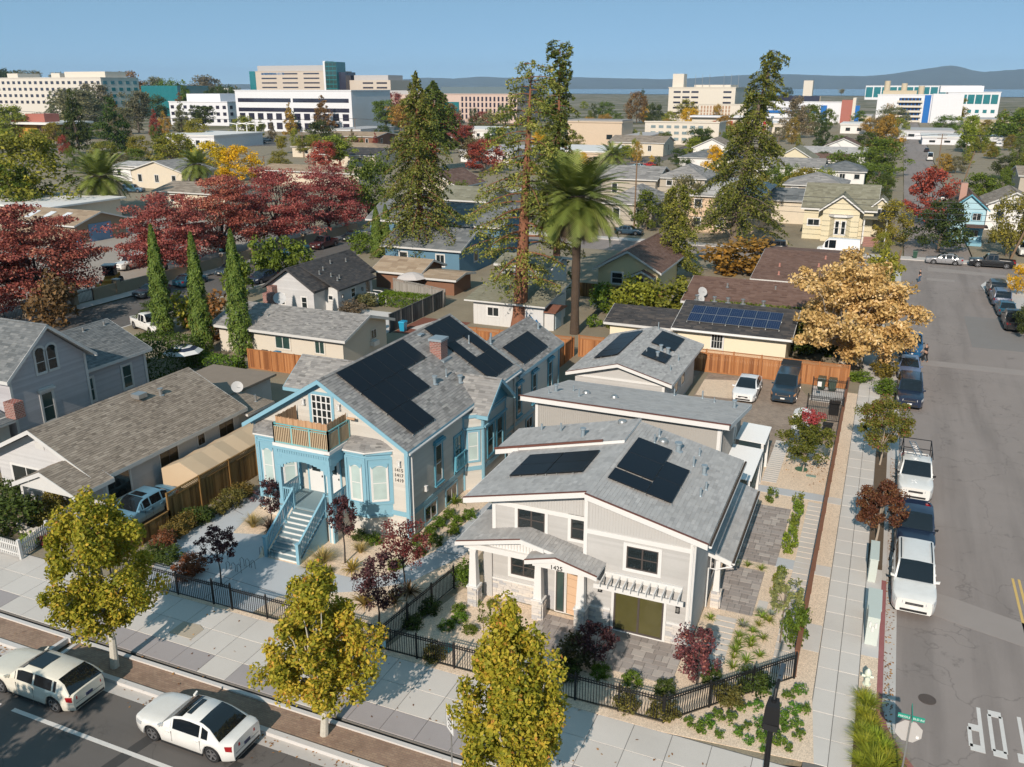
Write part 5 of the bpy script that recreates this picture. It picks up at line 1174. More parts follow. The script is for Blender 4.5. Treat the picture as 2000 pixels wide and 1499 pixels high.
# white cottage, charcoal roof
t=thing('charcoal_roof_cottage','white cottage with charcoal shingle roof beside the trimmed hedge','house',(-57,76,0))
walls(t,-61.0,-55.2,75.5,87,3.0,WHITE2,'y',4.95,-58.2);walls(t,-58.2,-53.6,77.6,84.6,2.85,WHITE2);s=MB();lap(s,front(0,75.5),-61,-55.2,0,2.95,0.18);lap(s,front(0,75.5),-61,-55.2,2.95,4.8,0.18,lim=lambda z:(-58.2-(4.95-z)/0.65,-58.2+(4.95-z)/0.65));lap(s,right(-53.6,0),77.6,84.6,0,2.8,0.18);s.build('siding',WHITESIDE,t,tone=True,kind='stuff')
roof_gable(t,-61.6,-54.75,75.0,87.3,2.95,5.2,'y',SH_DARK,mat('dark_fascia',(0.05,0.05,0.052)),-58.2,course=0.22,tab=0.5)
roof_plane(t,(-53.1,77.2,2.8),(-53.1,84.9,2.8),(-58.2,84.9,5.215),(-58.2,77.2,5.215),SH_DARK,MATS['dark_fascia'],course=0.22,tab=0.5)
simple_windows(t,front(0,75.5),[(-59.7,1.0,0.7,1.2),(-56.8,0.9,0.7,1.2)],nx=1,nz=2);simple_windows(t,front(0,77.6),[(-54.8,1.5,0.6,0.5)],nx=1);simple_windows(t,right(-53.6,0),[(80.2,1.3,0.8,1.0)],nx=1,nz=2);window(t,right(-53.6,0),83.2,0.5,0.85,2.0,trim=0.08,tm=WHITE,fm=BLACK,gm=GLASS,nx=1,nz=1,name='door')
for u in(78.4,82.4):lantern(t,right(-53.6,0),u,1.7,BLACK,WHITE)
for x_,y_ in((-56.4,79.2),(-56.0,77.9),(-55.2,78.9),(-54.6,79.6),(-54.4,78.9),(-57.0,81.5),(-56.6,84)):vent(t,x_,y_,5.2-0.47*abs(x_+58.2),0.4,0.08,METAL)
b=MB();b.box(-60.6,74.6,0,-59.9,75.5,3.1);b.build('chimney',BRICK,t)
b=MB()
for y_ in(83.0,84.2):b.box(-52.2,y_-0.05,0,-52.1,y_+0.05,1.35);b.box(-50.9,y_-0.05,0,-50.8,y_+0.05,0.95);b.beam((-53.4,y_,1.35),(-52.15,y_,1.35),0.07,0.06);b.beam((-52.15,y_,1.33),(-50.85,y_,0.95),0.07,0.06)
b.build('step_rail',WHITE,t);part('steps',CONC,t,lambda b:(b.box(-53.5,82.9,0,-52.2,84.3,0.45),b.box(-52.2,82.9,0,-51.5,84.3,0.22)))
slab('cottage_drive',rect(-53.5,71,-44.8,80.5),0.006,0.04,CONCL,'pale concrete drive below the charcoal roof cottage')
slab('brick_terrace',rect(-44.4,73.5,-38.8,80),0.006,0.04,mat('red_bark_chips',(0.20,0.075,0.05),0.95,0.25,5,30),'red bark terrace beside the white back house')
slab('grey_terrace',[(-43.6,75.5),(-39.3,74.6),(-39.0,77.2),(-42.6,79.3)],0.012,0.04,CONC,'grey paved corner of the bark terrace')
# white back house behind the redwood trunk
t=thing('white_back_house','white board house with mossy grey roof behind the redwood trunk','house',(-36,79.8,0))
walls(t,-38.4,-30.6,79.9,86.5,2.6,WHITE2);roof_plane(t,(-39.2,79.3,2.65),(-30.2,79.3,2.65),(-30.2,87.2,3.7),(-39.2,87.2,3.7),SH_OLIVE,WHITE2,course=0.25,tab=0.5)
simple_windows(t,front(0,79.9),[(-36.8,1.0,1.3,0.95)]);b=MB()
for k in range(18):fbox(b,front(0,79.9),-38.4+k*0.42,-38.37+k*0.42,0,2.55,0,0.02)
b.build('battens',WHITE2,t,kind='stuff');vent(t,-35.0,83.0,3.1,0.45,0.14,METAL,True);walls(t,-39.0,-33.0,88.0,93.5,4.9,WHITE2,name='rear_wall');roof_gable(t,-39.5,-32.5,87.6,94,4.9,5.6,'x',SH_OLIVE,WHITE2,course=0.3,tab=0.6,name='rear_roof');simple_windows(t,front(0,88.0),[(-38.3,3.2,1.0,1.0)])
# garden shed
t=thing('garden_shed','rusty roofed white garden shed by the blue tarpaulin','shed',(-31.2,83.4,0))
walls(t,-33.2,-29.6,80.3,83.2,1.9,WHITE2);RUST=mat('rusty_metal_roof',(0.20,0.085,0.055),0.75,0.3,2,12,grime=0.3);part('roof',RUST,t,lambda b:(b.prism([(-33.5,80.0,1.88),(-33.5,83.5,1.88),(-33.5,83.5,1.98),(-33.5,81.75,2.4),(-33.5,80.0,1.98)],(4.2,0,0))))
part('door',mat('pale_blue_door',(0.40,0.50,0.56)),t,lambda b:fbox(b,right(-29.6,0),80.8,82.4,0.05,1.8,0.0,0.04))
b=MB();n_=12
for i in range(n_):
    for k in range(n_):
        f=lambda a,c:(-33.0+a*2.3/n_,77.4+c*2.6/n_,max(0.15,1.25-0.25*abs(a-6)/3+0.18*math.sin(a*2.3+c*1.7)-(0.9 if a in(0,n_)or c in(0,n_)else 0)))
        b.poly([f(i,k),f(i+1,k),f(i+1,k+1),f(i,k+1)])
tag(b.build('tarpaulin',mat('bright_blue_tarp',(0.01,0.17,0.42),0.5,0.15,3),smooth=True),'bright blue tarpaulin heaped over stores beside the garden shed','tarpaulin')
# cream house with framed blue panels
t=thing('cream_solar_house','cream stucco house with dark roof and framed blue solar panels','house',(-11.5,76.8,0))
CREAMST=mat('cream_stucco',(0.72,0.64,0.48),0.85,0.04,1,40,bump=0.1)
walls(t,-16.2,-6.6,76.8,85.2,2.75,CREAMST,'x',3.9,81.9);roof_gable(t,-16.7,-6.1,76.2,87.5,2.75,4.1,'x',SH_DARK,WHITE,81.9,course=0.25,tab=0.5)
roof_gable(t,-23.5,-16.2,77.5,84.5,2.3,3.3,'x',SH_DARK,WHITE2,81,course=0.25,tab=0.5,name='garage_roof');walls(t,-23.0,-16.2,78,84,2.3,CREAMST,name='garage_wall')
window(t,front(0,76.8),-13.1,1.1,1.0,1.35,trim=0.08,tm=WHITE,fm=WHITE,gm=GLASS,nx=4,nz=2,onepane=True,sash=0.03)
b=MB();b.tube([(-16.7,76.12,2.62),(-6.1,76.12,2.62)],0.08,8);b.tube([(-12.0,76.7,2.5),(-12.0,76.7,0.1)],0.045,6);b.build('gutter',WHITE,t)
for x_ in(-15.9,-14.2,-12.9,-11.5,-9.6):vent(t,x_,83.2,3.9,0.4,0.14,METAL,True)
ks=1.35/5.7;solar_array('two rows of silver framed blue solar panels on the cream house',[(-15.6,0,7),(-15.6,1.62,7)],(0,77.6,2.75+ks*1.4),(1,0,0),(0,1,ks),(0,-ks,1),1.15,1.58,PANELB,grid=(6,1),frame=METAL)
# the yellow cottage
t=thing('yellow_cottage','pale yellow gabled cottage with brown roof behind the palm','house',(-28,98,0))
walls(t,-30.6,-23.4,98,108,3.1,YELLOWW,'y',5.2,-27.0,z0=-0.05);roof_gable(t,-31.1,-22.9,97.5,112,3.2,5.5,'y',SH_RUST,WHITE2,-27.0,course=0.25,tab=0.5)
simple_windows(t,front(0,98),[(-28.9,1.5,1.3,1.3)],nx=1,nz=2,trim=0.14);window(t,front(0,98),-26.0,0.3,1.0,2.1,trim=0.12,tm=WHITE,fm=WHITE,gm=GLASS,nx=1,nz=1,name='door');roof_gable(t,-26.6,-23.6,96.9,98.2,2.7,3.4,'y',SH_RUST,WHITE2,course=0.25,tab=0.5,name='porch_roof')
# brown roofed bungalows by the gold tree
t=thing('brown_roof_house','low house with broad red brown roof behind the cream house','house',(-11,90,0))
walls(t,-17.5,-4.5,88.5,98,2.7,mat('grey_stucco',(0.45,0.44,0.42)));roof_gable(t,-18.3,-3.8,87.3,99,2.7,4.2,'x',SH_RUST,WHITE2,93.2,course=0.25,tab=0.5)
for x_,y_ in((-14.3,91),(-9.5,91.5),(-13,94)):vent(t,x_,y_,3.7,0.4,0.1,METAL)
t=thing('brown_roof_house','red brown ridge roof house opposite the white van','house',(-8.5,108,0))
walls(t,-12.6,-4.2,102,123,2.7,mat('tan_wall',(0.42,0.36,0.30)));roof_gable(t,-13.4,-3.4,101,124,2.75,4.3,'x',SH_RUST,WHITE2,112.5,course=0.25,tab=0.5)
for x_,y_ in((-10.5,103),(-10.8,106),(-6.5,107),(-6,110)):vent(t,x_,y_,2.75+0.135*(y_-101),0.4,0.1,mat('pink_clay',(0.42,0.2,0.16)))
# canvas carport
t=thing('canvas_carport','long beige canvas carport beside the weathered cedar fence','carport',(-36.9,36,0))
CANV=mat('beige_canvas',(0.52,0.40,0.27),0.85,0.07,0.8,30,grime=0.2);b=MB();ys=[36.2+k*0.95 for k in range(10)]
for k in range(len(ys)-1):
    sag=lambda q:0.05*math.sin(q*2.7)
    A=[(-38.6,0.05),(-38.6,1.55),(-37.1,2.2),(-35.6,1.55),(-35.6,0.05)]
    for(xa,za_),(xb,zb_)in zip(A[:-1],A[1:]):b.poly([(xa,ys[k],za_+sag(k)*(za_>1)),(xb,ys[k],zb_+sag(k)*(zb_>1)),(xb,ys[k+1],zb_+sag(k+1)*(zb_>1)),(xa,ys[k+1],za_+sag(k+1)*(za_>1))])
b.poly([(-38.6,36.2,0.05),(-35.6,36.2,0.05),(-35.6,36.2,1.55),(-37.1,36.2,2.2),(-38.6,36.2,1.55)]);b.build('canvas',CANV,t)
for x_ in(-38.55,-35.65):
    for y_ in(36.25,40.4,44.6):q=MB();q.cyl(x_,y_,0,1.55,0.03,8);q.build('pole',METAL,t)

# ------------------------------------------------------------------ foliage
def fastmesh(name,V,Q,tone,m):
    me=bpy.data.meshes.new(name);nv,nq=len(V),len(Q);k=Q.shape[1]
    me.vertices.add(nv);me.vertices.foreach_set('co',V.astype(np.float32).ravel())
    me.loops.add(nq*k);me.loops.foreach_set('vertex_index',Q.astype(np.int32).ravel())
    me.polygons.add(nq);me.polygons.foreach_set('loop_start',np.arange(0,nq*k,k,dtype=np.int32))
    me.update(calc_edges=True)
    a=me.attributes.new('tone','FLOAT','POINT');a.data.foreach_set('value',np.clip(tone,0,1).astype(np.float32))
    me.materials.append(m);return me
def unit(v):return v/np.maximum(np.linalg.norm(v,axis=1,keepdims=True),1e-9)
def leafmesh(name,P,size,tone,m,bias=None,aspect=0.6,jitter=1.0,drop=0.0):
    "one diamond leaf at each point; bias: preferred leaf normal"
    n=len(P);b=NP.normal(size=(n,3))*jitter
    if bias is not None:b+=bias
    nn=unit(b);t=NP.normal(size=(n,3));t[:,2]-=drop;t=unit(t-nn*np.sum(t*nn,1,keepdims=True));bb=np.cross(nn,t)
    s=(size*NP.uniform(0.65,1.3,n))[:,None]
    V=np.empty((n,4,3));V[:,0]=P+t*s;V[:,1]=P+bb*s*aspect+t*s*0.15;V[:,2]=P-t*s;V[:,3]=P-bb*s*aspect+t*s*0.15
    return fastmesh(name,V.reshape(-1,3),np.arange(4*n).reshape(n,4),np.repeat(tone,4),m)
def clumps(n,nc,shape,cr,flat=0.8,surf=0.6):
    """n points in nc clumps inside a crown of unit height and unit width.
    shape(h) -> relative radius at height h (0..1)"""
    h=NP.uniform(0.03,0.97,nc*3);r=np.array([shape(x)for x in h]);keep=NP.uniform(0,1,nc*3)<(r/r.max())**1.4+0.08;h=h[keep][:nc];r=r[keep][:nc];nc=len(h)
    rr=r*NP.uniform(surf,1.0,nc)**0.7;rr[NP.uniform(0,1,nc)<0.25]*=0.5;a=NP.uniform(0,2*np.pi,nc)
    rr*=NP.uniform(0.8,1.18,nc);C_=np.stack([rr*np.cos(a)*0.5,rr*np.sin(a)*0.5,h],1)
    i=NP.integers(0,nc,n);d=NP.normal(size=(n,3));d=unit(d)*(NP.uniform(0,1,(n,1))**0.45)
    P=C_[i]+d*np.array([1,1,flat])*(cr*NP.uniform(0.6,1.3,nc)[i])[:,None]
    ct=NP.uniform(-0.16,0.16,nc)[i]
    return P,d,ct,C_
def limbs(b,C_,base_h,r0,n=9,m=0,seg=5,wob=0.03):
    "trunk to crown limbs, unit space, reaching for n clumps"
    b.tube([(0,0,-0.02),(0.006,0.004,base_h*0.5),(0,0,base_h),(0.01,-0.01,base_h+0.25)],[r0*1.25,r0,r0*0.85,r0*0.45],8,m)
    for k in NP.permutation(len(C_))[:n]:
        e=Vector(C_[k]);a=Vector((0,0,min(base_h*random.uniform(0.85,1.4),max(base_h*0.7,e.z*0.8))));pts=[]
        for q in range(seg+1):
            f=q/seg;p=a.lerp(e,f);p.z+=math.sin(f*math.pi)*0.03;pts.append(p+Vector((random.uniform(-wob,wob),random.uniform(-wob,wob),0))*(0.6 if 0<q<seg else 0))
        b.tube(pts,[r0*0.5*(1-0.8*q/seg)for q in range(seg+1)],6,m)
BARK=mat('grey_brown_bark',(0.155,0.12,0.09),0.95,0.25,6,30,bump=0.4)
BARKP=mat('pale_plane_bark',(0.52,0.49,0.42),0.85,0.18,7,20,bump=0.2)
BARKR=mat('redwood_bark',(0.24,0.105,0.06),0.95,0.3,3,14,bump=0.6)
BARKG=mat('pale_grey_bark',(0.36,0.31,0.25),0.9,0.15,5,30,bump=0.3)
BARKD=mat('dark_wet_bark',(0.06,0.05,0.045),0.95,0.2,6,30,bump=0.3)
LF=leafmat('tinted_leaf',[(0,(0.548,0.576,0.486)),(0.45,(1.11,1.088,0.973)),(0.8,(1.567,1.472,1.216)),(1,(2.22,1.92,1.338))])
L_SYC=leafmat('plane_leaf',[(0,(0.16,0.185,0.018)),(0.35,(0.311,0.298,0.027)),(0.65,(0.512,0.418,0.046)),(0.88,(0.704,0.467,0.069)),(1,(0.576,0.248,0.062))],0.35)
L_GOLD=leafmat('gold_leaf',[(0,(0.349,0.222,0.074)),(0.4,(0.635,0.429,0.162)),(0.8,(0.857,0.618,0.301)),(1,(0.984,0.789,0.501))],0.3)
L_RED=leafmat('red_leaf',[(0,(0.14,0.035,0.032)),(0.35,(0.291,0.085,0.075)),(0.65,(0.43,0.159,0.127)),(0.9,(0.537,0.259,0.17)),(1,(0.559,0.358,0.266))],0.3)
L_RDW=leafmat('redwood_needle',[(0,(0.072,0.093,0.017)),(0.4,(0.18,0.198,0.036)),(0.75,(0.312,0.309,0.066)),(1,(0.432,0.383,0.132))],0.2)
L_CYP=leafmat('cypress_needle',[(0,(0.047,0.086,0.012)),(0.5,(0.118,0.18,0.028)),(1,(0.203,0.25,0.047))],0.15)
L_PLUM=leafmat('plum_leaf',[(0,(0.024,0.011,0.014)),(0.5,(0.074,0.03,0.034)),(0.85,(0.149,0.054,0.054)),(1,(0.216,0.108,0.081))],0.2)
PALMF=leafmat('palm_frond',[(0,(0.06,0.082,0.016)),(0.5,(0.154,0.194,0.036)),(0.8,(0.248,0.283,0.072)),(1,(0.355,0.373,0.158))],0.15)
PALMD=leafmat('dead_frond',[(0,(0.132,0.088,0.055)),(1,(0.396,0.297,0.209))],0.1)
def egg(p=0.33,low=0.75,tip=0.9):
    def f(h):return low+(1-low)*math.sin(min(1,h/p)*math.pi/2)if h<p else max(0.08,math.cos((h-p)/(1-p)*math.pi/2)**tip)
    return f
ball=lambda h:max(0.1,math.sqrt(max(0,1-(2*h-1)**2)))
dome=lambda h:max(0.12,math.sqrt(max(0,1-h*h)))*(0.75+0.25*min(1,h*4))
cone=lambda h:max(0.03,(1-h)**0.85)*(0.6+0.4*min(1,h*6))
def tree(label,base,H,W,shape,m,n,nc,cr,leaf,trunkh,tr,bark,tone=(0.45,0.22),name='tree',flat=0.8,limbs_n=10,rot=0,group=None,color=(1,1,1),surf=0.6,drop=0.0,lean=None,lpos=None):
    "a grown tree in metres"
    base=Vector((base[0],base[1],base[2]if len(base)>2 else 0));t=thing(name,label,'tree',base,rot,group)
    ch=1-trunkh;P,d,ct,C_=clumps(n,nc,shape,cr,flat,surf);S=np.array([W,W,H*ch]);off=np.array([0,0,H*trunkh])
    if lean is not None:P=P+np.outer(P[:,2]**1.3,np.array([lean[0]/W,lean[1]/W,0]));C_=C_+np.outer(C_[:,2]**1.3,np.array([lean[0]/W,lean[1]/W,0]))
    tn=NP.normal(tone[0],tone[1],n)+ct
    if lpos is not None:tn=lpos(P,tn)
    c=link(leafmesh('crown',P*S+off,leaf,tn,m,bias=d*0.9+np.array([0,0,0.5]),drop=drop),'crown',t,color=color)
    b=MB();Cm=C_*S+off
    b.tube([(0,0,-0.1),(0.02*W,0.01*W,H*trunkh*0.6),(0,0,H*trunkh*1.1),(lean[0]*0.3 if lean is not None else 0,0,H*(trunkh+ch*0.5))],[tr*1.35,tr,tr*0.85,tr*0.4],9)
    for k in NP.permutation(len(Cm))[:limbs_n]:
        e=Vector(Cm[k]);a=Vector((0,0,min(H*trunkh*random.uniform(0.9,1.3),e.z*0.85)));pts=[]
        for q in range(6):
            f=q/5;p=a.lerp(e,f);p.z+=math.sin(f*math.pi)*0.05*H*random.uniform(-0.4,1)
            if 0<q<5:p+=Vector((random.uniform(-1,1),random.uniform(-1,1),random.uniform(-0.5,0.5)))*0.03*W
            pts.append(p)
        b.tube(pts,[tr*0.55*(1-0.82*q/5)for q in range(6)],6)
    b.build('trunk',bark,t,local=True,smooth=True);return t
def pxw(base,px):return px/FPX*depth(base)
def ptree(label,uv,vtop,wpx,*a,**k):
    base=G(*uv);H=top_height(base,vtop);return tree(label,base,H,pxw(base+Vector((0,0,H*0.6)),wpx),*a,**k)
# plane trees along the kerb
ptree('yellow-green plane tree beside the white wagon',(224,1302),955,212,egg(0.3,0.62,0.75),L_SYC,27000,130,0.1,0.082,0.27,0.14,BARKP,name='plane_tree',limbs_n=22,surf=0.35,tone=(0.40,0.2))
ptree('golden plane tree beside the white coupe',(633,1434),1105,222,egg(0.25,0.65,0.62),L_SYC,27000,130,0.1,0.082,0.24,0.13,BARKP,name='plane_tree',limbs_n=22,surf=0.35,tone=(0.52,0.2))
ptree('plane tree beside the speed limit sign',(1003,1585),1172,215,egg(0.28,0.55,0.8),L_SYC,27000,130,0.1,0.082,0.2,0.13,BARKP,name='plane_tree',limbs_n=22,surf=0.35,tone=(0.46,0.2))
# small purple leaved trees in the gardens
PL=dict(name='plum_tree',limbs_n=9,flat=0.9)
ptree('small purple-leaved tree beside the garden gate',(432,1142),1034,72,ball,L_PLUM,2200,40,0.13,0.06,0.45,0.035,BARKD,**PL)
ptree('narrow purple-leaved tree right of the blue stairs',(674,1100),962,58,egg(0.4,0.6),L_PLUM,2600,45,0.13,0.06,0.42,0.04,BARKD,**PL)
ptree('dark purple-leaved tree left of the blue stairs',(530,1022),935,64,egg(0.5,0.4),L_PLUM,1800,36,0.13,0.06,0.3,0.035,BARKD,**PL)
ptree('red-leaved tree at the right front corner of the blue house',(790,1165),1012,92,ball,L_RED,2600,40,0.15,0.06,0.38,0.04,BARKD,color=(0.5,0.36,0.4),**PL)
ptree('near-black purple tree behind the front iron fence',(740,1222),1075,95,egg(0.45,0.45),L_PLUM,3200,50,0.13,0.06,0.3,0.04,BARKD,**PL)
ptree('purple bush-like tree beside the patio step',(1160,1302),1218,82,egg(0.5,0.4),L_PLUM,2200,40,0.14,0.06,0.25,0.035,BARKD,**PL)
ptree('red-purple tree at the right end of the patio',(1360,1336),1228,96,egg(0.5,0.45),L_PLUM,3000,46,0.14,0.06,0.22,0.04,BARKD,color=(1.9,1.6,1.5),**PL)
G1=(0.13,0.155,0.03);GO=(0.12,0.11,0.03)
ptree('slim young tree with silver-green leaves by the corner fence',(1523,1255),1106,58,egg(0.45,0.35),LF,1500,34,0.13,0.06,0.4,0.025,BARK,color=(0.22,0.24,0.10),name='young_tree',limbs_n=12)
ptree('thin sapling in the gravel before the stone plinth',(944,1240),1168,34,egg(0.5,0.4),LF,420,22,0.14,0.05,0.3,0.018,BARK,color=G1,name='young_tree',limbs_n=8)
def redtip(P,tn):return np.where((P[:,2]>0.72)&(P[:,0]>-0.12),0.95+0*tn,tn*0.62)
L_TIP=leafmat('red_tipped_leaf',[(0,(0.06,0.08,0.012)),(0.35,(0.15,0.16,0.025)),(0.62,(0.22,0.2,0.04)),(0.8,(0.34,0.10,0.07)),(1,(0.40,0.05,0.06))],0.3)
ptree('young tree with crimson top beside the portable toilet',(1567,922),792,98,egg(0.45,0.5),L_TIP,6500,55,0.13,0.075,0.22,0.04,BARKG,name='young_tree',lpos=redtip,limbs_n=10)
ptree('bronze-green street tree beside the white pickup with ladder rack',(1718,908),782,104,ball,L_TIP,9500,70,0.13,0.07,0.3,0.05,BARKG,name='street_tree',tone=(0.42,0.16))
ptree('rusty round-headed street tree beside the dark blue pickup',(1711,1056),938,94,dome,L_RED,8500,60,0.13,0.065,0.34,0.05,BARKG,name='street_tree',color=(0.42,0.5,0.3),tone=(0.5,0.2))
# the gold tree
gt=tree('large gold-leaved tree with pale spreading limbs beside the side street',(-2.0,79.6),10.2,11.8,dome,L_GOLD,17000,150,0.085,0.17,0.16,0.26,BARKG,name='gold_tree',limbs_n=42,surf=0.4)
tree('second gold-leaved tree leaning over the parked cars',(-0.6,80.0),7.6,8.4,dome,L_GOLD,7500,80,0.1,0.17,0.16,0.2,BARKG,name='gold_tree',limbs_n=26,surf=0.4,lean=(1.6,0),color=(0.95,0.9,0.85))
ptree('yellow-green tree rising behind the gold tree',(1705,640),492,70,ball,LF,2600,36,0.16,0.17,0.25,0.12,BARK,color=(0.24,0.24,0.04))
# cypresses
def cypress(label,base,H,W,n=9000):
    t=thing('cypress_tree',label,'tree',base);h=NP.uniform(0,1,n)**0.85;r=W/2*np.minimum(1,(1-h)**0.62)*(0.72+0.28*np.sin(np.minimum(1,h*5)*np.pi/2))*NP.uniform(0.72,1.08,n);a=NP.uniform(0,2*np.pi,n)
    r*=1+0.16*np.sin(a*5+h*22)+0.1*np.sin(a*3-h*41)
    P=np.stack([r*np.cos(a),r*np.sin(a),0.25+h*(H-0.25)],1);d=np.stack([np.cos(a),np.sin(a),0.5+0*a],1)
    link(leafmesh('crown',P,0.17,NP.normal(0.45,0.22,n),L_CYP,bias=d*1.6,aspect=0.35,jitter=0.7,drop=-1.6),'crown',t)
    b=MB();b.tube([(0,0,-0.1),(0,0,H*0.9)],[W*0.09,0.02],8);b.build('trunk',BARK,t,local=True);return t
for(uv,vt,wp,lb)in(((322,655),440,44,'slim pointed cypress, first of three from the white pickup'),((399,690),455,44,'slim pointed cypress, middle of the three'),((474,695),450,50,'slim pointed cypress, right one beside the tan bungalow'),((738,503),405,30,'short cypress beside the leaning redwood behind the tan roofed garage'),((756,488),400,26,'shorter cypress half hidden by its twin near the parked cars')):
    p=G(*uv);H=top_height(p,vt);cypress(lb,p,H,pxw(p,wp))
# redwoods
def redwood(label,base,H,W,z0,nb,m,per=110,leaf=0.15,trunk=0.6,bark=BARKR,droop=0.28,prof=None,tone=(0.45,0.22),color=(1,1,1),flat=0.25,name='redwood_tree',lean=(0,0),bend=1.0):
    base=Vector((base[0],base[1],0));t=thing(name,label,'tree',base);pts,dirs=[],[];b=MB()
    tp=lambda z:Vector((lean[0]*max(0,z/H)**bend,lean[1]*max(0,z/H)**bend,z))
    b.tube([tp(-0.1)]+[tp(H*f)for f in(0.05,0.2,0.4,0.6,0.8,0.97)],[trunk*1.25,trunk,trunk*0.86,trunk*0.66,trunk*0.46,trunk*0.24,0.03],10)
    prof=prof or(lambda f:(1-f)**0.7*(0.75+0.25*min(1,f*4)))
    for k in range(nb):
        f=(k+random.random())/nb;f=f**0.92;z=z0+(H-z0)*f;L=W/2*prof(f)*random.uniform(0.4,1.12)
        if L<0.2:L=0.2
        a=k*2.399+random.uniform(-0.5,0.5);o=tp(z);d=Vector((math.cos(a),math.sin(a),0));up=0.22*(1 if f>0.7 else 0.4);path=[]
        for q in range(5):
            s=q/4;path.append(o+d*(L*s)+Vector((0,0,L*(up*s-droop*s*s*1.6))))
        b.tube(path,[max(0.02,trunk*0.16*(1-f*0.6))*(1-0.8*q/4)for q in range(5)],5)
        n=max(14,int(per*L/(W/2)+12));s=NP.uniform(0.22,1.05,n)**0.8;side=NP.normal(0,0.13*L+0.12,n)*(1.15-0.6*s);vz=NP.normal(0,flat*0.5,n)-np.abs(NP.normal(0,flat,n))*0.8
        px_=o.x+d.x*L*s-d.y*side;py_=o.y+d.y*L*s+d.x*side;pz_=o.z+L*(up*s-droop*s*s*1.6)+vz-np.abs(side)*0.15
        pts.append(np.stack([px_,py_,pz_],1));dirs.append(np.tile([d.x*0.25,d.y*0.25,0.9],(n,1)))
    P=np.concatenate(pts);D=np.concatenate(dirs);ct=0.1*np.sin(P[:,0]*1.3+P[:,2]*0.9)
    link(leafmesh('crown',P,leaf,NP.normal(tone[0],tone[1],len(P))+ct,m,bias=D,aspect=0.45,jitter=0.75,drop=0.8),'crown',t,color=color);b.build('trunk',bark,t,local=True,smooth=True);return t
p=G(1014,640);H1=top_height(p,118)
redwood('tall redwood with thick bare red trunk behind the blue house',p,H1,15.5,5.0,74,L_RDW,430,0.15,0.78,prof=lambda f:0.95-0.25*f if f<0.55 else max(0.2,0.8-1.2*(f-0.55)),color=(1.05,1.05,1.0),lean=(1.2,0),flat=0.32,droop=0.2)
p=G(1086,575);redwood('dark slim redwood rising behind the tall redwood',p,top_height(p,80),8.0,9,110,L_RDW,190,0.19,0.5,color=(0.6,0.68,0.65),prof=lambda f:0.95-0.62*f)
p=G(824,522);redwood('broad redwood beside the blue two-storey house',p,top_height(p,140),17,3.5,190,L_RDW,270,0.2,0.6,prof=lambda f:(1-f)**0.75*(0.7+0.3*min(1,f*4)),color=(0.72,0.76,0.72))
p=G(850,335);redwood('dark round-topped conifer behind the broad redwood',p,top_height(p,158),17.0,8,130,L_RDW,170,0.38,0.6,prof=lambda f:(1-f**2.2)*0.9+0.1,color=(0.45,0.6,0.45))
p=G(1432,478);redwood('leaning redwood with lopsided top before the beige house',p,top_height(p,98),17.0,3.0,170,L_RDW,270,0.22,0.7,bark=BARK,prof=lambda f:(1-f*0.8)if f<0.5 else max(0.26,0.6-0.75*(f-0.5)),color=(0.7,0.72,0.6),lean=(3.5,1.5),bend=1.8)
p=G(1318,545);redwood('airy light green conifer beside the yellow cottage',p,top_height(p,360),7.5,1.5,90,L_RDW,150,0.18,0.22,bark=BARK,color=(0.9,0.88,0.7),prof=lambda f:0.95-0.45*f)
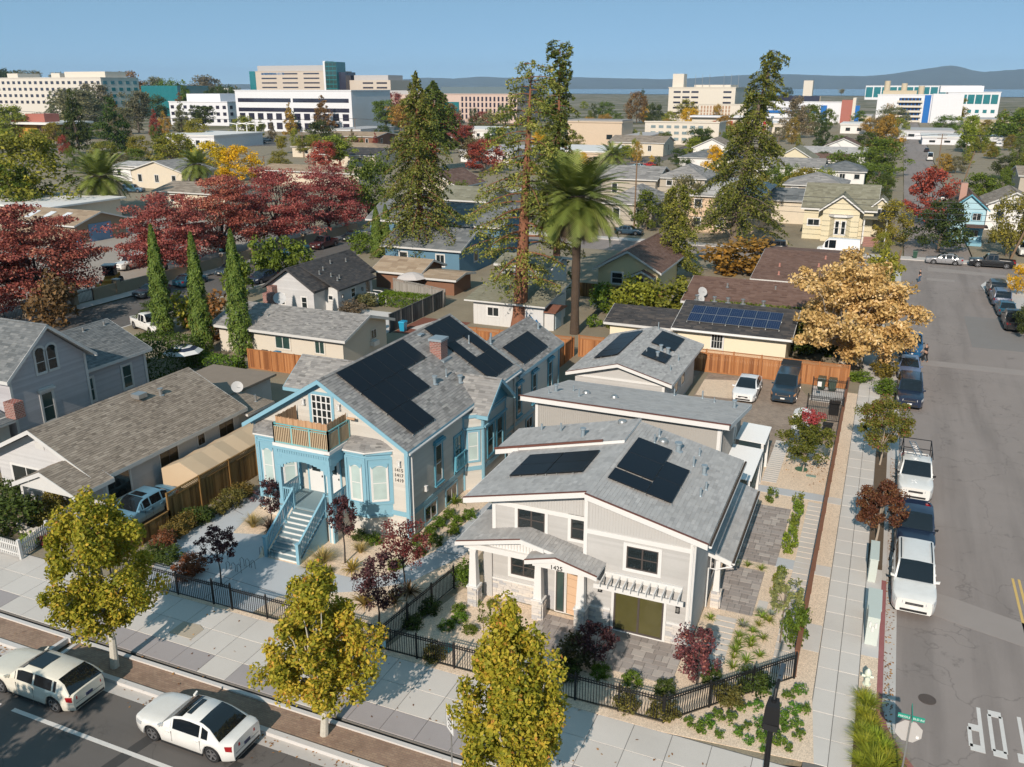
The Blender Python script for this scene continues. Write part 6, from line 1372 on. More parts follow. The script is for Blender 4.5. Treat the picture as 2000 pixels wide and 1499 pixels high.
# palms
def palm(label,base,trunkH,R_,nf=46,trunk=0.45,dead=14,skirt=1.0,name='palm_tree',per=15):
    base=Vector((base[0],base[1],0));t=thing(name,label,'tree',base)
    b=MB();n_=10;b.tube([(0,0,-0.1)]+[(0,0,trunkH*(k+1)/n_)for k in range(n_)],[trunk*1.2]+[trunk*(1+0.07*(-1)**k)for k in range(n_-1)]+[trunk*1.35],12);b.tube([(0,0,trunkH-0.9),(0,0,trunkH+0.5)],[trunk*1.3,trunk*1.7],12);b.build('trunk',mat('palm_bark',(0.075,0.052,0.036),0.95,0.3,3,12,bump=0.5),t,local=True)
    def fronds(n,e0,e1,droop,L_,tone0,m,nm,sp=1.0):
        V,Q,T=[],[],[]
        for k in range(n):
            az=k*2.399+random.uniform(-0.2,0.2);el=e0+(e1-e0)*((k+0.5)/n);L=L_*random.uniform(0.85,1.1);hd=np.array([math.cos(az),math.sin(az),0]);sd_=np.array([-math.sin(az),math.cos(az),0]);p_=np.array([0,0,trunkH+0.35])+hd*trunk;ang=el;seg=9;prev=None;tn=np.clip(np.random.default_rng(k).normal(tone0,0.18),0,1);path=[]
            for q in range(seg+1):
                path.append((p_.copy(),ang));p_=p_+(hd*math.cos(ang)+np.array([0,0,math.sin(ang)]))*L/seg;ang-=droop/seg*(0.5+q/seg)
            for q in range(per):
                s=0.1+0.9*q/(per-1);x_=s*seg;i=min(seg-1,int(x_));fr=x_-i;o=path[i][0]*(1-fr)+path[i+1][0]*fr;an=path[i][1];fw=hd*math.cos(an)+np.array([0,0,math.sin(an)]);nrm=-hd*math.sin(an)+np.array([0,0,math.cos(an)]);ll=L*0.17*math.sin(min(1,s*1.1+0.18)*math.pi)**0.6*sp;w_=L*0.42/per
                for sg in(-1,1):
                    tip=o+sd_*sg*ll*0.8+fw*ll*0.75-np.array([0,0,0.22*ll])+nrm*0.12*ll;i0=len(V);V+=[o-fw*w_,o+fw*w_,tip+fw*w_*0.2,tip-fw*w_*0.2];Q.append((i0,i0+1,i0+2,i0+3));T+=[tn,tn,min(1,tn+0.15),min(1,tn+0.15)]
        link(fastmesh(nm,np.array(V),np.array(Q),np.array(T),m),nm,t)
    fronds(nf,R(78),R(-42),R(88),R_*1.12,0.5,PALMF,'fronds')
    if dead:fronds(dead,R(-50),R(-80),R(25),R_*skirt,0.6,PALMD,'dead_fronds',1.0)
    return t
p=G(1122,652);palm('tall date palm with hanging dry fronds between the redwood and yellow cottage',p,top_height(p,385)-0.4,6.4,120,0.42,70,0.85,per=30)
p=G(206,417);palm('wide date palm with grey dry skirt behind the red trees',p,top_height(p,348),7.4,90,0.8,46,0.9,per=26)
p=G(390,375);palm('date palm beside the bright yellow tree',p,top_height(p,325),5.8,70,0.6,12,0.6,per=22)
p=G(1195,345);palm('distant date palm above the grey townhouses',p,top_height(p,306),5.6,60,0.6,10,0.6,per=20)
p=G(1412,382);palm('date palm half hidden by the leaning redwood',p,top_height(p,335),4.2,40,0.5,8,0.6,per=14)
# red pistache row
RT=dict(name='red_tree',surf=0.4,limbs_n=18,flat=0.45)
for lb,(uv),vt,wp,col,n in(('red-orange tree at the left edge behind the grey lilac house',(84,612),400,230,(0.92,0.82,0.75),12000),('dark red tree cut by the left edge',(-60,640),470,190,(0.7,0.6,0.6),6000),('red tree nearest the yellow loader',(322,535),375,175,(1.0,0.85,0.85),9000),('orange-red tree second from the loader',(438,505),345,160,(1.05,0.95,0.8),9000),('crimson tree third from the loader',(545,482),326,165,(0.95,0.75,0.8),9000),('crimson tree at the far end of the red row',(640,455),318,150,(0.9,0.7,0.8),8000)):
    ptree(lb,uv,vt,wp*1.12,dome,L_RED,int(n*2.3),130,0.12,0.15,0.16,0.24,BARKD,color=col,**RT)

tree('plane tree on the far side of the front street',(-27.5,6.8,RZ),9.0,6.0,egg(0.3,0.62,0.75),L_SYC,8000,90,0.11,0.14,0.25,0.15,BARKP,name='plane_tree')

# ------------------------------------------------------------------ vehicles
PAINT=paintmat();CGLASS=glassmat('car_glass',(0.008,0.011,0.014),0.03,0.7);CHROME=mat('chrome',(0.6,0.6,0.61),0.2,0.05,metal=0.9)
ALLOY=mat('alloy_wheel',(0.42,0.42,0.43),0.3,0.05,metal=0.8);PLAST=mat('black_plastic',(0.02,0.02,0.021),0.6,0.1)
REDL=mat('red_lamp',(0.30,0.012,0.015),0.2,0.05,coat=0.5);CLEARL=mat('clear_lamp',(0.62,0.64,0.66),0.12,0.05,metal=0.3,coat=0.5);AMBERL=mat('amber_lamp',(0.6,0.30,0.14),0.2,0.05,coat=0.5)
PLATE=mat('white_plate',(0.72,0.72,0.7),0.5,0.02);DARKPL=mat('dark_blue_plate',(0.03,0.04,0.09),0.5)
SPEC={  # L, W, H, belt, hood z, tail z, wheelbase, wheel r, cabin (rear base, rear top, front top, front base) from centre, clearance
    'wagon':(5.0,1.88,1.44,1.0,0.92,1.0,3.05,0.37,(-2.4,-1.7,0.2,0.95),0.2,[-1.55,-0.5,0.45]),
    'coupe':(4.7,1.85,1.39,0.93,0.86,1.0,2.85,0.35,(-1.75,-0.75,0.05,0.95),0.17,[-0.95,0.4]),
    'sedan':(4.75,1.82,1.45,0.95,0.88,1.0,2.75,0.33,(-1.75,-1.1,0.15,0.95),0.19,[-1.0,-0.15,0.4]),
    'fastback':(4.7,1.86,1.44,0.93,0.82,0.98,2.87,0.35,(-1.95,-0.85,0.1,1.15),0.16,[-1.0,-0.2,0.4]),
    'suv':(5.0,1.95,1.84,1.15,1.08,1.15,2.9,0.39,(-2.45,-2.2,0.15,0.85),0.27,[-1.6,-0.6,0.35]),
    'pickup':(5.7,1.96,1.84,1.15,1.10,1.12,3.5,0.40,(-0.75,-0.55,0.45,1.1),0.3,[-0.1,0.6]),
    'van':(5.9,2.0,2.65,1.35,1.25,1.35,3.65,0.36,(-2.93,-2.85,1.5,2.3),0.25,[-1.2,0.3,1.35])}
PROTO={}
def wheel_mesh(r):
    k=('wheel',round(r,2))
    if k in PROTO:return PROTO[k]
    b=MB();i0=0;n=22;prof=[(r*0.66,-0.10),(r*0.93,-0.115),(r,-0.08),(r,0.08),(r*0.93,0.115),(r*0.66,0.10)]
    for rr,y in prof:
        for q in range(n):a=2*math.pi*q/n;b.v.append((rr*math.cos(a),y,rr*math.sin(a)));b.t.append(0.5)
    for j in range(len(prof)-1):
        for q in range(n):z=(q+1)%n;b.f.append((j*n+q,j*n+z,(j+1)*n+z,(j+1)*n+q));b.m.append(0)
    tyre=b.mesh('tyre',RUBBER,smooth=True)
    d=MB()
    for y in(-0.06,0.06):d.poly([(r*0.67*math.cos(2*math.pi*q/n),y,r*0.67*math.sin(2*math.pi*q/n))for q in range(n)],1)
    for q in range(5):
        a=2*math.pi*q/5
        for sg in(-1,1):
            c,s=math.cos(a),math.sin(a);d.beam((0.05*c,sg*0.085,0.05*s),(r*0.66*c,sg*0.09,r*0.66*s),0.075,0.03,0,up=(0,1,0))
    for sg in(-1,1):
        d.tube([(0,sg*0.06,0),(0,sg*0.1,0)],0.07,10)
        for q in range(n):
            a0,a1=2*math.pi*q/n,2*math.pi*(q+1)/n;d.beam((r*0.65*math.cos(a0),sg*0.098,r*0.65*math.sin(a0)),(r*0.65*math.cos(a1),sg*0.098,r*0.65*math.sin(a1)),0.02,0.03,0,up=(0,1,0))
    PROTO[k]=(tyre,d.mesh('rim',[ALLOY,PLAST]));return PROTO[k]
def loft(rings,cls,mbs,close=True):
    "rings: list of half profiles [(y, z)...] with x; cls(i, j) -> key of the mesh builder"
    for i in range(len(rings)-1):
        (x0,r0),(x1,r1)=rings[i],rings[i+1]
        for j in range(len(r0)-1):
            for sg in(1,-1):
                k=cls(i,j,sg)
                if k is None:continue
                p=[(x0,sg*r0[j][0],r0[j][1]),(x1,sg*r1[j][0],r1[j][1]),(x1,sg*r1[j+1][0],r1[j+1][1]),(x0,sg*r0[j+1][0],r0[j+1][1])]
                mbs.setdefault(k,MB()).poly(p if sg<0 else p[::-1])
def weld(me,d=0.002):
    import bmesh
    bm=bmesh.new();bm.from_mesh(me);bmesh.ops.remove_doubles(bm,verts=bm.verts,dist=d);bmesh.ops.recalc_face_normals(bm,faces=bm.faces);bm.to_mesh(me);bm.free();me.shade_smooth();me.set_sharp_from_angle(angle=R(42));me.update()
def car(kind,label,loc,rz,color,detail=True,group=None,name=None,amber=False,plate=True,sunroof=False,rails=False,rearred=False):
    nm=name or{'pickup':'pickup_truck','suv':'sport_utility_vehicle','van':'cargo_van'}.get(kind,'parked_car');cat={'pickup':'pickup truck','suv':'car','van':'van'}.get(kind,'car')
    key=(kind,detail,amber,sunroof,rails)
    if key in PROTO:
        o=copy_tree(PROTO[key]);o.name=nm
        tag(o,label,cat);o.location=loc;o.rotation_euler=(0,0,rz);recolor(o,color)
        if group:o['group']=group
        elif 'group' in o:del o['group']
        return o
    L,W,H,belt,hood,tail,wbs,wr,(rb,rt,ft,fb),cl,pil=SPEC[kind];t=thing(nm,label,cat,loc,rz,group);hw=W/2
    xs=sorted(set([round(v,3)for v in([-L/2,-L/2+0.06,-L/2+0.22,L/2-0.32,L/2-0.1,L/2,rb,fb,(rb+fb)/2,fb+0.25]+[sx*wbs/2+d*wr for sx in(-1,1)for d in(-1.32,-1.15,-0.85,-0.45,0,0.45,0.85,1.15,1.32)])if-L/2<=v<=L/2]))
    bedx=rb-0.05
    def ring(x):
        e=abs(2*x/L);w=hw*(1-0.20*max(0,(e-0.72)/0.28)**2.2);zt=belt
        if x>fb:f=(x-fb)/(L/2-fb);zt=belt+(hood-belt)*min(1,f*1.6)-0.20*max(0,f-0.55)**2*2.2
        elif x<rb:f=(rb-x)/(L/2+rb+1e-6);zt=belt+(tail-belt)*min(1,f*1.5)-0.06*max(0,f-0.6)
        zb=cl+0.08*max(0,(e-0.8)/0.2)
        for sx in(-1,1):
            d=abs(x-sx*wbs/2)/(wr*1.18)
            if d<1:zb=max(zb,wr+wr*1.14*math.sqrt(1-d*d)*0.98-0.02)
        zb=min(zb,zt-0.1);hgt=zt-zb
        if kind=='pickup' and x<bedx:
            return[(w*0.95,zb),(w*0.995,zb+0.12*hgt),(w,zb+0.5*hgt),(w*0.99,zt-0.05),(w*0.97,zt),(w*0.87,zt),(w*0.86,0.62),(0,0.62)]
        cr=0.045 if(x>fb or x<rb)else 0.0
        return[(w*0.93,zb),(w*0.985,zb+0.1*hgt),(w,zb+0.46*hgt),(w*0.985,zb+0.74*hgt),(w*0.95,zt-0.03),(w*0.86,zt+cr*0.25),(w*0.5,zt+cr*0.8),(0,zt+cr)]
    rings=[(x,ring(x))for x in xs]
    if kind=='pickup':
        k=max(i for i,x in enumerate(xs)if x<bedx);xs2=xs[k];rings.insert(k+1,(xs2+0.002,[(a,b)for a,b in ring(bedx+0.06)]));rings[k+1]=(bedx+0.0,ring(bedx+0.06));rings.insert(k+1,(bedx-0.002,ring(bedx-0.01)))
        rings.sort(key=lambda q:q[0]);r0=ring(-L/2);w=r0[2][0];zt=tail;flat=[(w*0.95,r0[0][1]),(w*0.995,r0[1][1]),(w,r0[2][1]),(w*0.99,zt-0.05),(w*0.97,zt),(w*0.87,zt),(w*0.86,zt),(0,zt)]
        rings=[(-L/2-0.0,flat),(-L/2+0.07,flat)]+[q for q in rings if q[0]>-L/2+0.1];rings.insert(2,(-L/2+0.072,ring(-L/2+0.08)))
    mbs={};loft(rings,lambda i,j,s:'body',mbs);b=mbs['body']
    for(x,r_),fl in((rings[0],1),(rings[-1],0)):
        ps=[(x,y,z)for y,z in r_]+[(x,-y,z)for y,z in r_[-2::-1]];b.poly(ps if fl else ps[::-1])
    bo=b.build('body',PAINT,t,local=True);weld(bo.data)
    u=MB();u.box(-L/2+0.15,-hw*0.82,cl-0.02,L/2-0.15,hw*0.82,min(0.6,belt-0.3));u.build('underbody',PLAST,t,local=True)
    # cabin
    zr=H;wt=hw*(0.74 if kind not in('van','suv','pickup')else 0.83)
    cx=sorted(set([rb,(rb+rt)/2,rt,ft,(ft+fb)/2,fb]+[p for p in pil]+[p+0.09 for p in pil]+[(rt+ft)/2]));rg=[]
    def roof(x):
        if x<=rt:f=(x-rb)/(rt-rb);return belt+(zr-belt)*math.sin(f*math.pi/2)**0.9 if f>0 else belt
        if x>=ft:f=(fb-x)/(fb-ft);return belt+(zr-belt)*math.sin(f*math.pi/2)**0.95 if f>0 else belt
        return zr+0.02*math.sin((x-rt)/(ft-rt)*math.pi)
    for x in cx:
        z=roof(x);f=(z-belt)/(zr-belt);base=hw*0.93 if kind!='pickup' else hw*0.95;w2=base+(wt-base)*f;wg=base+(wt-base)*f*0.9
        rg.append((x,[(base,belt-0.03),(wg,max(belt-0.02,belt+(z-belt)*0.86)),(w2,max(belt-0.01,z-0.045*f)),(w2*0.9,z),(0,z+0.025*f)]))
    def cls(i,j,s):
        x0,x1=cx[i],cx[i+1];xm=(x0+x1)/2;side='L' if s>0 else 'R'
        if j==3 and xm>ft:return 'windshield'
        if j==3 and xm<rt:return 'rear_window'
        if j==0:
            if any(p-0.001<=x0 and x1<=p+0.091 for p in pil):return 'cabin'
            if kind=='van' and xm<0.3:return('side_window',side,0)if(-1.2<xm and s<0)else 'cabin'
            if xm<rt and kind in('wagon','suv','van','pickup'):return 'cabin'
            if xm<rt and f'{kind}' in('coupe','sedan','fastback')and x0<=rb+0.01:return 'cabin'
            if xm>ft and x1>=fb-0.01:return 'cabin'
            return('side_window',side,sum(1 for p in pil if p<xm))
        return 'cabin'
    mbs={};loft(rg,cls,mbs)
    for k,b in mbs.items():
        o=b.build(k if isinstance(k,str)else k[0],PAINT if k=='cabin' else CGLASS,t,local=True);weld(o.data)
    # wheels
    ty,ri=wheel_mesh(wr)
    for sx in(-1,1):
        for sy in(-1,1):w_=link(ty,'wheel',t,(sx*wbs/2,sy*(hw-0.13),wr));link(ri,'rim',w_)
    # lamps, grille, bumpers, mirrors
    fx,bx_=L/2,-L/2;we=hw*0.80
    for sy in(-1,1):
        wf=lambda d:ring(fx-d)[2][0]+0.008
        b=MB();zt=hood-0.2;b.hexa([(fx-0.4,sy*wf(0.4),zt-0.04),(fx-0.08,sy*wf(0.08),zt-0.09),(fx+0.014,sy*hw*0.5,zt-0.09),(fx-0.3,sy*hw*0.5,zt-0.06),(fx-0.46,sy*wf(0.46)*0.985,zt+0.11),(fx-0.1,sy*wf(0.1)*0.97,zt+0.07),(fx+0.01,sy*hw*0.5,zt+0.05),(fx-0.3,sy*hw*0.5,zt+0.08)]);b.build('headlight',AMBERL if amber else CLEARL,t,local=True)
        wr_=lambda d:ring(bx_+d)[2][0]+0.01;yi=hw*(0.42 if kind in('coupe','sedan','fastback')else 0.6)
        b=MB();zt=tail-0.2;b.hexa([(bx_+0.26,sy*wr_(0.26),zt-0.1),(bx_+0.05,sy*wr_(0.05),zt-0.13),(bx_-0.014,sy*yi,zt-0.07),(bx_+0.2,sy*yi,zt-0.07),(bx_+0.3,sy*wr_(0.3)*0.99,zt+0.09),(bx_+0.06,sy*wr_(0.06)*0.985,zt+0.1),(bx_-0.012,sy*yi,zt+0.06),(bx_+0.2,sy*yi,zt+0.06)]);b.build('taillight',REDL,t,local=True)
        b=MB();b.hexa([(fb-0.12,sy*hw*0.93,belt),(fb-0.02,sy*hw*0.93,belt),(fb-0.02,sy*(hw+0.1),belt+0.02),(fb-0.1,sy*(hw+0.1),belt+0.02),(fb-0.12,sy*hw*0.93,belt+0.09),(fb-0.02,sy*hw*0.93,belt+0.09),(fb-0.02,sy*(hw+0.12),belt+0.14),(fb-0.1,sy*(hw+0.12),belt+0.14)]);b.build('mirror',PAINT if kind not in('pickup','van')else PLAST,t,local=True)
    b=MB();b.box(fx-0.1,-we*0.5,hood-0.34,fx+0.014,we*0.5,hood-0.22);b.box(fx-0.1,-we*0.75,cl+0.12,fx+0.01,we*0.75,cl+0.24);b.build('grille',PLAST,t,local=True)
    b=MB();b.box(bx_-0.006,-hw*0.74,cl+0.1,bx_+0.1,hw*0.74,cl+0.2);b.box(bx_-0.004,-hw*0.7,cl+0.36,bx_+0.1,hw*0.7,cl+0.375);b.build('rear_valance',PLAST,t,local=True)
    if kind in('suv','pickup'):b=MB();b.box(fx-0.1,-we*0.52,hood-0.29,fx+0.02,we*0.52,hood-0.265);b.build('grille_bar',CHROME,t,local=True)
    b=MB();b.box(fx+0.0,-0.16,cl+0.25,fx+0.018,0.16,cl+0.36);b.build('licence_plate',PLATE,t,local=True);b=MB();b.box(bx_-0.018,-0.16,cl+0.4,bx_+0.01,0.16,cl+0.52);b.build('licence_plate',DARKPL,t,local=True)
    if detail:
        ht=belt-cl
        for sy in(-1,1):
            for p in pil[:3]:
                if abs(p)>L/2-0.8:continue
                b=MB();b.box(p+0.02,sy*(hw-0.012)-0.006,cl+0.2,p+0.035,sy*(hw-0.012)+0.008*sy+0.004,belt-0.12);b.build('door_seam',PLAST,t,local=True)
            for p in pil[:2]:b=MB();b.box(p+0.12,sy*hw-0.02,belt-0.2,p+0.3,sy*hw+0.02,belt-0.165);b.build('door_handle',PAINT,t,local=True)
            b=MB();b.box(-wbs/2+wr*1.2,sy*hw*0.975-0.02,cl-0.01,wbs/2-wr*1.2,sy*hw*0.975+0.02,cl+0.08);b.build('sill',PLAST,t,local=True)
    if sunroof:b=MB();b.box((rt+ft)/2+0.15,-wt*0.62,zr+0.028,(rt+ft)/2+0.95 if ft-rt>1.5 else ft-0.05,wt*0.62,zr+0.05);b.build('sunroof',CGLASS,t,local=True)
    if rails:
        for sy in(-1,1):b=MB();b.tube([(rt+0.2,sy*wt*0.86,zr),(rt+0.3,sy*wt*0.86,zr+0.09),(ft-0.2,sy*wt*0.86,zr+0.09),(ft-0.05,sy*wt*0.86,zr)],0.025,6);b.build('roof_rail',PLAST,t,local=True)
    recolor(t,color);PROTO[key]=t;return t
W_=(0.75,0.74,0.71);CRM=(0.70,0.66,0.56);SILV=(0.42,0.43,0.45);NAVY=(0.012,0.022,0.05);BLK=(0.012,0.013,0.015);TEALC=(0.02,0.09,0.14);LBLUE=(0.13,0.26,0.35);BLU=(0.01,0.09,0.22);GRYB=(0.10,0.13,0.2)
PI=math.pi
car('wagon','cream station wagon with dark sunroof parked at the front kerb',(-29.5,20.1,RZ),PI,CRM,sunroof=True)
car('coupe','white two-door coupe with red seats parked under the golden tree',(-21.75,20.4,RZ),PI,W_,sunroof=True)
car('sedan','pale blue sedan with sunroof beside the canvas carport',(-37.3,33.0,0),-PI/2,LBLUE,sunroof=True)
car('fastback','white rounded electric sedan with dark glass roof in the paved yard',(-8.5,68.3,0.02),-PI/2,(0.78,0.78,0.78))
mdx=car('suv','dark blue SUV with raised tailgate in the paved yard',(-5.6,69.2,0.02),-PI/2,(0.018,0.04,0.065),amber=True)
b=MB();b.hexa([(-2.2,-0.8,1.86),(-3.1,-0.75,2.05),(-3.1,0.75,2.05),(-2.2,0.8,1.86),(-2.2,-0.8,1.95),(-3.1,-0.75,2.13),(-3.1,0.75,2.13),(-2.2,0.8,1.95)]);b.build('raised_tailgate',PLAST,mdx,local=True)
car('suv','white SUV with roof rails at the corner end of the parked row',(3.5,42.1,RZ),-PI/2,W_,rails=True)
car('pickup','dark navy pickup behind the white SUV',(3.6,48.0,RZ),-PI/2,NAVY)
rk=car('pickup','white pickup with black ladder rack',(3.7,55.4,RZ),-PI/2,W_)
b=MB()
for x_ in(-2.6,-0.9):
    for sy in(-0.86,0.86):b.tube([(x_,sy,1.1),(x_,sy*0.95,2.15)],0.03,6)
    b.tube([(x_,-0.82,2.15),(x_,0.82,2.15)],0.03,6)
for sy in(-0.82,0.82):b.tube([(-2.6,sy,2.15),(0.6,sy,2.15)],0.03,6)
b.build('ladder_rack',BLACK,rk,local=True)
b=MB();b.beam((-1.9,-0.5,2.2),(0.4,-0.1,2.2),0.03,0.07);b.beam((-1.9,-0.15,2.2),(0.4,0.2,2.2),0.03,0.07)
for k in range(7):f=k/6.5;b.beam((-1.9+2.3*f,-0.5+0.4*f,2.2),(-1.9+2.3*f,-0.15+0.35*f,2.2),0.03,0.03)
b.build('ladder',CHROME,rk,local=True)
car('suv','dark navy SUV parked nearest the bronze street tree',(3.5,72.2,RZ),-PI/2,NAVY,rails=True)
car('sedan','silver blue sedan parked between the navy SUV and blue pickup',(3.5,79.6,RZ),-PI/2,(0.12,0.16,0.27),sunroof=True)
car('pickup','bright blue pickup under the gold tree',(3.7,87.0,RZ),-PI/2,BLU)
car('pickup','dark open-bed truck at the right edge with its tail to the camera',(13.55,101.0,RZ),PI/2,BLK)
car('sedan','dark blue car ahead of the open-bed truck',(13.4,107.0,RZ),PI/2,TEALC,sunroof=True)
car('suv','silver SUV parked ahead of the dark blue car',(13.3,112.2,RZ),PI/2,GRYB,rails=True)
car('suv','black SUV nearest the white kerb bulb',(13.3,117.4,RZ),PI/2,BLK)
car('sedan','silver grey sedan on the cross street beside the green bin',(8.35,135.7,RZ),PI,(0.25,0.25,0.26),sunroof=True)
car('pickup','black pickup on the cross street before the picket fence',(14.3,135.8,RZ),PI,BLK)
car('van','white high-roof van in front of the yellow Victorian house',(-5.8,135.9,RZ),PI,(0.78,0.78,0.78))
car('suv','black SUV parked left of the white van',(-15.5,136.0,RZ),PI,BLK)
car('sedan','black sedan on the near side of the cross street',(-14.5,129.2,RZ),PI,BLK)
car('pickup','white pickup standing in the drive behind the grey lilac house',(-67.5,64.5,0),R(-20),W_)
for y_,col,kd,lb in((77.0,(0.03,0.04,0.05),'sedan','dark sedan first in the left street row'),(83.5,TEALC,'sedan','dark teal sedan second in the left street row'),(91.0,(0.04,0.07,0.10),'sedan','slate blue sedan third in the left street row'),(98.5,(0.03,0.05,0.06),'suv','dark SUV beside the round green tree'),(105.0,TEALC,'pickup','teal pickup under the crimson trees'),(112.5,(0.07,0.015,0.015),'pickup','dark red pickup at the far end of the left street'),(120.5,(0.02,0.03,0.04),'sedan','dark car farthest along the left street')):
    car(kd,lb,(-79.6 if kd!='x' else 0,y_,RZ),PI/2 if y_%2>1 else-PI/2,col,sunroof=(kd=='sedan'))
for y_,col,lb in((72.5,BLK,'black car parked beside the cypresses'),(88.5,NAVY,'navy car parked behind the charcoal roof cottage')):car('sedan',lb,(-72.4,y_,RZ),-PI/2,col,sunroof=True)
car('suv','white off-road vehicle behind the long wall',(-94.0,88.0,0),-PI/2,W_);car('van','teal van parked behind the long wall under the red trees',(-92.0,103.5,0),R(150),(0.02,0.13,0.16))
for y_,x_,col,kd,lb in((215,11.2,W_,'sedan','white car on the far street nearest the crimson tree'),(262,11.2,(0.05,0.12,0.25),'sedan','blue car on the far street'),(290,11.2,(0.3,0.3,0.3),'suv','grey vehicle on the far street'),(335,11.2,W_,'van','white van far along the street'),(380,11.2,BLK,'sedan','black car far along the street')):car(kd,lb,(x_,y_,RZ),PI/2,col,sunroof=(kd=='sedan'))
car('pickup','white work truck between the garages behind the red trees',(*G(308,366)[:2],0),R(15),W_);car('suv','blue car under the pale garage roof behind the red trees',(*G(262,376)[:2],0),R(15),(0.05,0.12,0.2))
car('sedan','red car beside the white cars near the distant palm',(*G(1270,326)[:2],0),R(160),(0.35,0.03,0.03),sunroof=True);car('sedan','pale blue car beside the distant palm',(*G(1245,329)[:2],0),R(160),(0.35,0.5,0.55),sunroof=True)
car('sedan','dark blue car at the kerb below the grey townhouses',(*G(1228,458)[:2],0),0,(0.02,0.05,0.08),sunroof=True)
car('suv','white SUV at the right edge beyond the picket fence',(19.5,147.5,0),-PI/2,W_)

# ------------------------------------------------------------------ shrubs, grasses, hedges
def bushmesh(n,leaf,shape='ball',seed=0,clump=22,cr=0.26):
    P,d,ct,C_=clumps(n,clump,ball if shape=='ball' else dome,cr,0.9,0.55);P[:,2]=np.maximum(P[:,2],0.02)
    return leafmesh('foliage',P,leaf,NP.normal(0.45,0.22,n)+ct,LF,bias=d+np.array([0,0,0.5]))
BUSH=[bushmesh(1500,0.048,'dome',clump=40,cr=0.17)for _ in range(3)];LOOSE=[bushmesh(330,0.085,clump=14,cr=0.24)for _ in range(3)];FINE=[bushmesh(1500,0.05,clump=34,cr=0.22)for _ in range(2)]
def tuft(n,spread,w,up=0.9):
    V,Q,T=[],[],[]
    for k in range(n):
        a=random.uniform(0,2*PI);L=random.uniform(0.6,1.0);lean=random.uniform(0.1,spread);d=np.array([math.cos(a),math.sin(a),0]);s=np.array([-math.sin(a),math.cos(a),0])*w*0.5;p=d*random.uniform(0,0.08);ang=PI/2-lean*0.5;i0=len(V);tn=random.uniform(0.1,0.95)
        for q in range(4):
            ww=s*(1,0.9,0.6,0.08)[q];V+=[p-ww,p+ww];T+=[tn,tn];p=p+(d*math.cos(ang)+np.array([0,0,math.sin(ang)]))*L/3*up;ang-=lean*0.55
        for q in range(3):Q.append((i0+2*q,i0+2*q+1,i0+2*q+3,i0+2*q+2))
    return fastmesh('blades',np.array(V),np.array(Q),np.array(T),LF)
TUFT=[tuft(60,1.3,0.05)for _ in range(3)];GRASSY=[tuft(260,1.1,0.02)for _ in range(2)];SPIKY=[tuft(46,1.5,0.08,1.0)for _ in range(2)]
def plant(name,label,uv,w,h,mesh,col,cat='shrub',group=None,z=0.0):
    p=G(*uv);o=link(random.choice(mesh),name,None,(p.x,p.y,z),random.uniform(0,6),(w,w,h),col);return tag(o,label,cat,group)
def row(name,tmpl,pts,w,h,mesh,col,cat='shrub',group=None,jit=0.25,key=None):
    "tmpl has {n}: ordinal counted along the list"
    for k,uv in enumerate(pts):
        s=random.uniform(1-jit,1+jit);c=tuple(v*random.uniform(0.85,1.15)for v in col);plant(name,tmpl.format(n=ORD[k]),uv,w*s,h*s,mesh,c,cat,group)
GB=(0.105,0.165,0.022);GD=(0.06,0.09,0.02);YG=(0.20,0.21,0.03);TANG=(0.34,0.28,0.13);OLV=(0.13,0.12,0.035)
row('box_shrub','round clipped green shrub beside the blue house, {n} from the street',[(852,1064),(841,1046),(885,1042),(857,1028),(893,1024),(918,1012),(878,1010),(956,978)],0.78,0.6,BUSH,GB,group='clipped shrubs beside the blue house',jit=0.12)
plant('strap_plant','spiky strap-leaved plant against the side wall of the blue house',(888,985),1.0,0.8,SPIKY,(0.12,0.17,0.03));plant('box_shrub','low green shrub right of the narrow purple tree',(702,1054),1.0,0.65,BUSH,GD);plant('box_shrub','bright green shrub below the right bay window',(731,1060),0.95,0.6,BUSH,GB);plant('box_shrub','green shrub under the red-leaved tree',(815,1062),0.8,0.6,BUSH,GB);plant('box_shrub','green shrub at the foot of the red-leaved tree trunk',(772,1110),0.9,0.5,BUSH,GB);plant('box_shrub','green shrub beside the curved walk',(820,1082),0.8,0.5,BUSH,GD)
for uv,w,h,lb in(((494,1030),1.3,1.1,'tan grass clump left of the blue stairs'),((630,1100),1.5,1.1,'large tan flowering grass right of the blue stairs'),((606,1115),1.1,0.9,'olive grass clump at the stair newel post'),((704,1080),1.0,0.8,'pale grass clump before the bay window shrubs'),((645,1118),0.6,0.4,'tiny grass tuft at the edge of the curved walk')):plant('grass_clump',lb,uv,w,h,GRASSY,TANG if h>0.7 else OLV,'grass')
for uv,col,lb in(((688,1115),(0.30,0.23,0.06),'golden spiky flax beside the curved walk'),((527,1035),(0.05,0.035,0.03),'dark spiky flax beside the stair foot'),((712,1182),(0.22,0.16,0.05),'golden flax left of the near-black purple tree'),((770,1178),(0.16,0.12,0.05),'bronze flax right of the near-black purple tree'),((800,1160),(0.16,0.10,0.05),'small bronze flax near the dividing fence')):plant('flax',lb,uv,1.1,0.8,SPIKY,col,'plant')
row('box_shrub','round green shrub in the gravel before the stone plinth, {n} from the house',[(896,1196),(898,1213),(873,1228),(917,1235)],0.8,0.5,BUSH,GB,group='green shrubs before the stone plinth',jit=0.1)
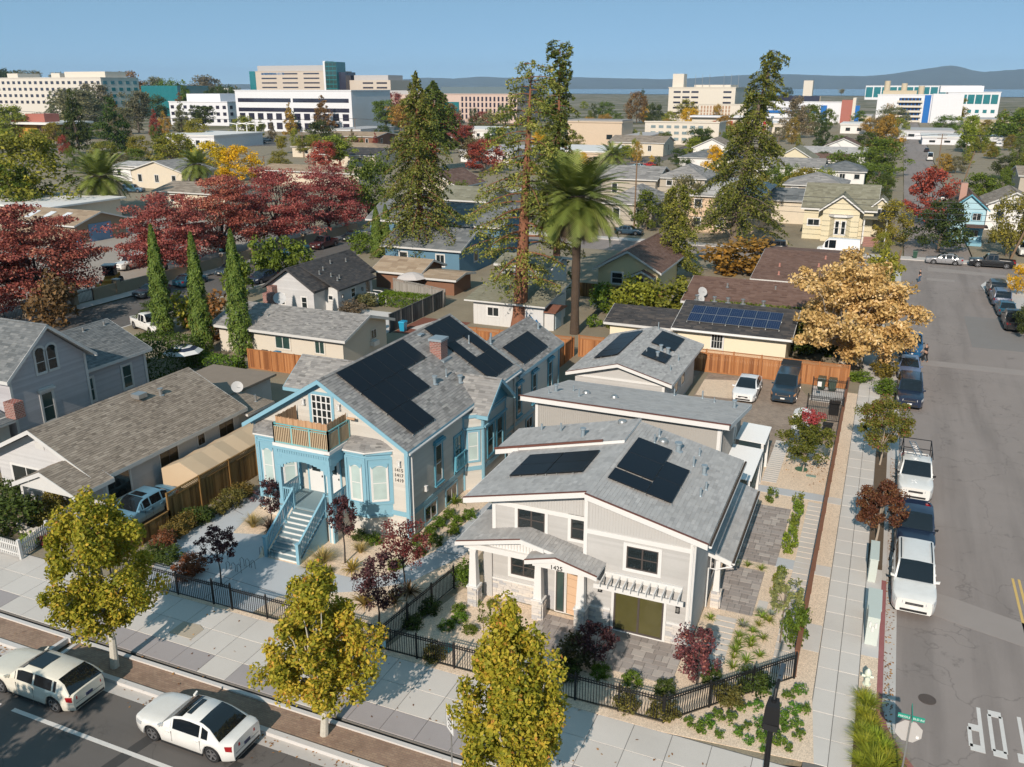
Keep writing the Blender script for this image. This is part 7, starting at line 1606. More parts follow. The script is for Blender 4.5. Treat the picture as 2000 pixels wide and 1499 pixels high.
for uv,w,h,col,lb in(((907,1140),1.3,1.1,(0.09,0.15,0.02),'leafy green bush at the left porch column'),((840,1195),1.1,0.7,GD,'dark shaded bush inside the dividing fence'),((806,1222),1.0,0.6,GD,'dark shrub in the corner of the iron fences'),((850,1284),1.1,0.7,OLV,'twiggy bush behind the front fence left of the plane tree'),((1235,1334),0.85,0.6,GB,'round green shrub on the gravel before the patio'),((1301,1352),0.9,0.6,GD,'round shrub at the fence corner'),((1122,1300),1.6,1.3,(0.06,0.06,0.025),'dark brushy bush beside the patio step'),((1172,1320),0.9,0.6,GB,'green shrub under the purple patio tree'),((1106,1318),1.2,0.8,GD,'shaded bush behind the plane tree'),((1222,1382),1.1,0.9,OLV,'reddish bush behind the front fence right of the plane tree'),((1292,1396),1.2,0.9,OLV,'reddish bush at the fence corner post'),((962,1182),0.6,0.3,YG,'small yellow-green plant against the stone plinth'),((1386,1330),0.9,0.9,GD,'dark bush beside the red-purple patio tree')):plant('shrub',lb,uv,w,h,FINE if w>1.2 else BUSH,col)
row('grass_tuft','small green grass tuft in the corner garden, {n} from the house',[tuple((1300+0.35*a,1000+0.35*b))for a,b in((250,600),(430,640),(540,592),(520,635),(575,612),(485,672),(410,697),(545,712),(480,722),(405,742),(475,752),(390,782),(525,808),(380,817),(450,838),(375,872))],0.62,0.42,TUFT,(0.17,0.24,0.04),'grass','grass tufts in the corner garden',0.2)
row('grass_tuft','small green grass tuft at the patio edge, {n} from the passage',[(1433,1100),(1460,1107),(1487,1114)],0.55,0.4,TUFT,(0.17,0.24,0.04),'grass','grass tufts between the patios',0.15)
row('fescue','blue-grey fescue ball beside the stepping pad, {n} from the patio',[(1451,1225),(1484,1198),(1507,1202)],0.5,0.35,GRASSY,(0.24,0.29,0.30),'grass','blue fescue balls',0.1)
row('upright_shrub','upright leafy shrub in the strip beside the patios, {n} from the street corner',[(1514,1160),(1521,1140),(1540,1082),(1543,1066),(1550,1038),(1556,1012),(1558,994)],0.66,1.0,LOOSE,(0.15,0.2,0.03),group='upright shrubs beside the patios',jit=0.15)
plant('upright_shrub','single small leafy shrub on the gravel near the side canopy',(1505,980),0.7,1.0,LOOSE,(0.12,0.17,0.03));plant('shrub','tall green shrub against the timber fence at the corner',(1551,1262),1.2,2.1,FINE,(0.09,0.14,0.02));plant('shrub','green vine-like shrub behind the diagonal fence',(1470,1350),1.3,0.9,FINE,GD);plant('shrub','green shrub behind the diagonal fence post',(1420,1372),1.2,0.9,FINE,OLV)
cp=sorted([tuple((1300+0.35*a,1000+0.35*b))for a,b in((130,1190),(200,1220),(280,1150),(350,1170),(300,1260),(400,1240),(450,1210),(420,1110),(500,1100),(520,1190),(460,1290),(540,1280),(545,1340),(630,1300),(680,1330),(740,1260),(670,1220),(730,1200),(775,1120),(710,1120),(690,1040),(750,1010),(640,1170),(560,1020),(620,1100),(240,1190),(590,1240))],key=lambda q:q[0])
row('groundcover_shrub','low glossy green shrub outside the corner fence, {n} from the left',cp,0.52,0.36,LOOSE,(0.11,0.19,0.028),group='low shrubs outside the corner fence',jit=0.3)
row('fountain_plant','tall green fountain grass in the corner verge, {n} from the hydrant',[tuple((1300+0.35*a,1000+0.35*b))for a,b in((1100,1060),(1130,1090),(1110,1150),(1140,1210),(1090,1240),(1170,1290),(1110,1320),(1210,1350),(1150,1400),(1090,1420),(1230,1420),(1180,1460))],1.25,0.78,GRASSY,(0.25,0.28,0.035),'grass','fountain grass in the corner verge',0.2)
slab('verge_soil',[(1.42,32.0),(2.12,32.0),(2.35,31.0),(2.8,29.9),(3.6,28.6),(2.9,28.2),(1.3,28.2)],0.008,0.05,SOIL,'earth under the fountain grass')
BD=[(304,1095),(323,1070),(331,1098),(342,1048),(361,1132),(365,1033),(380,1118),(381,1024),(400,1018),(430,1003),(455,990),(475,972)]
for k,uv in enumerate(BD):plant('shrub',f'mixed flowering bush in the bed along the cedar fence, {ORD[k]} from the left',uv,random.uniform(0.9,1.4),random.uniform(0.7,1.1),FINE,random.choice([OLV,GD,(0.16,0.12,0.035),(0.18,0.07,0.035)]),group='bushes along the cedar fence')
for uv,w,h,col,lb in(((30,1040),2.6,2.2,GD,'dark shaded bush by the white bungalow window'),((92,1020),1.6,1.5,(0.2,0.19,0.05),'flowering bush in the bungalow garden'),((60,1068),1.0,0.8,(0.17,0.25,0.03),'bright potted plant behind the picket fence'),((112,1000),1.4,1.6,(0.24,0.2,0.06),'yellowing climber by the bungalow porch'),((140,1045),1.5,1.0,OLV,'low bush near the porch corner'),((20,1000),2.2,1.8,GD,'tall dark hedge piece beside the bungalow'),((90,1062),1.0,0.6,(0.22,0.05,0.06),'pink flowering plant inside the picket fence')):plant('garden_bush',lb,uv,w,h,FINE,col)
def hedge(label,x0,y0,x1,y1,h,col,n=2200):
    P=np.stack([NP.uniform(x0,x1,n),NP.uniform(y0,y1,n),NP.uniform(0,h,n)],1);f=NP.integers(0,3,n);P[f==0,2]=h+NP.normal(0,0.04,(f==0).sum());q=f==1;P[q,1]=np.where(NP.uniform(0,1,q.sum())<0.7,y0,y1);q=f==2;P[q,0]=np.where(NP.uniform(0,1,q.sum())<0.7,x1,x0);P+=NP.normal(0,0.05,P.shape);P[:,:2]-=[(x0+x1)/2,(y0+y1)/2]
    o=link(leafmesh('hedge',P,0.11,NP.normal(0.45,0.2,n),LF,bias=np.array([0,0,0.4])),'hedge',None,((x0+x1)/2,(y0+y1)/2,0),color=col);return tag(o,label,'hedge')
hedge('square trimmed green hedge in the cottage yard',-51.5,82.6,-45.3,84.4,1.4,(0.10,0.16,0.015),4000);hedge('low yellow-green hedge strip on the pale drive',-53.2,73.2,-47.8,74.0,0.45,(0.3,0.27,0.02),900);hedge('dark clipped hedge behind the grey lilac house',-60,51.5,-54.5,57.5,2.6,(0.05,0.085,0.012),6000);hedge('low green hedge beside the orange stained fence',-55.5,56.5,-50.2,58,1.0,(0.09,0.16,0.02),2000);hedge('green climber on the edge of the brown roof',-15,86.0,-6,86.6,3.2,(0.13,0.17,0.03),1500)
for uv,w,h,col,lb in(((690,612),2.4,1.5,(0.16,0.13,0.10),'mauve lavender bush beside the cottage wall'),((716,600),2.4,1.5,(0.17,0.17,0.08),'grey-green lavender bush beside the pale drive'),((430,660),5.0,4.5,(0.22,0.11,0.04),'rust-coloured bushes between the cypresses'),((380,640),4.0,4.0,(0.24,0.24,0.03),'yellow-green bush between the cypresses'),((505,680),2.6,3.4,(0.1,0.14,0.03),'climbing bush beside the right cypress'),((525,540),4.2,5.5,(0.12,0.17,0.025),'round green street tree left of the charcoal roof'),((580,535),4.5,5.0,(0.14,0.19,0.03),'light green street tree behind the charcoal roof'),((470,580),3.6,4.5,(0.14,0.19,0.03),'small green street tree beside the right cypress'),((112,640),5.0,5.0,(0.16,0.10,0.05),'reddish bush behind the grey lilac roof'),((705,495),3.2,3.0,(0.13,0.19,0.03),'small green tree beyond the tan garage'),((1240,620),5.0,4.0,(0.2,0.22,0.03),'yellow-green bush below the yellow cottage'),((1300,622),5.0,4.5,(0.17,0.18,0.03),'olive bush beside the airy conifer'),((1345,600),3.5,3.5,(0.2,0.2,0.03),'small yellow-green bush at the brown roof edge'),((1440,535),8.5,5.0,(0.26,0.15,0.035),'orange-green autumn bush beside the brown roofs'),((1180,610),3.5,3.0,GB,'green bush in the vegetable garden'),((1065,575),6,4.5,(0.1,0.13,0.03),'bush at the foot of the slim redwood'),((1590,690),5,2.6,GD,'dark bush behind the yard fence'),((1555,680),3.4,2.4,(0.2,0.2,0.02),'yellowish bush beside the gold tree trunk'),((1710,680),2.4,1.5,GB,'green verge bush beside the pavement'),((1726,735),2.0,1.6,(0.16,0.13,0.03),'rusty verge bush beside the navy SUV'),((1728,770),1.8,1.2,GB,'green verge bush nearest the bronze street tree'),((1676,745),1.8,1.0,(0.13,0.2,0.03),'green bush at the end of the yard fence')):plant('shrub',lb,uv,w,h,FINE,col)
for k,(uv,col)in enumerate((((1160,640),GB),((1195,640),(0.14,0.16,0.03)),((1225,645),YG),((1210,628),GD),((1255,640),GB))):plant('vegetable_plant',f'garden plant in the vegetable plot, {ORD[k]} from the palm trunk',uv,1.6,1.2,LOOSE,col,'plant','vegetable plot plants')

# fallen leaves (too many to count)
n=2600;P=np.zeros((n,3));P[:,0]=NP.uniform(-34,3,n);P[:,1]=np.where(NP.uniform(0,1,n)<0.55,NP.normal(21.25,0.22,n),NP.uniform(21.6,27.4,n));P[:,2]=np.where(P[:,1]<21.44,RZ+0.015,0.03);k=NP.uniform(0,1,n);keep=(P[:,1]<21.44)&(np.abs(((P[:,0]+17)%9)-4)<3.2)|(k<0.12);P=P[keep]
Q=np.stack([NP.uniform(2.36,2.75,500),NP.uniform(29.5,60,500),np.full(500,RZ+0.02)],1);Q2=np.stack([NP.normal(-2.4,0.7,260),NP.normal(56.2,1.6,260),np.full(260,0.02)],1);P=np.concatenate([P,Q,Q2])
tag(link(leafmesh('fallen_leaves',P,0.06,NP.uniform(0,1,len(P)),leafmat('fallen_leaf',[(0,(0.12,0.05,0.02)),(0.5,(0.26,0.12,0.04)),(1,(0.40,0.22,0.07))],0.1),bias=np.array([0,0,3.0])),'fallen_leaves'),'brown fallen leaves along gutters and paths',None,None,'stuff')

# ------------------------------------------------------------------ street furniture
t=thing('stop_sign','back of the grey stop sign with green street name blade at the corner','sign',(2.95,27.7,0));b=MB();b.tube([(0,0,-0.1),(0,0,3.35)],0.032,8);b.build('post',METAL,t,local=True)
oc=[(0.45*math.cos(PI/8+k*PI/4),0.03,2.62+0.45*math.sin(PI/8+k*PI/4))for k in range(8)];b=MB();b.prism(oc,(0,0.006,0));b.build('plate',mat('sign_back',(0.52,0.50,0.48),0.5,0.04,metal=0.2),t,local=True);b=MB();b.prism([(x,0.037,z)for x,_,z in oc],(0,0.003,0));b.build('face',mat('stop_red',(0.45,0.02,0.02),0.5),t,local=True)
text(t,'STOP',mat('sign_white',(0.8,0.8,0.79),0.5),Face(t.location+Vector((0,0.03,0)),(-1,0,0),(0,1,0)),0,2.52,0.28,0.002,'lettering','CENTER')
GREENS=mat('street_sign_green',(0.02,0.28,0.2),0.5);b=MB();b.box(-0.42,-0.012,3.12,0.42,0.012,3.3);bl=b.build('name_blade',GREENS,t,local=True);text(t,'MIDDLEFIELD Rd',MATS['sign_white'],Face(t.location,(1,0,0),(0,-1,0)),0,3.165,0.11,0.001,'lettering','CENTER');b=MB();b.box(-0.012,-0.42,3.32,0.012,0.42,3.48);b.build('name_blade',GREENS,t,local=True);b=MB();b.box(0.24,0.0,2.42,0.33,0.03,2.5);b.build('sticker',MATS['sign_white'],t,local=True)
ft=G(884,1532);t=thing('speed_sign','speed limit 25 sign with yellow school panel beside the plane tree','sign',(ft.x,ft.y,0),R(-38));b=MB();b.tube([(0,0,-0.1),(0,0,3.1)],0.028,8);b.build('post',METAL,t,local=True);b=MB();b.box(-0.31,-0.04,2.3,0.31,-0.032,3.05);b.build('plate',MATS['sign_white'],t,local=True);b=MB();b.box(-0.31,-0.04,3.06,0.31,-0.032,3.3);b.build('school_panel',mat('school_yellow',(0.5,0.42,0.05),0.5),t,local=True)
def ltext(t,s,m,z,size):
    F=Face((0,0,0),(1,0,0),(0,-1,0));o=text(None,s,m,F,0,z,size,0.002,'lettering','CENTER');o.parent=t;o.location=(0,-0.047,z)
for s_,z_,q in(('SCHOOL',3.13,0.13),('SPEED',2.88,0.16),('LIMIT',2.72,0.16),('25',2.44,0.3)):ltext(t,s_,BLACK,z_,q)
b=MB()
for x0,x1 in((-0.31,-0.29),(0.29,0.31)):b.box(x0,-0.044,2.3,x1,-0.04,3.05)
b.build('border',BLACK,t,local=True)
tp=G(1512,1366,6.9);t=thing('street_lamp','black street lamp post at the planted corner','street lamp',(tp.x,tp.y,0));b=MB();b.tube([(0,0,-0.1),(0,0,0.6),(0,0,0.65),(0,0,6.9)],[0.16,0.14,0.1,0.075],12);b.build('post',BLACK,t,local=True,smooth=True);b=MB();b.tube([(0,0,6.8),(0.02,0.15,7.15),(0.06,0.6,7.3)],[0.06,0.055,0.045],8);b.build('arm',BLACK,t,local=True);b=MB();b.hexa([(-0.24,-0.3,6.1),(0.24,-0.26,6.1),(0.2,0.1,6.2),(-0.2,0.1,6.2),(-0.2,-0.2,6.75),(0.2,-0.17,6.75),(0.14,0.1,6.9),(-0.14,0.1,6.9)]);b.build('lamp_housing',BLACK,t,local=True);b=MB();b.hexa([(-0.02,0.45,7.24),(0.14,0.45,7.24),(0.16,1.2,7.3),(0.0,1.2,7.3),(0.0,0.45,7.32),(0.12,0.45,7.32),(0.13,1.15,7.36),(0.03,1.15,7.36)]);b.build('lamp_head',mat('blue_grey_lamp',(0.05,0.07,0.09),0.4),t,local=True);b=MB();b.box(-0.2,-0.31,6.02,0.2,-0.29,6.22);b.build('banner_plate',PLAST,t,local=True)
t=thing('fire_hydrant','pale cream fire hydrant on the gravel strip','hydrant',(1.72,33.55,0));HYD=mat('pale_hydrant_paint',(0.62,0.66,0.55),0.5,0.06);b=MB();b.lathe(0,0,[(0.17,0),(0.17,0.05),(0.11,0.07),(0.11,0.5),(0.14,0.52),(0.14,0.58),(0.12,0.66),(0.06,0.74),(0.03,0.78)],12);b.build('barrel',HYD,t,local=True,smooth=True)
for d,r_ in(((1,0,0),0.06),((-1,0,0),0.06),((0,-1,0),0.085)):b=MB();d=Vector(d);b.tube([d*0.08+Vector((0,0,0.4)),d*0.2+Vector((0,0,0.4))],r_,10);b.tube([d*0.2+Vector((0,0,0.4)),d*0.23+Vector((0,0,0.4))],r_*1.2,6);b.build('outlet',HYD,t,local=True)
CAB=mat('pale_green_cabinet',(0.50,0.55,0.51),0.5,0.04)
for lb,x0,y0,x1,y1,h in(('pale green utility cabinet with meters nearest the hydrant',1.5,37.6,2.05,39.4,1.15),('tall narrow pale green utility box behind the meter cabinet',1.46,42.1,1.82,44.1,1.25)):
    t=thing('utility_cabinet',lb,'utility box',((x0+x1)/2,(y0+y1)/2,0));b=MB();b.box(x0,y0,0,x1,y1,h);b.build('case',CAB,t);b=MB();b.box(x0-0.03,y0-0.03,h,x1+0.03,y1+0.03,h+0.05);b.build('lid',CAB,t)
    for k in range(3):b=MB();ya=y0+0.1+k*(y1-y0-0.2)/3;b.box(x1,ya,0.1,x1+0.015,ya+(y1-y0-0.3)/3,h-0.1);b.build('door',CAB,t)
    if y0<40:
        b=MB();b.hexa([(x0+0.02,y0-1.1,0),(x1-0.02,y0-1.1,0),(x1-0.02,y0,0),(x0+0.02,y0,0),(x0+0.02,y0-1.0,1.35),(x1-0.02,y0-1.0,1.35),(x1-0.02,y0,1.35),(x0+0.02,y0,1.35)]);b.build('meter_case',CAB,t)
        for k in range(3):b=MB();b.box(x0+0.1+k*0.12,y0-1.12,0.9-0.2*(k%2),x0+0.19+k*0.12,y0-1.05,1.15-0.2*(k%2));b.build('meter',WHITE,t)
BINM={}
def bin_(label,loc,col,key,rz=0.0,group=None):
    if 'bin' not in BINM:
        q=MB();q.hexa([(-0.24,-0.26,0.08),(0.24,-0.26,0.08),(0.24,0.26,0.08),(-0.24,0.26,0.08),(-0.31,-0.36,0.98),(0.31,-0.36,0.98),(0.31,0.34,0.98),(-0.31,0.34,0.98)]);m1=q.mesh('body',PAINTM);q=MB();q.hexa([(-0.34,-0.4,0.98),(0.34,-0.4,0.98),(0.34,0.38,0.98),(-0.34,0.38,0.98),(-0.3,-0.34,1.08),(0.3,-0.34,1.08),(0.3,0.34,1.1),(-0.3,0.34,1.1)]);m2=q.mesh('lid',PAINTM);q=MB()
        q.tube([(-0.3,0.3,0.1),(-0.22,0.3,0.1)],0.1,10);q.tube([(0.22,0.3,0.1),(0.3,0.3,0.1)],0.1,10);BINM['bin']=(m1,m2,q.mesh('wheels',RUBBER))
    t=thing('wheelie_bin',label,'bin',loc,rz,group)
    for me,n_ in zip(BINM['bin'],('body','lid','wheels')):link(me,n_,t)
    recolor(t,col);return t
PAINTM=paintmat('bin_plastic',0.5)
bin_('dark green wheelie bin nearer the open SUV',(-3.1,71.9,0.02),(0.03,0.055,0.04),0);bin_('dark green wheelie bin nearer the timber fence',(-2.25,71.8,0.02),(0.035,0.06,0.045),0)
bin_('blue recycling bin under the tan bungalow window',(*G(541,710)[:2],0),(0.03,0.2,0.36),0);bin_('black bin under the tan bungalow window',(*G(515,708)[:2],0),BLK,0);bin_('blue lidded bin left of the grey fence end',(-46.0,73.6,0),(0.02,0.3,0.5),0);bin_('black bin beside the blue lidded bin',(-46.8,73.2,0),BLK,0);bin_('blue lidded bin right of the grey fence end',(-43.6,74.2,0),(0.02,0.3,0.5),0);bin_('green bin on the cross street pavement beside the silver sedan',(4.6,138.2,0),(0.02,0.07,0.045),0)
# portable toilet
t=thing('portable_toilet','grey portable toilet with white ribbed dome roof behind the young tree','toilet',(-3.6,59.9,0));TG=mat('grey_toilet_plastic',(0.40,0.43,0.46),0.5,0.05);b=MB();b.box(-0.58,-0.6,0,0.58,0.6,1.9);b.build('cabin',TG,t,local=True);b=MB();b.box(-0.42,-0.625,0.1,0.42,-0.6,1.85);d_=b.build('door',mat('pale_toilet_door',(0.5,0.53,0.56),0.5),t,local=True);b=MB();b.box(-0.15,-0.635,1.45,0.15,-0.625,1.65);b.build('sign',WHITE,d_,local=True)
for k in range(5):
    y_=-0.62+k*0.25;b=MB();b.prism([(-0.62,y_,1.88),(0.62,y_,1.88),(0.55,y_,2.08),(0.3,y_,2.22),(0,y_,2.27),(-0.3,y_,2.22),(-0.55,y_,2.08)],(0,0.2,0));b.build('roof_rib',WHITE,t,local=True)
b=MB();b.prism([(-0.6,-0.6,1.88),(0.6,-0.6,1.88),(0.5,-0.6,2.05),(0,-0.6,2.22),(-0.5,-0.6,2.05)],(0,1.2,0));b.build('roof',WHITE,t,local=True)
# small garden and street fittings
def gsign(label,p,m,s,tilt=0):b=MB();b.box(p[0]-s/2,p[1]-0.02,p[2],p[0]+s/2,p[1],p[2]+s*1.3);tag(b.build('notice',m),label,'sign')
gsign('small pale blue notice on the front iron fence',(-17.9,27.62,0.25),mat('pale_blue_notice',(0.35,0.55,0.6)),0.28);gsign('white notice on the tall gate',(-3.1,68.72,1.3),WHITE,0.3)
tag(part('drain_cover',mat('drain_green',(0.06,0.13,0.07),0.6),None,lambda b:b.cyl(-2.98,54.9,0.0,0.03,0.4,18)),'round green cover in the gravel beside the young tree','cover');tag(part('drain_cover',mat('box_teal',(0.22,0.32,0.28),0.6),None,lambda b:b.box(-2.6,53.9,0,-2.0,54.2,0.03)),'small rectangular green valve box in the gravel','cover');tag(part('drain_cover',mat('teal_cover',(0.1,0.28,0.26),0.6),None,lambda b:b.cyl(-15.5,28.9,0.0,0.03,0.36,18)),'teal round cover in the gravel behind the front fence','cover');tag(part('drain_cover',mat('tan_lid',(0.42,0.36,0.28),0.85),None,lambda b:b.prism([(-27.6,25.0,0.0),(-26.3,25.0,0.0),(-26.3,25.8,0.0),(-26.7,26.0,0.0),(-27.6,25.9,0.0)],(0,0,0.03))),'tan utility lid in the front pavement','cover')
tag(part('compost_box',BLACK,None,lambda b:(b.box(-2.1,66.0,0.02,-1.4,66.7,0.9),b.box(-2.15,65.95,0.9,-1.35,66.75,0.97))),'black box between the two tall gates','box');tag(part('gate_motor',BLACK,None,lambda b:(b.box(-2.2,61.0,0,-1.6,61.5,1.0),b.box(-2.25,60.95,1.0,-1.55,61.55,1.06))),'black gate motor box beside the young tree','box')
def dish(label,p,r_=0.4):
    t=thing('satellite_dish',label,'dish',p);b=MB();i0=0;n_=14;d=Vector((0.55,-0.65,0.5)).normalized();a=d.cross(Vector((0,0,1))).normalized();c=a.cross(d)
    for j,(rr,dd)in enumerate(((0.01,0.0),(0.5,0.04),(1.0,0.14))):
        for q in range(n_):w=2*PI*q/n_;b.v.append(tuple((a*math.cos(w)+c*math.sin(w))*rr*r_+d*dd*r_+Vector((0,0,0.55))));b.t.append(0.5)
    for j in range(2):
        for q in range(n_):z=(q+1)%n_;b.f.append((j*n_+q,j*n_+z,(j+1)*n_+z,(j+1)*n_+q));b.m.append(0)
    b.build('reflector',mat('dish_grey',(0.45,0.45,0.45),0.5),t,local=True,smooth=True);b=MB();b.tube([(0,0,-0.3),(0,0,0.5)],0.03,6);b.tube([Vector((0,0,0.5)),Vector((0,0,0.5))+d*r_*0.9],0.015,5);b.build('mast',METAL,t,local=True);return t
dish('satellite dish on the annex roof of the brown roofed bungalow',(-41.2,46.5,2.6),0.42);dish('satellite dish beside the chimney of the tan bungalow',(-52.6,66.5,3.7),0.6);dish('upper satellite dish on the brown roof corner',(-16.3,88.0,3.1),0.5);dish('lower satellite dish on the brown roof corner',(-16.4,87.4,2.5),0.5)
def umbrella(label,p,r_,h,m1,m2,n_=8):
    t=thing('patio_umbrella',label,'umbrella',p);b=MB();b.cyl(0,0,0,h,0.03,8);b.build('pole',METAL,t,local=True);b=MB()
    for k in range(n_):
        for j in range(4):
            f0,f1=j/4,(j+1)/4;a0,a1=2*PI*k/n_,2*PI*(k+1)/n_;q=lambda f,a:(r_*f*math.cos(a),r_*f*math.sin(a),h-0.55*f*f-0.1*f);b.poly([q(f0,a0),q(f1,a0),q(f1,a1),q(f0,a1)]if j else[q(0,a0),q(f1,a0),q(f1,a1)],j%2)
    b.build('canopy',[m1,m2],t,local=True);return t
PINKW=mat('pale_canvas',(0.52,0.48,0.46),0.8,0.05);umbrella('pale patio umbrella above the trimmed hedge',(*G(806,572,0)[:2],0),1.9,2.5,PINKW,PINKW);umbrella('smaller pale umbrella behind the pale fence',(*G(832,556,0)[:2],0),1.5,2.4,PINKW,PINKW);umbrella('navy and white striped umbrella behind the brown roofed bungalow',(*G(362,722,0)[:2],0),1.7,2.3,mat('navy_canvas',(0.02,0.03,0.06)),WHITE)
# raised stone bed, planter stones, hoops
tag(part('stone_bed',STONE[2],None,lambda b:[b.box(-42.6+k*0.3,29.2-0.35*math.sin(k*0.5),0,-42.34+k*0.3,29.5-0.35*math.sin(k*0.5),0.42+0.05*math.sin(k*3))for k in range(8)]),'low curved stone bed in the bungalow garden','garden wall',kind=None)
b=MB()
for x0,y0 in((-28.9,30.4),(-28.5,31.0),(-28.3,32.3)):
    for k in range(3):b.tube([(x0+k*0.35,y0,0),(x0+k*0.35,y0,0.4),(x0+k*0.35+0.12,y0,0.52),(x0+k*0.35+0.24,y0,0.4),(x0+k*0.35+0.24,y0,0)],0.012,5)
tag(b.build('wire_edging',BLACK),'thin wire hoop edging beside the blue stairs','edging',kind='stuff')
# yellow loader behind the wall
t=thing('wheel_loader','yellow wheel loader parked behind the long wall','loader',(-86.5,77.5,0),R(-60));YEL=mat('loader_yellow',(0.42,0.22,0.04),0.6,0.2,3)
b=MB();b.box(-1.9,-0.6,0.8,0.2,0.6,1.7);b.box(0.2,-0.5,0.7,1.6,0.5,1.3);b.build('chassis',YEL,t,local=True);b=MB();b.box(-0.7,-0.65,1.7,0.5,0.65,2.9);b.build('cab',CGLASS,t,local=True);b=MB();b.box(-0.8,-0.75,2.9,0.6,0.75,3.0);b.build('cab_roof',WHITE2,t,local=True);b=MB();b.hexa([(1.9,-1.1,0.1),(2.9,-1.1,0.1),(2.9,1.1,0.1),(1.9,1.1,0.1),(1.7,-1.1,1.0),(2.2,-1.1,1.1),(2.2,1.1,1.1),(1.7,1.1,1.0)]);b.build('bucket',YEL,t,local=True);b=MB()
for sy in(-0.45,0.45):b.beam((0.6,sy,1.5),(1.9,sy,0.8),0.12,0.2)
b.build('arms',YEL,t,local=True);ty,ri=wheel_mesh(0.4)
for x_ in(-1.3,1.1):
    for sy in(-0.75,0.75):w_=link(ty,'wheel',t,(x_,sy,0.65),0,(1.6,1.6,1.6));link(ri,'rim',w_)
# long garden wall beside the left street
t=thing('block_wall','long tan block wall with pillars below the red trees','wall',(-83.6,75,0));TANB=mat('tan_block',(0.30,0.23,0.16),0.9,0.12,2,20,bump=0.2)
b=MB();b.box(-83.7,72.0,0,-83.4,128,1.35);b.build('wall',TANB,t)
for k in range(12):b=MB();y_=57+k*6.2;b.box(-83.85,y_-0.3,0,-83.25,y_+0.3,1.75);p_=b.build('pillar',TANB,t);b=MB();b.box(-83.92,y_-0.37,1.75,-83.18,y_+0.37,1.85);b.build('cap',CONC,p_)
iron_fence('iron railing between the wall pillars behind the grey lilac house',[(-83.55,52),(-83.55,72)],1.4,0.18,3.0)
slab('schoolyard',rect(-135,60,-84,127),0.01,0.04,mat('pale_yard',(0.33,0.29,0.25),0.9,0.1,0.3,20),'pale asphalt yard behind the long wall')
# utility poles and wires
WOOD=mat('pole_wood',(0.20,0.13,0.08),0.9,0.2,4,30);POLES={}
def pole(key,label,uv,vtop,arms=1,lean=0.0,base=None):
    p=G(*uv)if base is None else Vector(base);H=top_height(p,vtop);t=thing('utility_pole',label,'utility pole',(p.x,p.y,0));b=MB();b.tube([(0,0,-0.1),(lean,0,H)],[0.16,0.11],8);b.build('post',WOOD,t,local=True)
    for k in range(arms):b=MB();z=H-0.35-k*0.9;b.box(-1.2+lean,-0.05,z,1.2+lean,0.05,z+0.11);c=b.build('crossarm',WOOD,t,local=True)
    if arms:
        b=MB()
        for x_ in(-1.1,-0.5,0.5,1.1):b.cyl(x_+lean,0,H-0.24,H-0.08,0.04,6)
        b.build('insulators',mat('grey_insulator',(0.3,0.3,0.31),0.4),t,local=True,kind='stuff')
    POLES[key]=Vector((p.x+lean,p.y,H));return t
pole('a','utility pole beside the leaning redwood with a transformer',(1519,298),266);pole('b','tall utility pole above the far street with two crossarms',(1828,348),262,2);pole('c','leaning utility pole in front of the right tree belt',(1880,362),295,0,1.5);pole('d','thick utility pole at the picket fence by the right edge',(1973,508),395,2,2.2);pole('e','short utility pole rising above the gold tree',(1752,525),488,0,0.2);pole('f','brown utility pole in front of the grey townhouses',(1238,452),315,1);pole('g','utility pole with transformer right of the yellow tree',(593,308),258,2);pole('h','utility pole behind the crimson trees',(518,345),305,1);pole('i','pole carrying wires before the hospital',(695,275),232,1);pole('j','pole left of the tan stucco block',(1285,300),262,1)
def wire(label,pts,sag=0.6,r_=0.03):
    b=MB()
    for a,c in zip(pts[:-1],pts[1:]):
        a,c=Vector(a),Vector(c);s=(c-a).length*0.02*sag;b.tube([a.lerp(c,k/10)-Vector((0,0,4*s*(k/10)*(1-k/10)))for k in range(11)],r_,4)
    tag(b.build('power_line',mat('wire_dark',(0.06,0.06,0.065),0.6)),label,'wire')
PW=POLES
wire('thick cable bundle from the left edge over the yellow tree',[(-420,330,12),PW['i'],onY(960,240,PW['i'].y+20)],0.5,0.09);wire('cable bundle between the redwood and the far pole',[onY(1440,268,PW['a'].y),PW['a'],PW['b'],PW['b']+Vector((70,-4,0.5))],0.5,0.06)
for k in range(4):wire(f'power line above the cross street, {ORD[k]} from the top',[(-45,140,8.9-k*0.75),(PW['d'].x-0.9,PW['d'].y,PW['d'].z-0.3-0.85*k),(60,146,8.5-k*0.8)],0.5,0.03)
wire('wire from the transformer pole to the left',[PW['g'],PW['h'],(-320,180,8)],0.8,0.03)
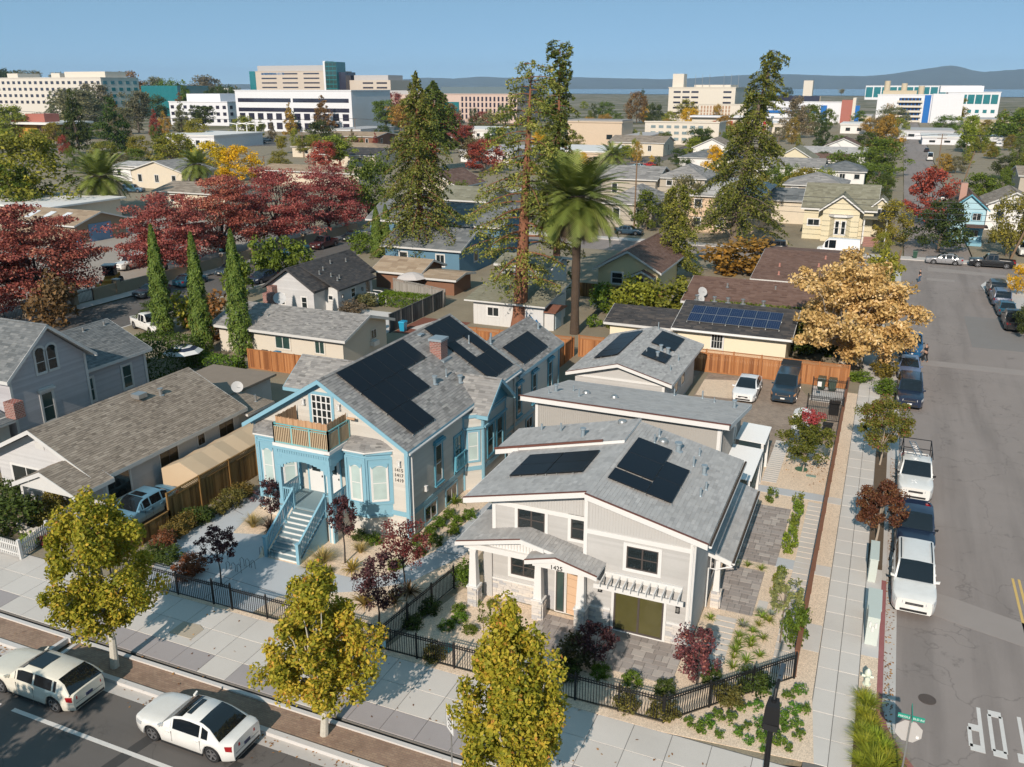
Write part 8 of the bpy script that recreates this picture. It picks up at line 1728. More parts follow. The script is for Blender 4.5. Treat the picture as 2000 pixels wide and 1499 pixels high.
# two people
def person(label,loc,rz,shirt,legs_c,hair,pose=0.0):
    t=thing('person',label,'person',loc,rz)
    def skin(nm,J,E,m):
        me=bpy.data.meshes.new(nm);me.from_pydata([j[0]for j in J],E,[]);o=link(me,nm,t);md=o.modifiers.new('s','SKIN');sv=me.skin_vertices[0].data
        for i,j in enumerate(J):sv[i].radius=(j[1],j[1]*(j[2]if len(j)>2 else 1));sv[i].use_root=i==0
        o.modifiers.new('d','SUBSURF').levels=1;o.modifiers['d'].render_levels=1;me.materials.append(m);return o
    J=[((0,0,0.95),0.14),((0,0,1.15),0.13),((0.02,0,1.38),0.15),((0.03,0,1.5),0.06),((0.05,0,1.58),0.08),((0.05,0,1.7),0.085),((0.02,0.19,1.4),0.06),((0.05+pose*0.1,0.25,1.12),0.045),((0.15+pose*0.25,0.22,0.92),0.035),((0.2+pose*0.27,0.21,0.84),0.03),((0.02,-0.19,1.4),0.06),((0.03,-0.25,1.12),0.045),((0.13,-0.24,0.9),0.035),((0.16,-0.24,0.82),0.03),((0.02,0.1,0.88),0.09),((0.14,0.11,0.5),0.06),((0.08,0.11,0.09),0.045),((0.22,0.12,0.04),0.035),((-0.02,-0.1,0.88),0.09),((-0.06,-0.11,0.5),0.06),((-0.2,-0.11,0.11),0.045),((-0.08,-0.12,0.04),0.035)]
    E=[(0,1),(1,2),(2,3),(3,4),(4,5),(2,6),(6,7),(7,8),(8,9),(2,10),(10,11),(11,12),(12,13),(0,14),(14,15),(15,16),(16,17),(0,18),(18,19),(19,20),(20,21)]
    skin('body',J,E,mat('skin_tone',(0.42,0.26,0.19),0.6))
    skin('shirt',[((0,0,0.98),0.165),((0,0,1.2),0.155),((0.02,0,1.42),0.165),((0.02,0.2,1.4),0.08),((0.04+pose*0.05,0.245,1.2),0.065),((0.02,-0.2,1.4),0.08),((0.03,-0.245,1.2),0.065)],[(0,1),(1,2),(2,3),(3,4),(2,5),(5,6)],shirt)
    skin('trousers',[((0,0,0.96),0.155),((0.02,0.1,0.85),0.11),((0.14,0.11,0.5),0.08),((0.09,0.11,0.14),0.065),((-0.02,-0.1,0.85),0.11),((-0.06,-0.11,0.5),0.08),((-0.19,-0.11,0.15),0.065)],[(0,1),(1,2),(2,3),(0,4),(4,5),(5,6)],legs_c)
    skin('hair',[((0.03,0,1.76),0.085),((0.0,0,1.66),0.08)],[(0,1)],hair);return t
person('person in dark top and blue jeans walking at the far junction',(4.95,120.6,RZ),R(200),mat('black_shirt',(0.015,0.015,0.018),0.9),mat('blue_jeans',(0.04,0.09,0.16),0.9),mat('dark_hair',(0.02,0.014,0.01),0.8),0.3)
person('person in black standing at the bonnet of the bright blue pickup',(4.9,83.9,RZ),R(150),MATS['black_shirt'],mat('black_trousers',(0.02,0.02,0.022),0.9),mat('brown_hair',(0.07,0.035,0.02),0.8),0.9)

# ------------------------------------------------------------------ houses of the streets behind
TRIMF=WHITE2
def hs(label,x0,x1,y0,y1,ze,zr,axis,shm,wm,nf=3,nr=3,hip=False,name='house',c=0.5,fas=None,floors=1):
    t=thing(name,label,'house',((x0+x1)/2,y0,0));fas=fas or TRIMF;o=0.5
    walls(t,x0,x1,y0,y1,ze,wm,None if hip else axis,None if hip else zr-0.15)
    (roof_hip(t,x0-o,x1+o,y0-o,y1+o,ze,zr,shm,fas,c,c*2.2)if hip else roof_gable(t,x0-o,x1+o,y0-o,y1+o,ze-0.02,zr,axis,shm,fas,course=c,tab=c*2.2))
    h=ze/floors
    for f in range(floors):
        for F,a,L,n in((front(x0,y0),0,x1-x0,nf),(right(x1,y0),0,y1-y0,nr)):
            for k in range(n):
                u=L*(k+0.5)/n-0.6;window(t,F,u,f*h+h*0.36,1.2,h*0.42,trim=0.12,tm=fas,fm=WHITE,gm=GLASS,nx=2 if k%2 else 1,nz=1)
    return t
CW=mat('cream_wall',(0.60,0.53,0.42));WW=mat('white_wall',(0.70,0.69,0.67));TW=mat('taupe_wall',(0.40,0.36,0.30));BW=mat('slate_blue_wall',(0.10,0.20,0.28));PW2=mat('peach_wall',(0.62,0.46,0.32));LBW=mat('light_blue_wall',(0.38,0.58,0.66));BRW=mat('brown_wall',(0.20,0.10,0.06));PYW=mat('pale_yellow_wall',(0.62,0.56,0.40))
t=hs('yellow Victorian house with bay window behind the white van',-12.3,-1.8,150,162,5.0,8.4,'x',SH_OLIVE,PYW,0,3,c=0.3,fas=WHITE)
b=MB();b.prism([(-9.3,148.6,0),(-3.8,148.6,0),(-3.8,148.6,4.9),(-6.55,148.6,7.0),(-9.3,148.6,4.9)],(0,2,0));b.build('front_wing',PYW,t);roof_gable(t,-9.9,-3.2,148.0,154,4.9,7.4,'y',SH_OLIVE,WHITE,course=0.3,tab=0.7,name='wing_roof')
b=MB();b.prism([(-8.1,148.6,0.3),(-7.4,147.7,0.3),(-5.7,147.7,0.3),(-5.0,148.6,0.3)],(0,0,3.7));b.build('bay',PYW,t);b=MB();b.prism([(-8.4,148.6,4.0),(-7.5,147.4,4.0),(-5.6,147.4,4.0),(-4.7,148.6,4.0)],(0,0,0.35));b.build('bay_roof',WHITE,t)
for u in(-7.25,-6.3):window(t,front(0,147.7),u,1.3,0.6,2.1,trim=0.12,tm=WHITE,fm=WHITE,gm=GLASS,nx=1,nz=2)
window(t,front(0,150),-11.6,2.2,1.8,1.0,trim=0.12,tm=WHITE,fm=WHITE,gm=GLASS);roof_gable(t,-2.6,1.0,150.5,156,5.3,7.0,'y',SH_OLIVE,WHITE,course=0.3,tab=0.7,name='right_gable');walls(t,-2.4,0.7,151,156,5.3,PYW,'y',6.8,name='right_wing');window(t,front(0,151),-1.4,4.0,1.2,1.2,trim=0.12,tm=WHITE,fm=WHITE,gm=GLASS);part('porch_roof',SH_OLIVE,t,lambda b:b.box(-3.2,147.8,3.9,0.6,151,4.1));part('porch_steps',mat('pink_step',(0.3,0.16,0.13)),t,lambda b:[b.box(-2.8,145.6+k*0.4,0,-0.6,146+k*0.4,0.2+k*0.2)for k in range(6)])
for x_ in(-3.0,0.3):part('porch_post',WHITE,t,lambda b:b.box(x_-0.1,148,0,x_+0.1,148.2,3.9))
t=hs('light blue gabled house with turquoise window frames at the right',9.6,14.4,156,166,5.2,7.6,'y',SH_RUST,LBW,2,3,c=0.3,fas=TEAL,floors=2);part('chimney',mat('pink_brick',(0.42,0.25,0.2)),t,lambda b:b.box(10.4,158,6,11.4,159.2,9.0));part('porch_roof',SH_RUST,t,lambda b:b.box(11.6,153.4,2.7,14.8,156,2.9));part('porch_step',mat('blue_step',(0.2,0.4,0.5)),t,lambda b:b.box(12.2,152.6,0,14.2,156,0.5))
H_=((-19,-8,182,194,5.4,7.4,1,SH_GREY,TW,'hipped grey roof house behind the yellow Victorian',2),(-31.5,-20,150,172,6.2,8.2,1,SH_COOL,PW2,'two-storey beige house with pale hipped roof beside the leaning redwood',2),(-58,-46,186,200,4.8,7.0,0,SH_GREY,TW,'left grey townhouse with white gable trim',1),(-46,-36,188,202,5.2,7.6,1,SH_GREY,TW,'right grey townhouse with brick chimney',1),(-46,-37.5,150,163,4.2,6.8,1,SH_GREY,TW,'grey hipped house in front of the townhouses',1),(-72,-50.5,114,124,4.6,7.0,0,SH_SLATE,BW,'long slate blue house between the two redwoods',1),(-61,-50,100,110,3.6,5.6,0,SH_SLATE,BW,'lower slate blue house wing behind the tan roofs',1),(-90,-80,160,172,4.4,7.2,2,SH_RUST,CW,'cream house with steep brown gable left of the tall redwood',1),(-76,-66,143,155,4.2,6.0,0,SH_OLIVE,TW,'olive roofed house below the cream gable',1),(-57,-51,91,97,2.2,3.4,0,SH_TAN,BRW,'tan shingled garage behind the charcoal roof cottage',0),(-51.5,-46,90.5,95,2.0,2.4,0,SH_TAN,BRW,'low tan roofed lean-to beside the broad redwood',0),(-190,-176,176,188,4.0,4.6,0,SH_COOL,WW,'white flat-roofed garage right of the wide palm',2),(-172,-156,165,176,4.2,6.6,2,SH_GREY,CW,'cream gabled house behind the wide palm',2),(-140,-122,140,152,3.2,4.6,0,SH_BROWN,CW,'brown roofed bungalow beside the date palm',1),(-222,-196,318,336,4.2,5.6,0,SH_TAN,BRW,'dark brick house with tan roof below the hospital',2),(-196,-160,262,278,3.6,5.0,1,SH_TAN,CW,'broad tan roofed house before the hospital',2),(-168,-146,236,250,3.6,5.4,0,SH_DARK,CW,'dark grey roofed house behind the green round tree',1),(-150,-120,186,198,3.4,4.4,0,SH_TAN,CW,'flat tan roofed house behind the crimson trees',1),(-32,-16,232,246,4.6,6.4,0,SH_GREY,WW,'grey roofed white house right of the leaning redwood',2),(-15,-5.6,216,228,5.4,7.2,1,SH_SLATE,WW,'white two-storey house with slate hip roof',2),(-30,-20,255,268,4.8,8,2,SH_OLIVE,PYW,'pale yellow gabled house beyond the white house',1),(-26,-8,288,302,4.4,6.0,0,SH_COOL,WW,'long white house with grey roof far behind',2),(-22,-10,318,332,4.6,7.4,2,SH_RUST,WW,'white house with maroon gable far behind',1),(-30,-12,270,282,3.8,5.2,0,SH_RUST,WW,'low maroon roofed house before the long white house',1),(-58,-42,262,276,4.0,6.0,1,SH_SLATE,WW,'white house with dark hip roof above the townhouses',2),(-62,-50,300,314,4.4,7.4,2,SH_BROWN,WW,'white gabled house before the apartment block',1),(-96,-76,316,332,4.6,6.6,0,SH_BROWN,CW,'cream house with roof panels before the apartment block',1),(28,50,240,256,3.8,5.4,0,SH_BROWN,TW,'brown roofed house in the right tree belt',2),(46,66,250,266,3.6,5.2,1,mat('terracotta_tile',(0.32,0.14,0.08),0.85,0.2,3),TW,'terracotta roofed house at the right edge',1),(40,64,300,316,4,5,0,SH_COOL,WW,'pale roofed house far right',2),(16,24,172,184,4.4,6.6,2,SH_BROWN,WW,'white house with brown gable beyond the light blue house',1),(-20,-10,166,176,4.2,5.8,0,SH_SLATE,CW,'dark roof peeping behind the olive roof',0))
for(x0,x1,y0,y1,ze,zr,kd,sh,wm,lb,nw)in H_:hs(lb,x0,x1,y0,y1,ze,zr,'y' if kd==2 else 'x',sh,wm,nw+1 if nw else 0,nw,kd==1,floors=2 if ze>5 else 1)
t=hs('tan workshop with three skylights behind the left red tree',-131,-116.5,99,109,3.0,4.6,'x',SH_TAN,mat('tan_block',(0.3,0.23,0.16)),0,0);part('roller_door',mat('roller_blue',(0.16,0.27,0.42),0.5),t,lambda b:b.box(-116.49,101.5,0,-116.4,106,2.8))
for k in range(3):part('skylight',mat('skylight_pane',(0.7,0.72,0.74),0.3),t,lambda b:b.hexa([(-129+k*3.6,100.2,3.4),(-127.8+k*3.6,100.2,3.4),(-127.8+k*3.6,102.6,4.2),(-129+k*3.6,102.6,4.2),(-129+k*3.6,100.2,3.5),(-127.8+k*3.6,100.2,3.5),(-127.8+k*3.6,102.6,4.3),(-129+k*3.6,102.6,4.3)]))
tag(part('recycling_drum',mat('drum_blue',(0.03,0.2,0.4)),None,lambda b:b.cyl(-114.6,97.6,0,1.2,0.5,12)),'blue drum beside the workshop door','drum')
t=thing('flat_roof_hall','long low hall with white flat roof at the left edge','building',(-140,108,0));walls(t,-175,-133,108,124,3.6,CW);part('roof',WW,t,lambda b:b.box(-176,107.4,3.6,-132.4,125,3.9))
# ------------------------------------------------------------------ large buildings
def blk(label,u0,u1,vt,vb,dep,m,name='building',Yb=None,cat='building',x1f=None):
    Yb=G((u0+u1)/2,vb).y if Yb is None else Yb;x0,x1=onY(u0,vb,Yb).x,onY(u1,vb,Yb).x;z=onY((u0+u1)/2,vt,Yb).z
    t=thing(name,label,cat,((x0+x1)/2,Yb,0));part('wall',m,t,lambda b:b.box(x0,Yb,-0.1,x1,Yb+dep,z));part('parapet',m,t,lambda b:(b.box(x0-0.3,Yb-0.3,z,x1+0.3,Yb+0.2,z+0.5),b.box(x1-0.2,Yb+0.2,z,x1+0.3,Yb+dep,z+0.5)))
    return t,x0,x1,Yb,z
def grid(t,F,u0,u1,z0,z1,nx,nz,fw=0.6,fh=0.55,m=None,nm='window'):
    q=MB();du,dz=(u1-u0)/nx,(z1-z0)/nz;o0=Face((0,0,0),F.u,F.n);fbox(q,o0,0,du*fw,0,dz*fh,-0.05,0.12);me=q.mesh(nm,m or GLASS)
    for i in range(nx):
        for k in range(nz):wlink(me,nm,t,F.P(u0+du*(i+(1-fw)/2),z0+dz*(k+(1-fh)/2)))
OFFW=mat('office_white',(0.66,0.67,0.70));SAND=mat('sandstone_panel',(0.52,0.45,0.38));PINKS=mat('pink_stone',(0.55,0.42,0.36));TGL=glassmat('teal_curtain_glass',(0.02,0.16,0.18),0.08);DGL=glassmat('dark_band_glass',(0.03,0.03,0.05),0.1);ROOFG=mat('roof_screen_grey',(0.42,0.41,0.41));BLUEP=mat('blue_panel',(0.01,0.13,0.42));BRR=mat('brick_red_panel',(0.36,0.13,0.10));IVORY=mat('ivory_stucco',(0.62,0.57,0.49));BEI=mat('tan_stucco',(0.55,0.44,0.33))
t,x0,x1,Y,z=blk('large sand coloured hospital with teal glass tower on the skyline',505,640,140,215,50,SAND,'hospital');F=front(0,Y)
for k in range(6):grid(t,F,x0+4,x1-4,z-4.6-k*4.6,z-k*4.6,3,1,0.72,0.3,DGL)
part('roof_screen',ROOFG,t,lambda b:b.box(x0+1,Y+3,z,x1-4,Y+40,z+6));part('stair_glass',TGL,t,lambda b:b.box(x0-9,Y+1,0,x0-1,Y+12,z+0.5));text(t,'KAISER PERMANENTE',mat('sign_blue',(0.05,0.2,0.42)),F,x0+8,z-3.3,3.1,0.1,'sign_lettering')
part('glass_tower',TGL,t,lambda b:b.box(x1+2,Y-3,0,x1+16,Y+14,z+9));part('tower_fin',OFFW,t,lambda b:b.box(x1-1,Y-2,0,x1+2,Y+14,z+10));part('glass_link',DGL,t,lambda b:b.box(x1+16,Y+1,0,x1+24,Y+20,z-1));grid(t,front(0,Y-3),x1+2,x1+16,0,z+9,3,11,0.9,0.82,GLASSG,'pane')
xb=x1+24;xe=onY(757,215,Y).x;part('east_wing',SAND,t,lambda b:b.box(xb,Y+8,0,xe,Y+50,z-9));part('roof_screen',ROOFG,t,lambda b:b.box(xb+2,Y+14,z-9,xe-6,Y+44,z-4))
for k in range(5):grid(t,front(0,Y+8),xb+14,xe-2,z-14-k*4.6,z-9.5-k*4.6,2,1,0.75,0.35,DGL)
t,x0,x1,Y,z=blk('white office block with dark window bands before the hospital',466,690,178,258,40,OFFW);F=front(0,Y)
for k in range(2):grid(t,F,x0+1,x1-1,z-7.2-k*5,z-2.6-k*5,2,1,0.96,0.45,DGL)
grid(t,F,x0+1,x1-1,0.5,z-11,12,2,0.62,0.7,DGL)
t,x0,x1,Y,z=blk('white stepped office left of the hospital',335,448,200,245,40,OFFW);grid(t,front(0,Y),x0,x1,1,z-1,9,3,0.5,0.5,DGL);part('penthouse',OFFW,t,lambda b:b.box(x0+8,Y+8,z,x1-12,Y+30,z+5));grid(t,right(x1,Y),0,40,1,z-1,6,3,0.4,0.5,DGL)
t,x0,x1,Y,z=blk('long cream building at the left end of the skyline',-30,205,153,215,40,mat('cream_long',(0.62,0.58,0.52)),Yb=560);grid(t,front(0,Y),x0,x1,z-22,z-1,22,4,0.5,0.45,DGL);grid(t,right(x1,Y),0,40,z-22,z-1,5,4,0.5,0.5,TGL)
for a,c in((0.18,0.27),(0.55,0.62),(0.66,0.98)):part('penthouse',IVORY,t,lambda b:b.box(x0+(x1-x0)*a,Y+8,z,x0+(x1-x0)*c,Y+30,z+(4 if a<0.6 else 5)))
part('glass_wing',TGL,t,lambda b:b.box(x1,Y+42,0,x1+40,Y+80,z-6))
t,x0,x1,Y,z=blk('pale pink stone building right of the hospital',752,870,186,225,40,PINKS,Yb=760);part('roof',ROOFG,t,lambda b:b.box(x0,Y,z+0.5,x1,Y+30,z+4))
t,x0,x1,Y,z=blk('building with teal glass corner behind the tall redwood',870,1010,185,240,45,PINKS);grid(t,front(0,Y),x0+12,x1,2,z-1,14,4,0.45,0.75,DGL);part('glass_corner',TGL,t,lambda b:b.box(x0-0.4,Y-0.4,3,x0+11,Y+8,z-5));part('roof_screen',mat('blue_grey_screen',(0.12,0.17,0.2)),t,lambda b:b.box(x0-4,Y+2,z,x1+2,Y+40,z+5))
t,x0,x1,Y,z=blk('ivory parking and courthouse block with square tower',1303,1432,172,238,45,IVORY);F=front(0,Y);grid(t,F,x0+3,x0+22,4,z-1,3,5,0.8,0.35,DGL);grid(t,F,x1-9,x1-2,4,z-1,1,5,0.8,0.35,DGL);part('tower',IVORY,t,lambda b:b.box(x0+1,Y+6,z,x0+9,Y+16,z+9.5));part('roof_block',IVORY,t,lambda b:b.box(x0+17,Y+5,z,x1-4,Y+35,z+2))
for k in range(6):part('flag_pole',METAL,t,lambda b:b.cyl(x0+18+k*5+5*(k>2),Y+3,z,z+9,0.12,6))
t,x0,x1,Y,z=blk('tan balcony apartments below the square tower',1362,1455,205,250,25,IVORY,Yb=600);grid(t,front(0,Y),x0+1,x1-10,3,z-0.5,10,4,0.55,0.8,mat('tan_balcony',(0.38,0.24,0.16)),'balcony')
t,x0,x1,Y,z=blk('two-storey ivory apartment block with square windows',1258,1402,240,283,16,IVORY);grid(t,front(0,Y),x0+2,x1-6,1,z-0.5,7,3,0.6,0.45,glassmat('pale_window',(0.2,0.26,0.28),0.1))
t,x0,x1,Y,z=blk('low ivory block with red doors below the balcony apartments',1350,1500,232,262,14,IVORY);grid(t,front(0,Y),x0+10,x1,0.3,z-0.5,7,1,0.35,0.8,mat('red_door',(0.36,0.03,0.03)),'door');part('eave',OFFW,t,lambda b:b.box(x0-1,Y-2,z+0.5,x1+1,Y+10,z+1.3))
t,x0,x1,Y,z=blk('plain tan stucco block with one small window',1108,1213,240,290,16,BEI);grid(t,front(0,Y),x1-8,x1-2,3,6,1,1,0.4,0.6);part('roof',SH_COOL,t,lambda b:b.box(x0,Y+0.4,z+0.5,x1,Y+16,z+1))
t,x0,x1,Y,z=blk('white and blue striped block with red brick end',1495,1652,200,240,20,OFFW);F=front(0,Y)
for k in range(3):part('balcony_band',BLUEP if k%2 else OFFW,t,lambda b:b.box(x0,Y-1.0,3+k*3.4,x0+34,Y,4.6+k*3.4))
for a in(36,57):part('blue_panel',BLUEP,t,lambda b:b.box(x0+a,Y-0.3,1,x0+a+4,Y,z-2))
part('brick_end',BRR,t,lambda b:b.box(x1-4,Y-1,0,x1+3,Y+20,z+1.5));part('end_wall',IVORY,t,lambda b:b.box(x1+3,Y-1.5,0,x1+5,Y+21,z+3));part('roof_plant',DGL,t,lambda b:b.box(x0+3,Y+8,z,x0+34,Y+14,z+4))
t,x0,x1,Y,z=blk('white balcony condominium with blue doors on the right skyline',1708,1862,186,240,18,OFFW);F=front(0,Y);zz=(z-2)/5
for k in range(5):part('gallery',DGL,t,lambda b:b.box(x0+14,Y-0.15,1.6+k*zz,x1-22,Y,3.3+k*zz));part('balcony',IVORY,t,lambda b:b.box(x0+13,Y-1.8,0.3+k*zz,x1-21,Y-0.2,1.6+k*zz));grid(t,front(0,Y-0.2),x0+14,x1-22,1.6+k*zz,3.2+k*zz,6,1,0.25,1.0,BLUEP,'door')
part('blue_core',BLUEP,t,lambda b:b.box(x1-20,Y-0.4,0,x1-16,Y,z));part('end_wall',OFFW,t,lambda b:b.box(x1-15,Y-3,0,x1+4,Y+18,z+0.8))
t,x0,x1,Y,z=blk('pale office with green glazed top floor at the right skyline',1845,1947,181,230,40,OFFW,Yb=830);F=front(0,Y);grid(t,F,x0+3,x1-1,z-9.5,z-1,6,1,0.86,0.85,TGL);grid(t,F,x0+3,x1-1,2,z-12,6,1,0.5,0.5,TGL);part('penthouse',OFFW,t,lambda b:b.box(x0-6,Y+10,z,x1-12,Y+36,z+5))
t,x0,x1,Y,z=blk('row of glass offices by the bay',1690,1915,168,180,40,OFFW,Yb=1900);grid(t,front(0,Y),x0,x1,2,z,14,1,0.85,0.8,TGL)
blk('pale high-rise slab rising before the hills',1568,1586,158,182,20,IVORY,Yb=1700);t,x0,x1,Y,z=blk('cream cement silos on the skyline',1724,1790,178,186,20,mat('cement_cream',(0.55,0.47,0.34)),Yb=1250)
for k in range(3):part('silo',MATS['cement_cream'],t,lambda b:b.cyl(x0+4+k*20,Y+6,0,z+12-3*k,3.5,12))
t,x0,x1,Y,z=blk('red brown school building with white roof on the left',5,105,243,275,20,BRW);part('roof',WW,t,lambda b:b.box(x0-2,Y-3,z,x1+2,Y+22,z+0.9));part('yellow_panel',mat('ochre_panel',(0.5,0.27,0.05)),t,lambda b:b.box(x0+12,Y-0.2,0,x0+24,Y,z-0.5));part('chimney_block',BRR,t,lambda b:b.box(x1-18,Y+2,z,x1-6,Y+10,z+4.5));grid(t,front(0,Y),x0+24,x1,0.5,z-0.5,6,1,0.6,0.6)
SHEDS=((1640,1760,246,262,WW),(1700,1860,258,272,OFFW),(1480,1600,244,262,IVORY),(1880,2010,236,252,CW),(1800,1960,272,284,OFFW),(320,420,268,290,OFFW),(1060,1180,300,316,BEI),(1210,1262,270,292,SAND),(650,705,256,275,OFFW),(880,960,256,272,WW),(1560,1700,228,240,CW),(900,1000,300,318,WW))
for k,(u0,u1,vt,vb,m)in enumerate(sorted(SHEDS)):
    t,x0,x1,Y,z=blk(f'low flat-roofed commercial building, {ORD[k]} from the left',u0,u1,vt,vb,30,m,'low_building');t['group']='low commercial buildings';part('roof',ROOFG if k%2 else WW,t,lambda b:b.box(x0-0.5,Y-0.5,z+0.5,x1+0.5,Y+31,z+0.9));grid(t,front(0,Y),x0+1,x1-1,0.5,z-0.3,5,1,0.4,0.5)
k=0
for u in list(range(285,460,22))+list(range(60,130,26)):
    t,x0,x1,Y,z=blk(f'small far building on the horizon, {ORD[k]} in the distant row',u,u+random.randint(14,20),173+random.randint(-2,3),190,18,random.choice((WW,CW,IVORY,BEI)),'far_building',Yb=1000+random.randint(0,500));t['group']='distant buildings';k+=1;grid(t,front(0,Y),x0,x1,0.5,z,3,2,0.5,0.5)
# ------------------------------------------------------------------ trees of the town
def proto(shape,n,nc,cr,leaf,trunkh,flat=0.8,surf=0.5):
    P,d,ct,C_=clumps(n,nc,shape,cr,flat,surf);P=P*[1,1,1-trunkh]+[0,0,trunkh];C_=C_*[1,1,1-trunkh]+[0,0,trunkh]
    b=MB();limbs(b,C_,trunkh,0.022,8);return leafmesh('crown',P,leaf,NP.normal(0.45,0.22,n)+ct,LF,bias=d*0.9+np.array([0,0,0.5])),b.mesh('trunk',BARK)
TP={'r':[proto(dome,5200,70,0.13,0.021,0.1)for _ in range(3)],'o':[proto(egg(0.4,0.6),4500,60,0.13,0.021,0.12)for _ in range(2)],'c':[proto(cone,4800,110,0.085,0.02,0.05,0.5,0.3)for _ in range(2)],'p':[proto(lambda h:0.9*math.sin(math.pi*min(1,h*0.9+0.08))**0.5,3800,60,0.14,0.021,0.04)],'b':[proto(lambda h:0.35+0.6*h*(1.4-h),5200,60,0.12,0.021,0.3)]}
def ft(label,u,vb,vt,w,kind,col,group=None):
    p=G(u,vb);H=top_height(p,vt);W=pxw(p,w);t=thing('tree',label,'tree',(p.x,p.y,0),random.uniform(0,6),group);a,c=random.choice(TP[kind]);k=tuple(v*random.uniform(0.9,1.12)for v in col)
    link(a,'crown',t,None,0,(W,W,H),k);link(c,'trunk',t,None,0,(W,W,H));return t
C_={'v':(0.2,0.2,0.03),'g':(0.111,0.156,0.026),'d':(0.058,0.085,0.023),'y':(0.572,0.377,0.019),'l':(0.221,0.24,0.036),'o':(0.351,0.221,0.052),'r':(0.273,0.065,0.052),'s':(0.169,0.163,0.098),'m':(0.221,0.195,0.039),'n':(0.195,0.117,0.052)}
NM={'v':'olive','g':'green','d':'dark green','y':'bright yellow','l':'yellow-green','o':'orange-tan','r':'red','s':'grey-green','m':'olive-gold','n':'brown'};KN={'r':'round tree','o':'oval tree','c':'conifer','p':'narrow tree','b':'tall tree'}
for lb,u,vb,vt,w,k,c in(('large olive and yellow tree at the left edge',70,425,262,200,'r','v'),('green lower tree in front of the olive tree',30,430,320,120,'r','g'),('bright yellow tree, left half of the pair',415,352,278,85,'r','y'),('bright yellow tree, right half of the pair',470,355,285,90,'r','y'),('dense green tree between the red row and the broad redwood',722,440,298,125,'r','g'),('dark conifer behind the wide palm, left one',155,300,172,80,'c','d'),('dark conifer behind the wide palm, right one',228,305,178,90,'c','d'),('grey eucalyptus over the white stepped office',272,260,178,75,'b','s'),('tall brown conifer beside the white office',355,240,180,40,'c','n'),('dark pine left of the bright yellow tree',322,320,245,60,'c','d'),('bronze tree in front of the hospital tower',632,262,185,60,'c','n'),('big brown tree before the ivory block',1243,240,180,50,'r','n'),('tiered dark conifer before the striped block',1603,290,210,44,'c','d'),('brown bushy tree before the striped block',1552,270,190,62,'r','s'),('crimson tree left of the light blue house',1812,440,330,110,'r','r'),('large green tree left of the far street',1718,345,270,110,'r','g'),('dark broad tree behind the picket fence',1832,490,392,120,'r','d'),('green tree right of the yellow Victorian',1740,480,392,75,'r','m'),('bright green rounded bush beside the white van',1722,498,452,40,'o','l'),('big green tree at the right edge beyond the pickup',1965,500,375,90,'r','m'),('young yellow tree on the kerb bulb',1985,575,515,44,'o','y'),('dark tree overhanging the right edge',2010,660,570,60,'r','d'),('pale airy tree beside the beige house',1335,450,345,90,'r','s'),('green tree behind the airy conifer',1262,450,372,70,'r','g'),('tall light tree right of the glass pole',1885,300,225,55,'b','l'),('wide green tree on the right skyline',1975,285,212,110,'r','g'),('yellow tree beside the half hidden palm',1395,345,285,50,'r','y'),('brown autumn tree behind the maroon gable',1725,305,225,70,'r','o'),('dark tree in the shade behind the grey lilac house',300,640,590,60,'r','d'),('green tree beside the slate blue house',905,420,350,50,'p','g')):ft(lb,u,vb,vt,w,k,C_[c])
BELT={'tree belt below the hospital':(0,980,258,345,68,'rrrrocb','ggdllomsr',(32,70)),'tree belt under the left skyline':(-20,480,205,265,26,'rrbcc','dddgssn',(45,85)),'trees before the white office':(460,1010,222,262,34,'rropc','gdlomrn',(26,50)),'trees between the palm and the leaning redwood':(1040,1460,232,345,54,'rrrop','gglomyd',(22,46)),'trees around the far street':(1450,2010,232,345,64,'rrrropc','ggglomds',(26,58)),'trees behind the Victorian house':(1480,2010,345,425,32,'rrro','ggglmd',(40,70)),'distant skyline trees':(640,2010,186,222,18,'rrrcob','gdsnlm',(12,26))}
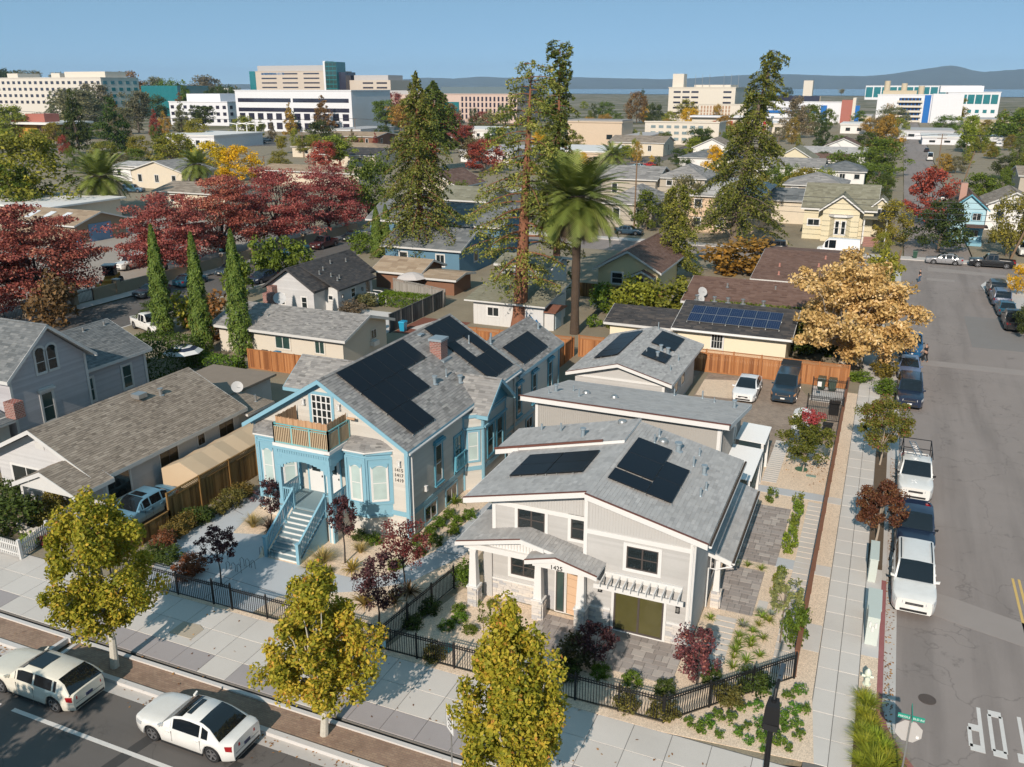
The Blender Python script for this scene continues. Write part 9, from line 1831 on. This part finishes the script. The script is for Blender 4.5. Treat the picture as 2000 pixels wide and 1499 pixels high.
for gi,(gname,(ua,ub,va,vb_,n,kinds,cols,(ha,hb_)))in enumerate(BELT.items()):
    rr=random.Random(40+gi);us=sorted(ua+(ub-ua)*(i+rr.uniform(0.05,0.95))/n for i in range(n));cnt={}
    for i,u in enumerate(us):
        v=rr.uniform(va,vb_);k,c=rr.choice(kinds),rr.choice(cols)
        p=G(u,v)
        if 1.5<p.x<13.2 and p.y>130 or 360<u<520 and v>285 or 670<u<760 and v>320:continue
        hpx=rr.uniform(ha,hb_);w=hpx*(rr.uniform(0.9,1.5)if k in 'rb' else 0.55);key=NM[c]+' '+KN[k];cnt[key]=cnt.get(key,0)+1
        ft(f'{ORD[cnt[key] - 1]} {key} from the left, {gname}',u,v,v-hpx,w,k,C_[c],gname)
# ------------------------------------------------------------------ town lights-off poles of the far car park
for k,u in enumerate((466,485,502)):
    p=G(u,282);H=top_height(p,243);t=thing('car_park_lamp',f'white twin-arm car park lamp, {ORD[k]} from the left','lamp',(p.x,p.y,0));part('post',WHITE,t,lambda b:b.cyl(p.x,p.y,0,H,0.25,6));part('arm',WHITE,t,lambda b:(b.beam((p.x-5,p.y,H+0.6),(p.x,p.y,H),0.3,0.3),b.beam((p.x+5,p.y,H+0.6),(p.x,p.y,H),0.3,0.3)))
slab('car_park',[tuple(G(*q)[:2])for q in((430,288),(540,285),(535,268),(440,270))],0.02,0.04,ASPHF,'dark asphalt car park below the white office')
for k in range(8):p=G(436+k*12,281-(k%2)*5);car('sedan',f'car in the far car park, {ORD[k]} from the left',(p.x,p.y,0.02),R(70),random.choice((BLK,W_,SILV,NAVY)),group='cars in the far car park',sunroof=True)
# ------------------------------------------------------------------ haze
hz=MB();hz.box(-13000,-250,-1.4,13000,13500,330);m=bpy.data.materials.new('air');m.use_nodes=True;n=m.node_tree.nodes;n.remove(n['Principled BSDF']);v=n.new('ShaderNodeVolumePrincipled');v.inputs['Color'].default_value=(0.5,0.72,1.0,1);v.inputs['Density'].default_value=5.5e-5;v.inputs['Anisotropy'].default_value=0.0
m.node_tree.links.new(v.outputs[0],n['Material Output'].inputs['Volume']);tag(hz.build('haze',m),'thin pale haze over the town',None,None,'stuff')
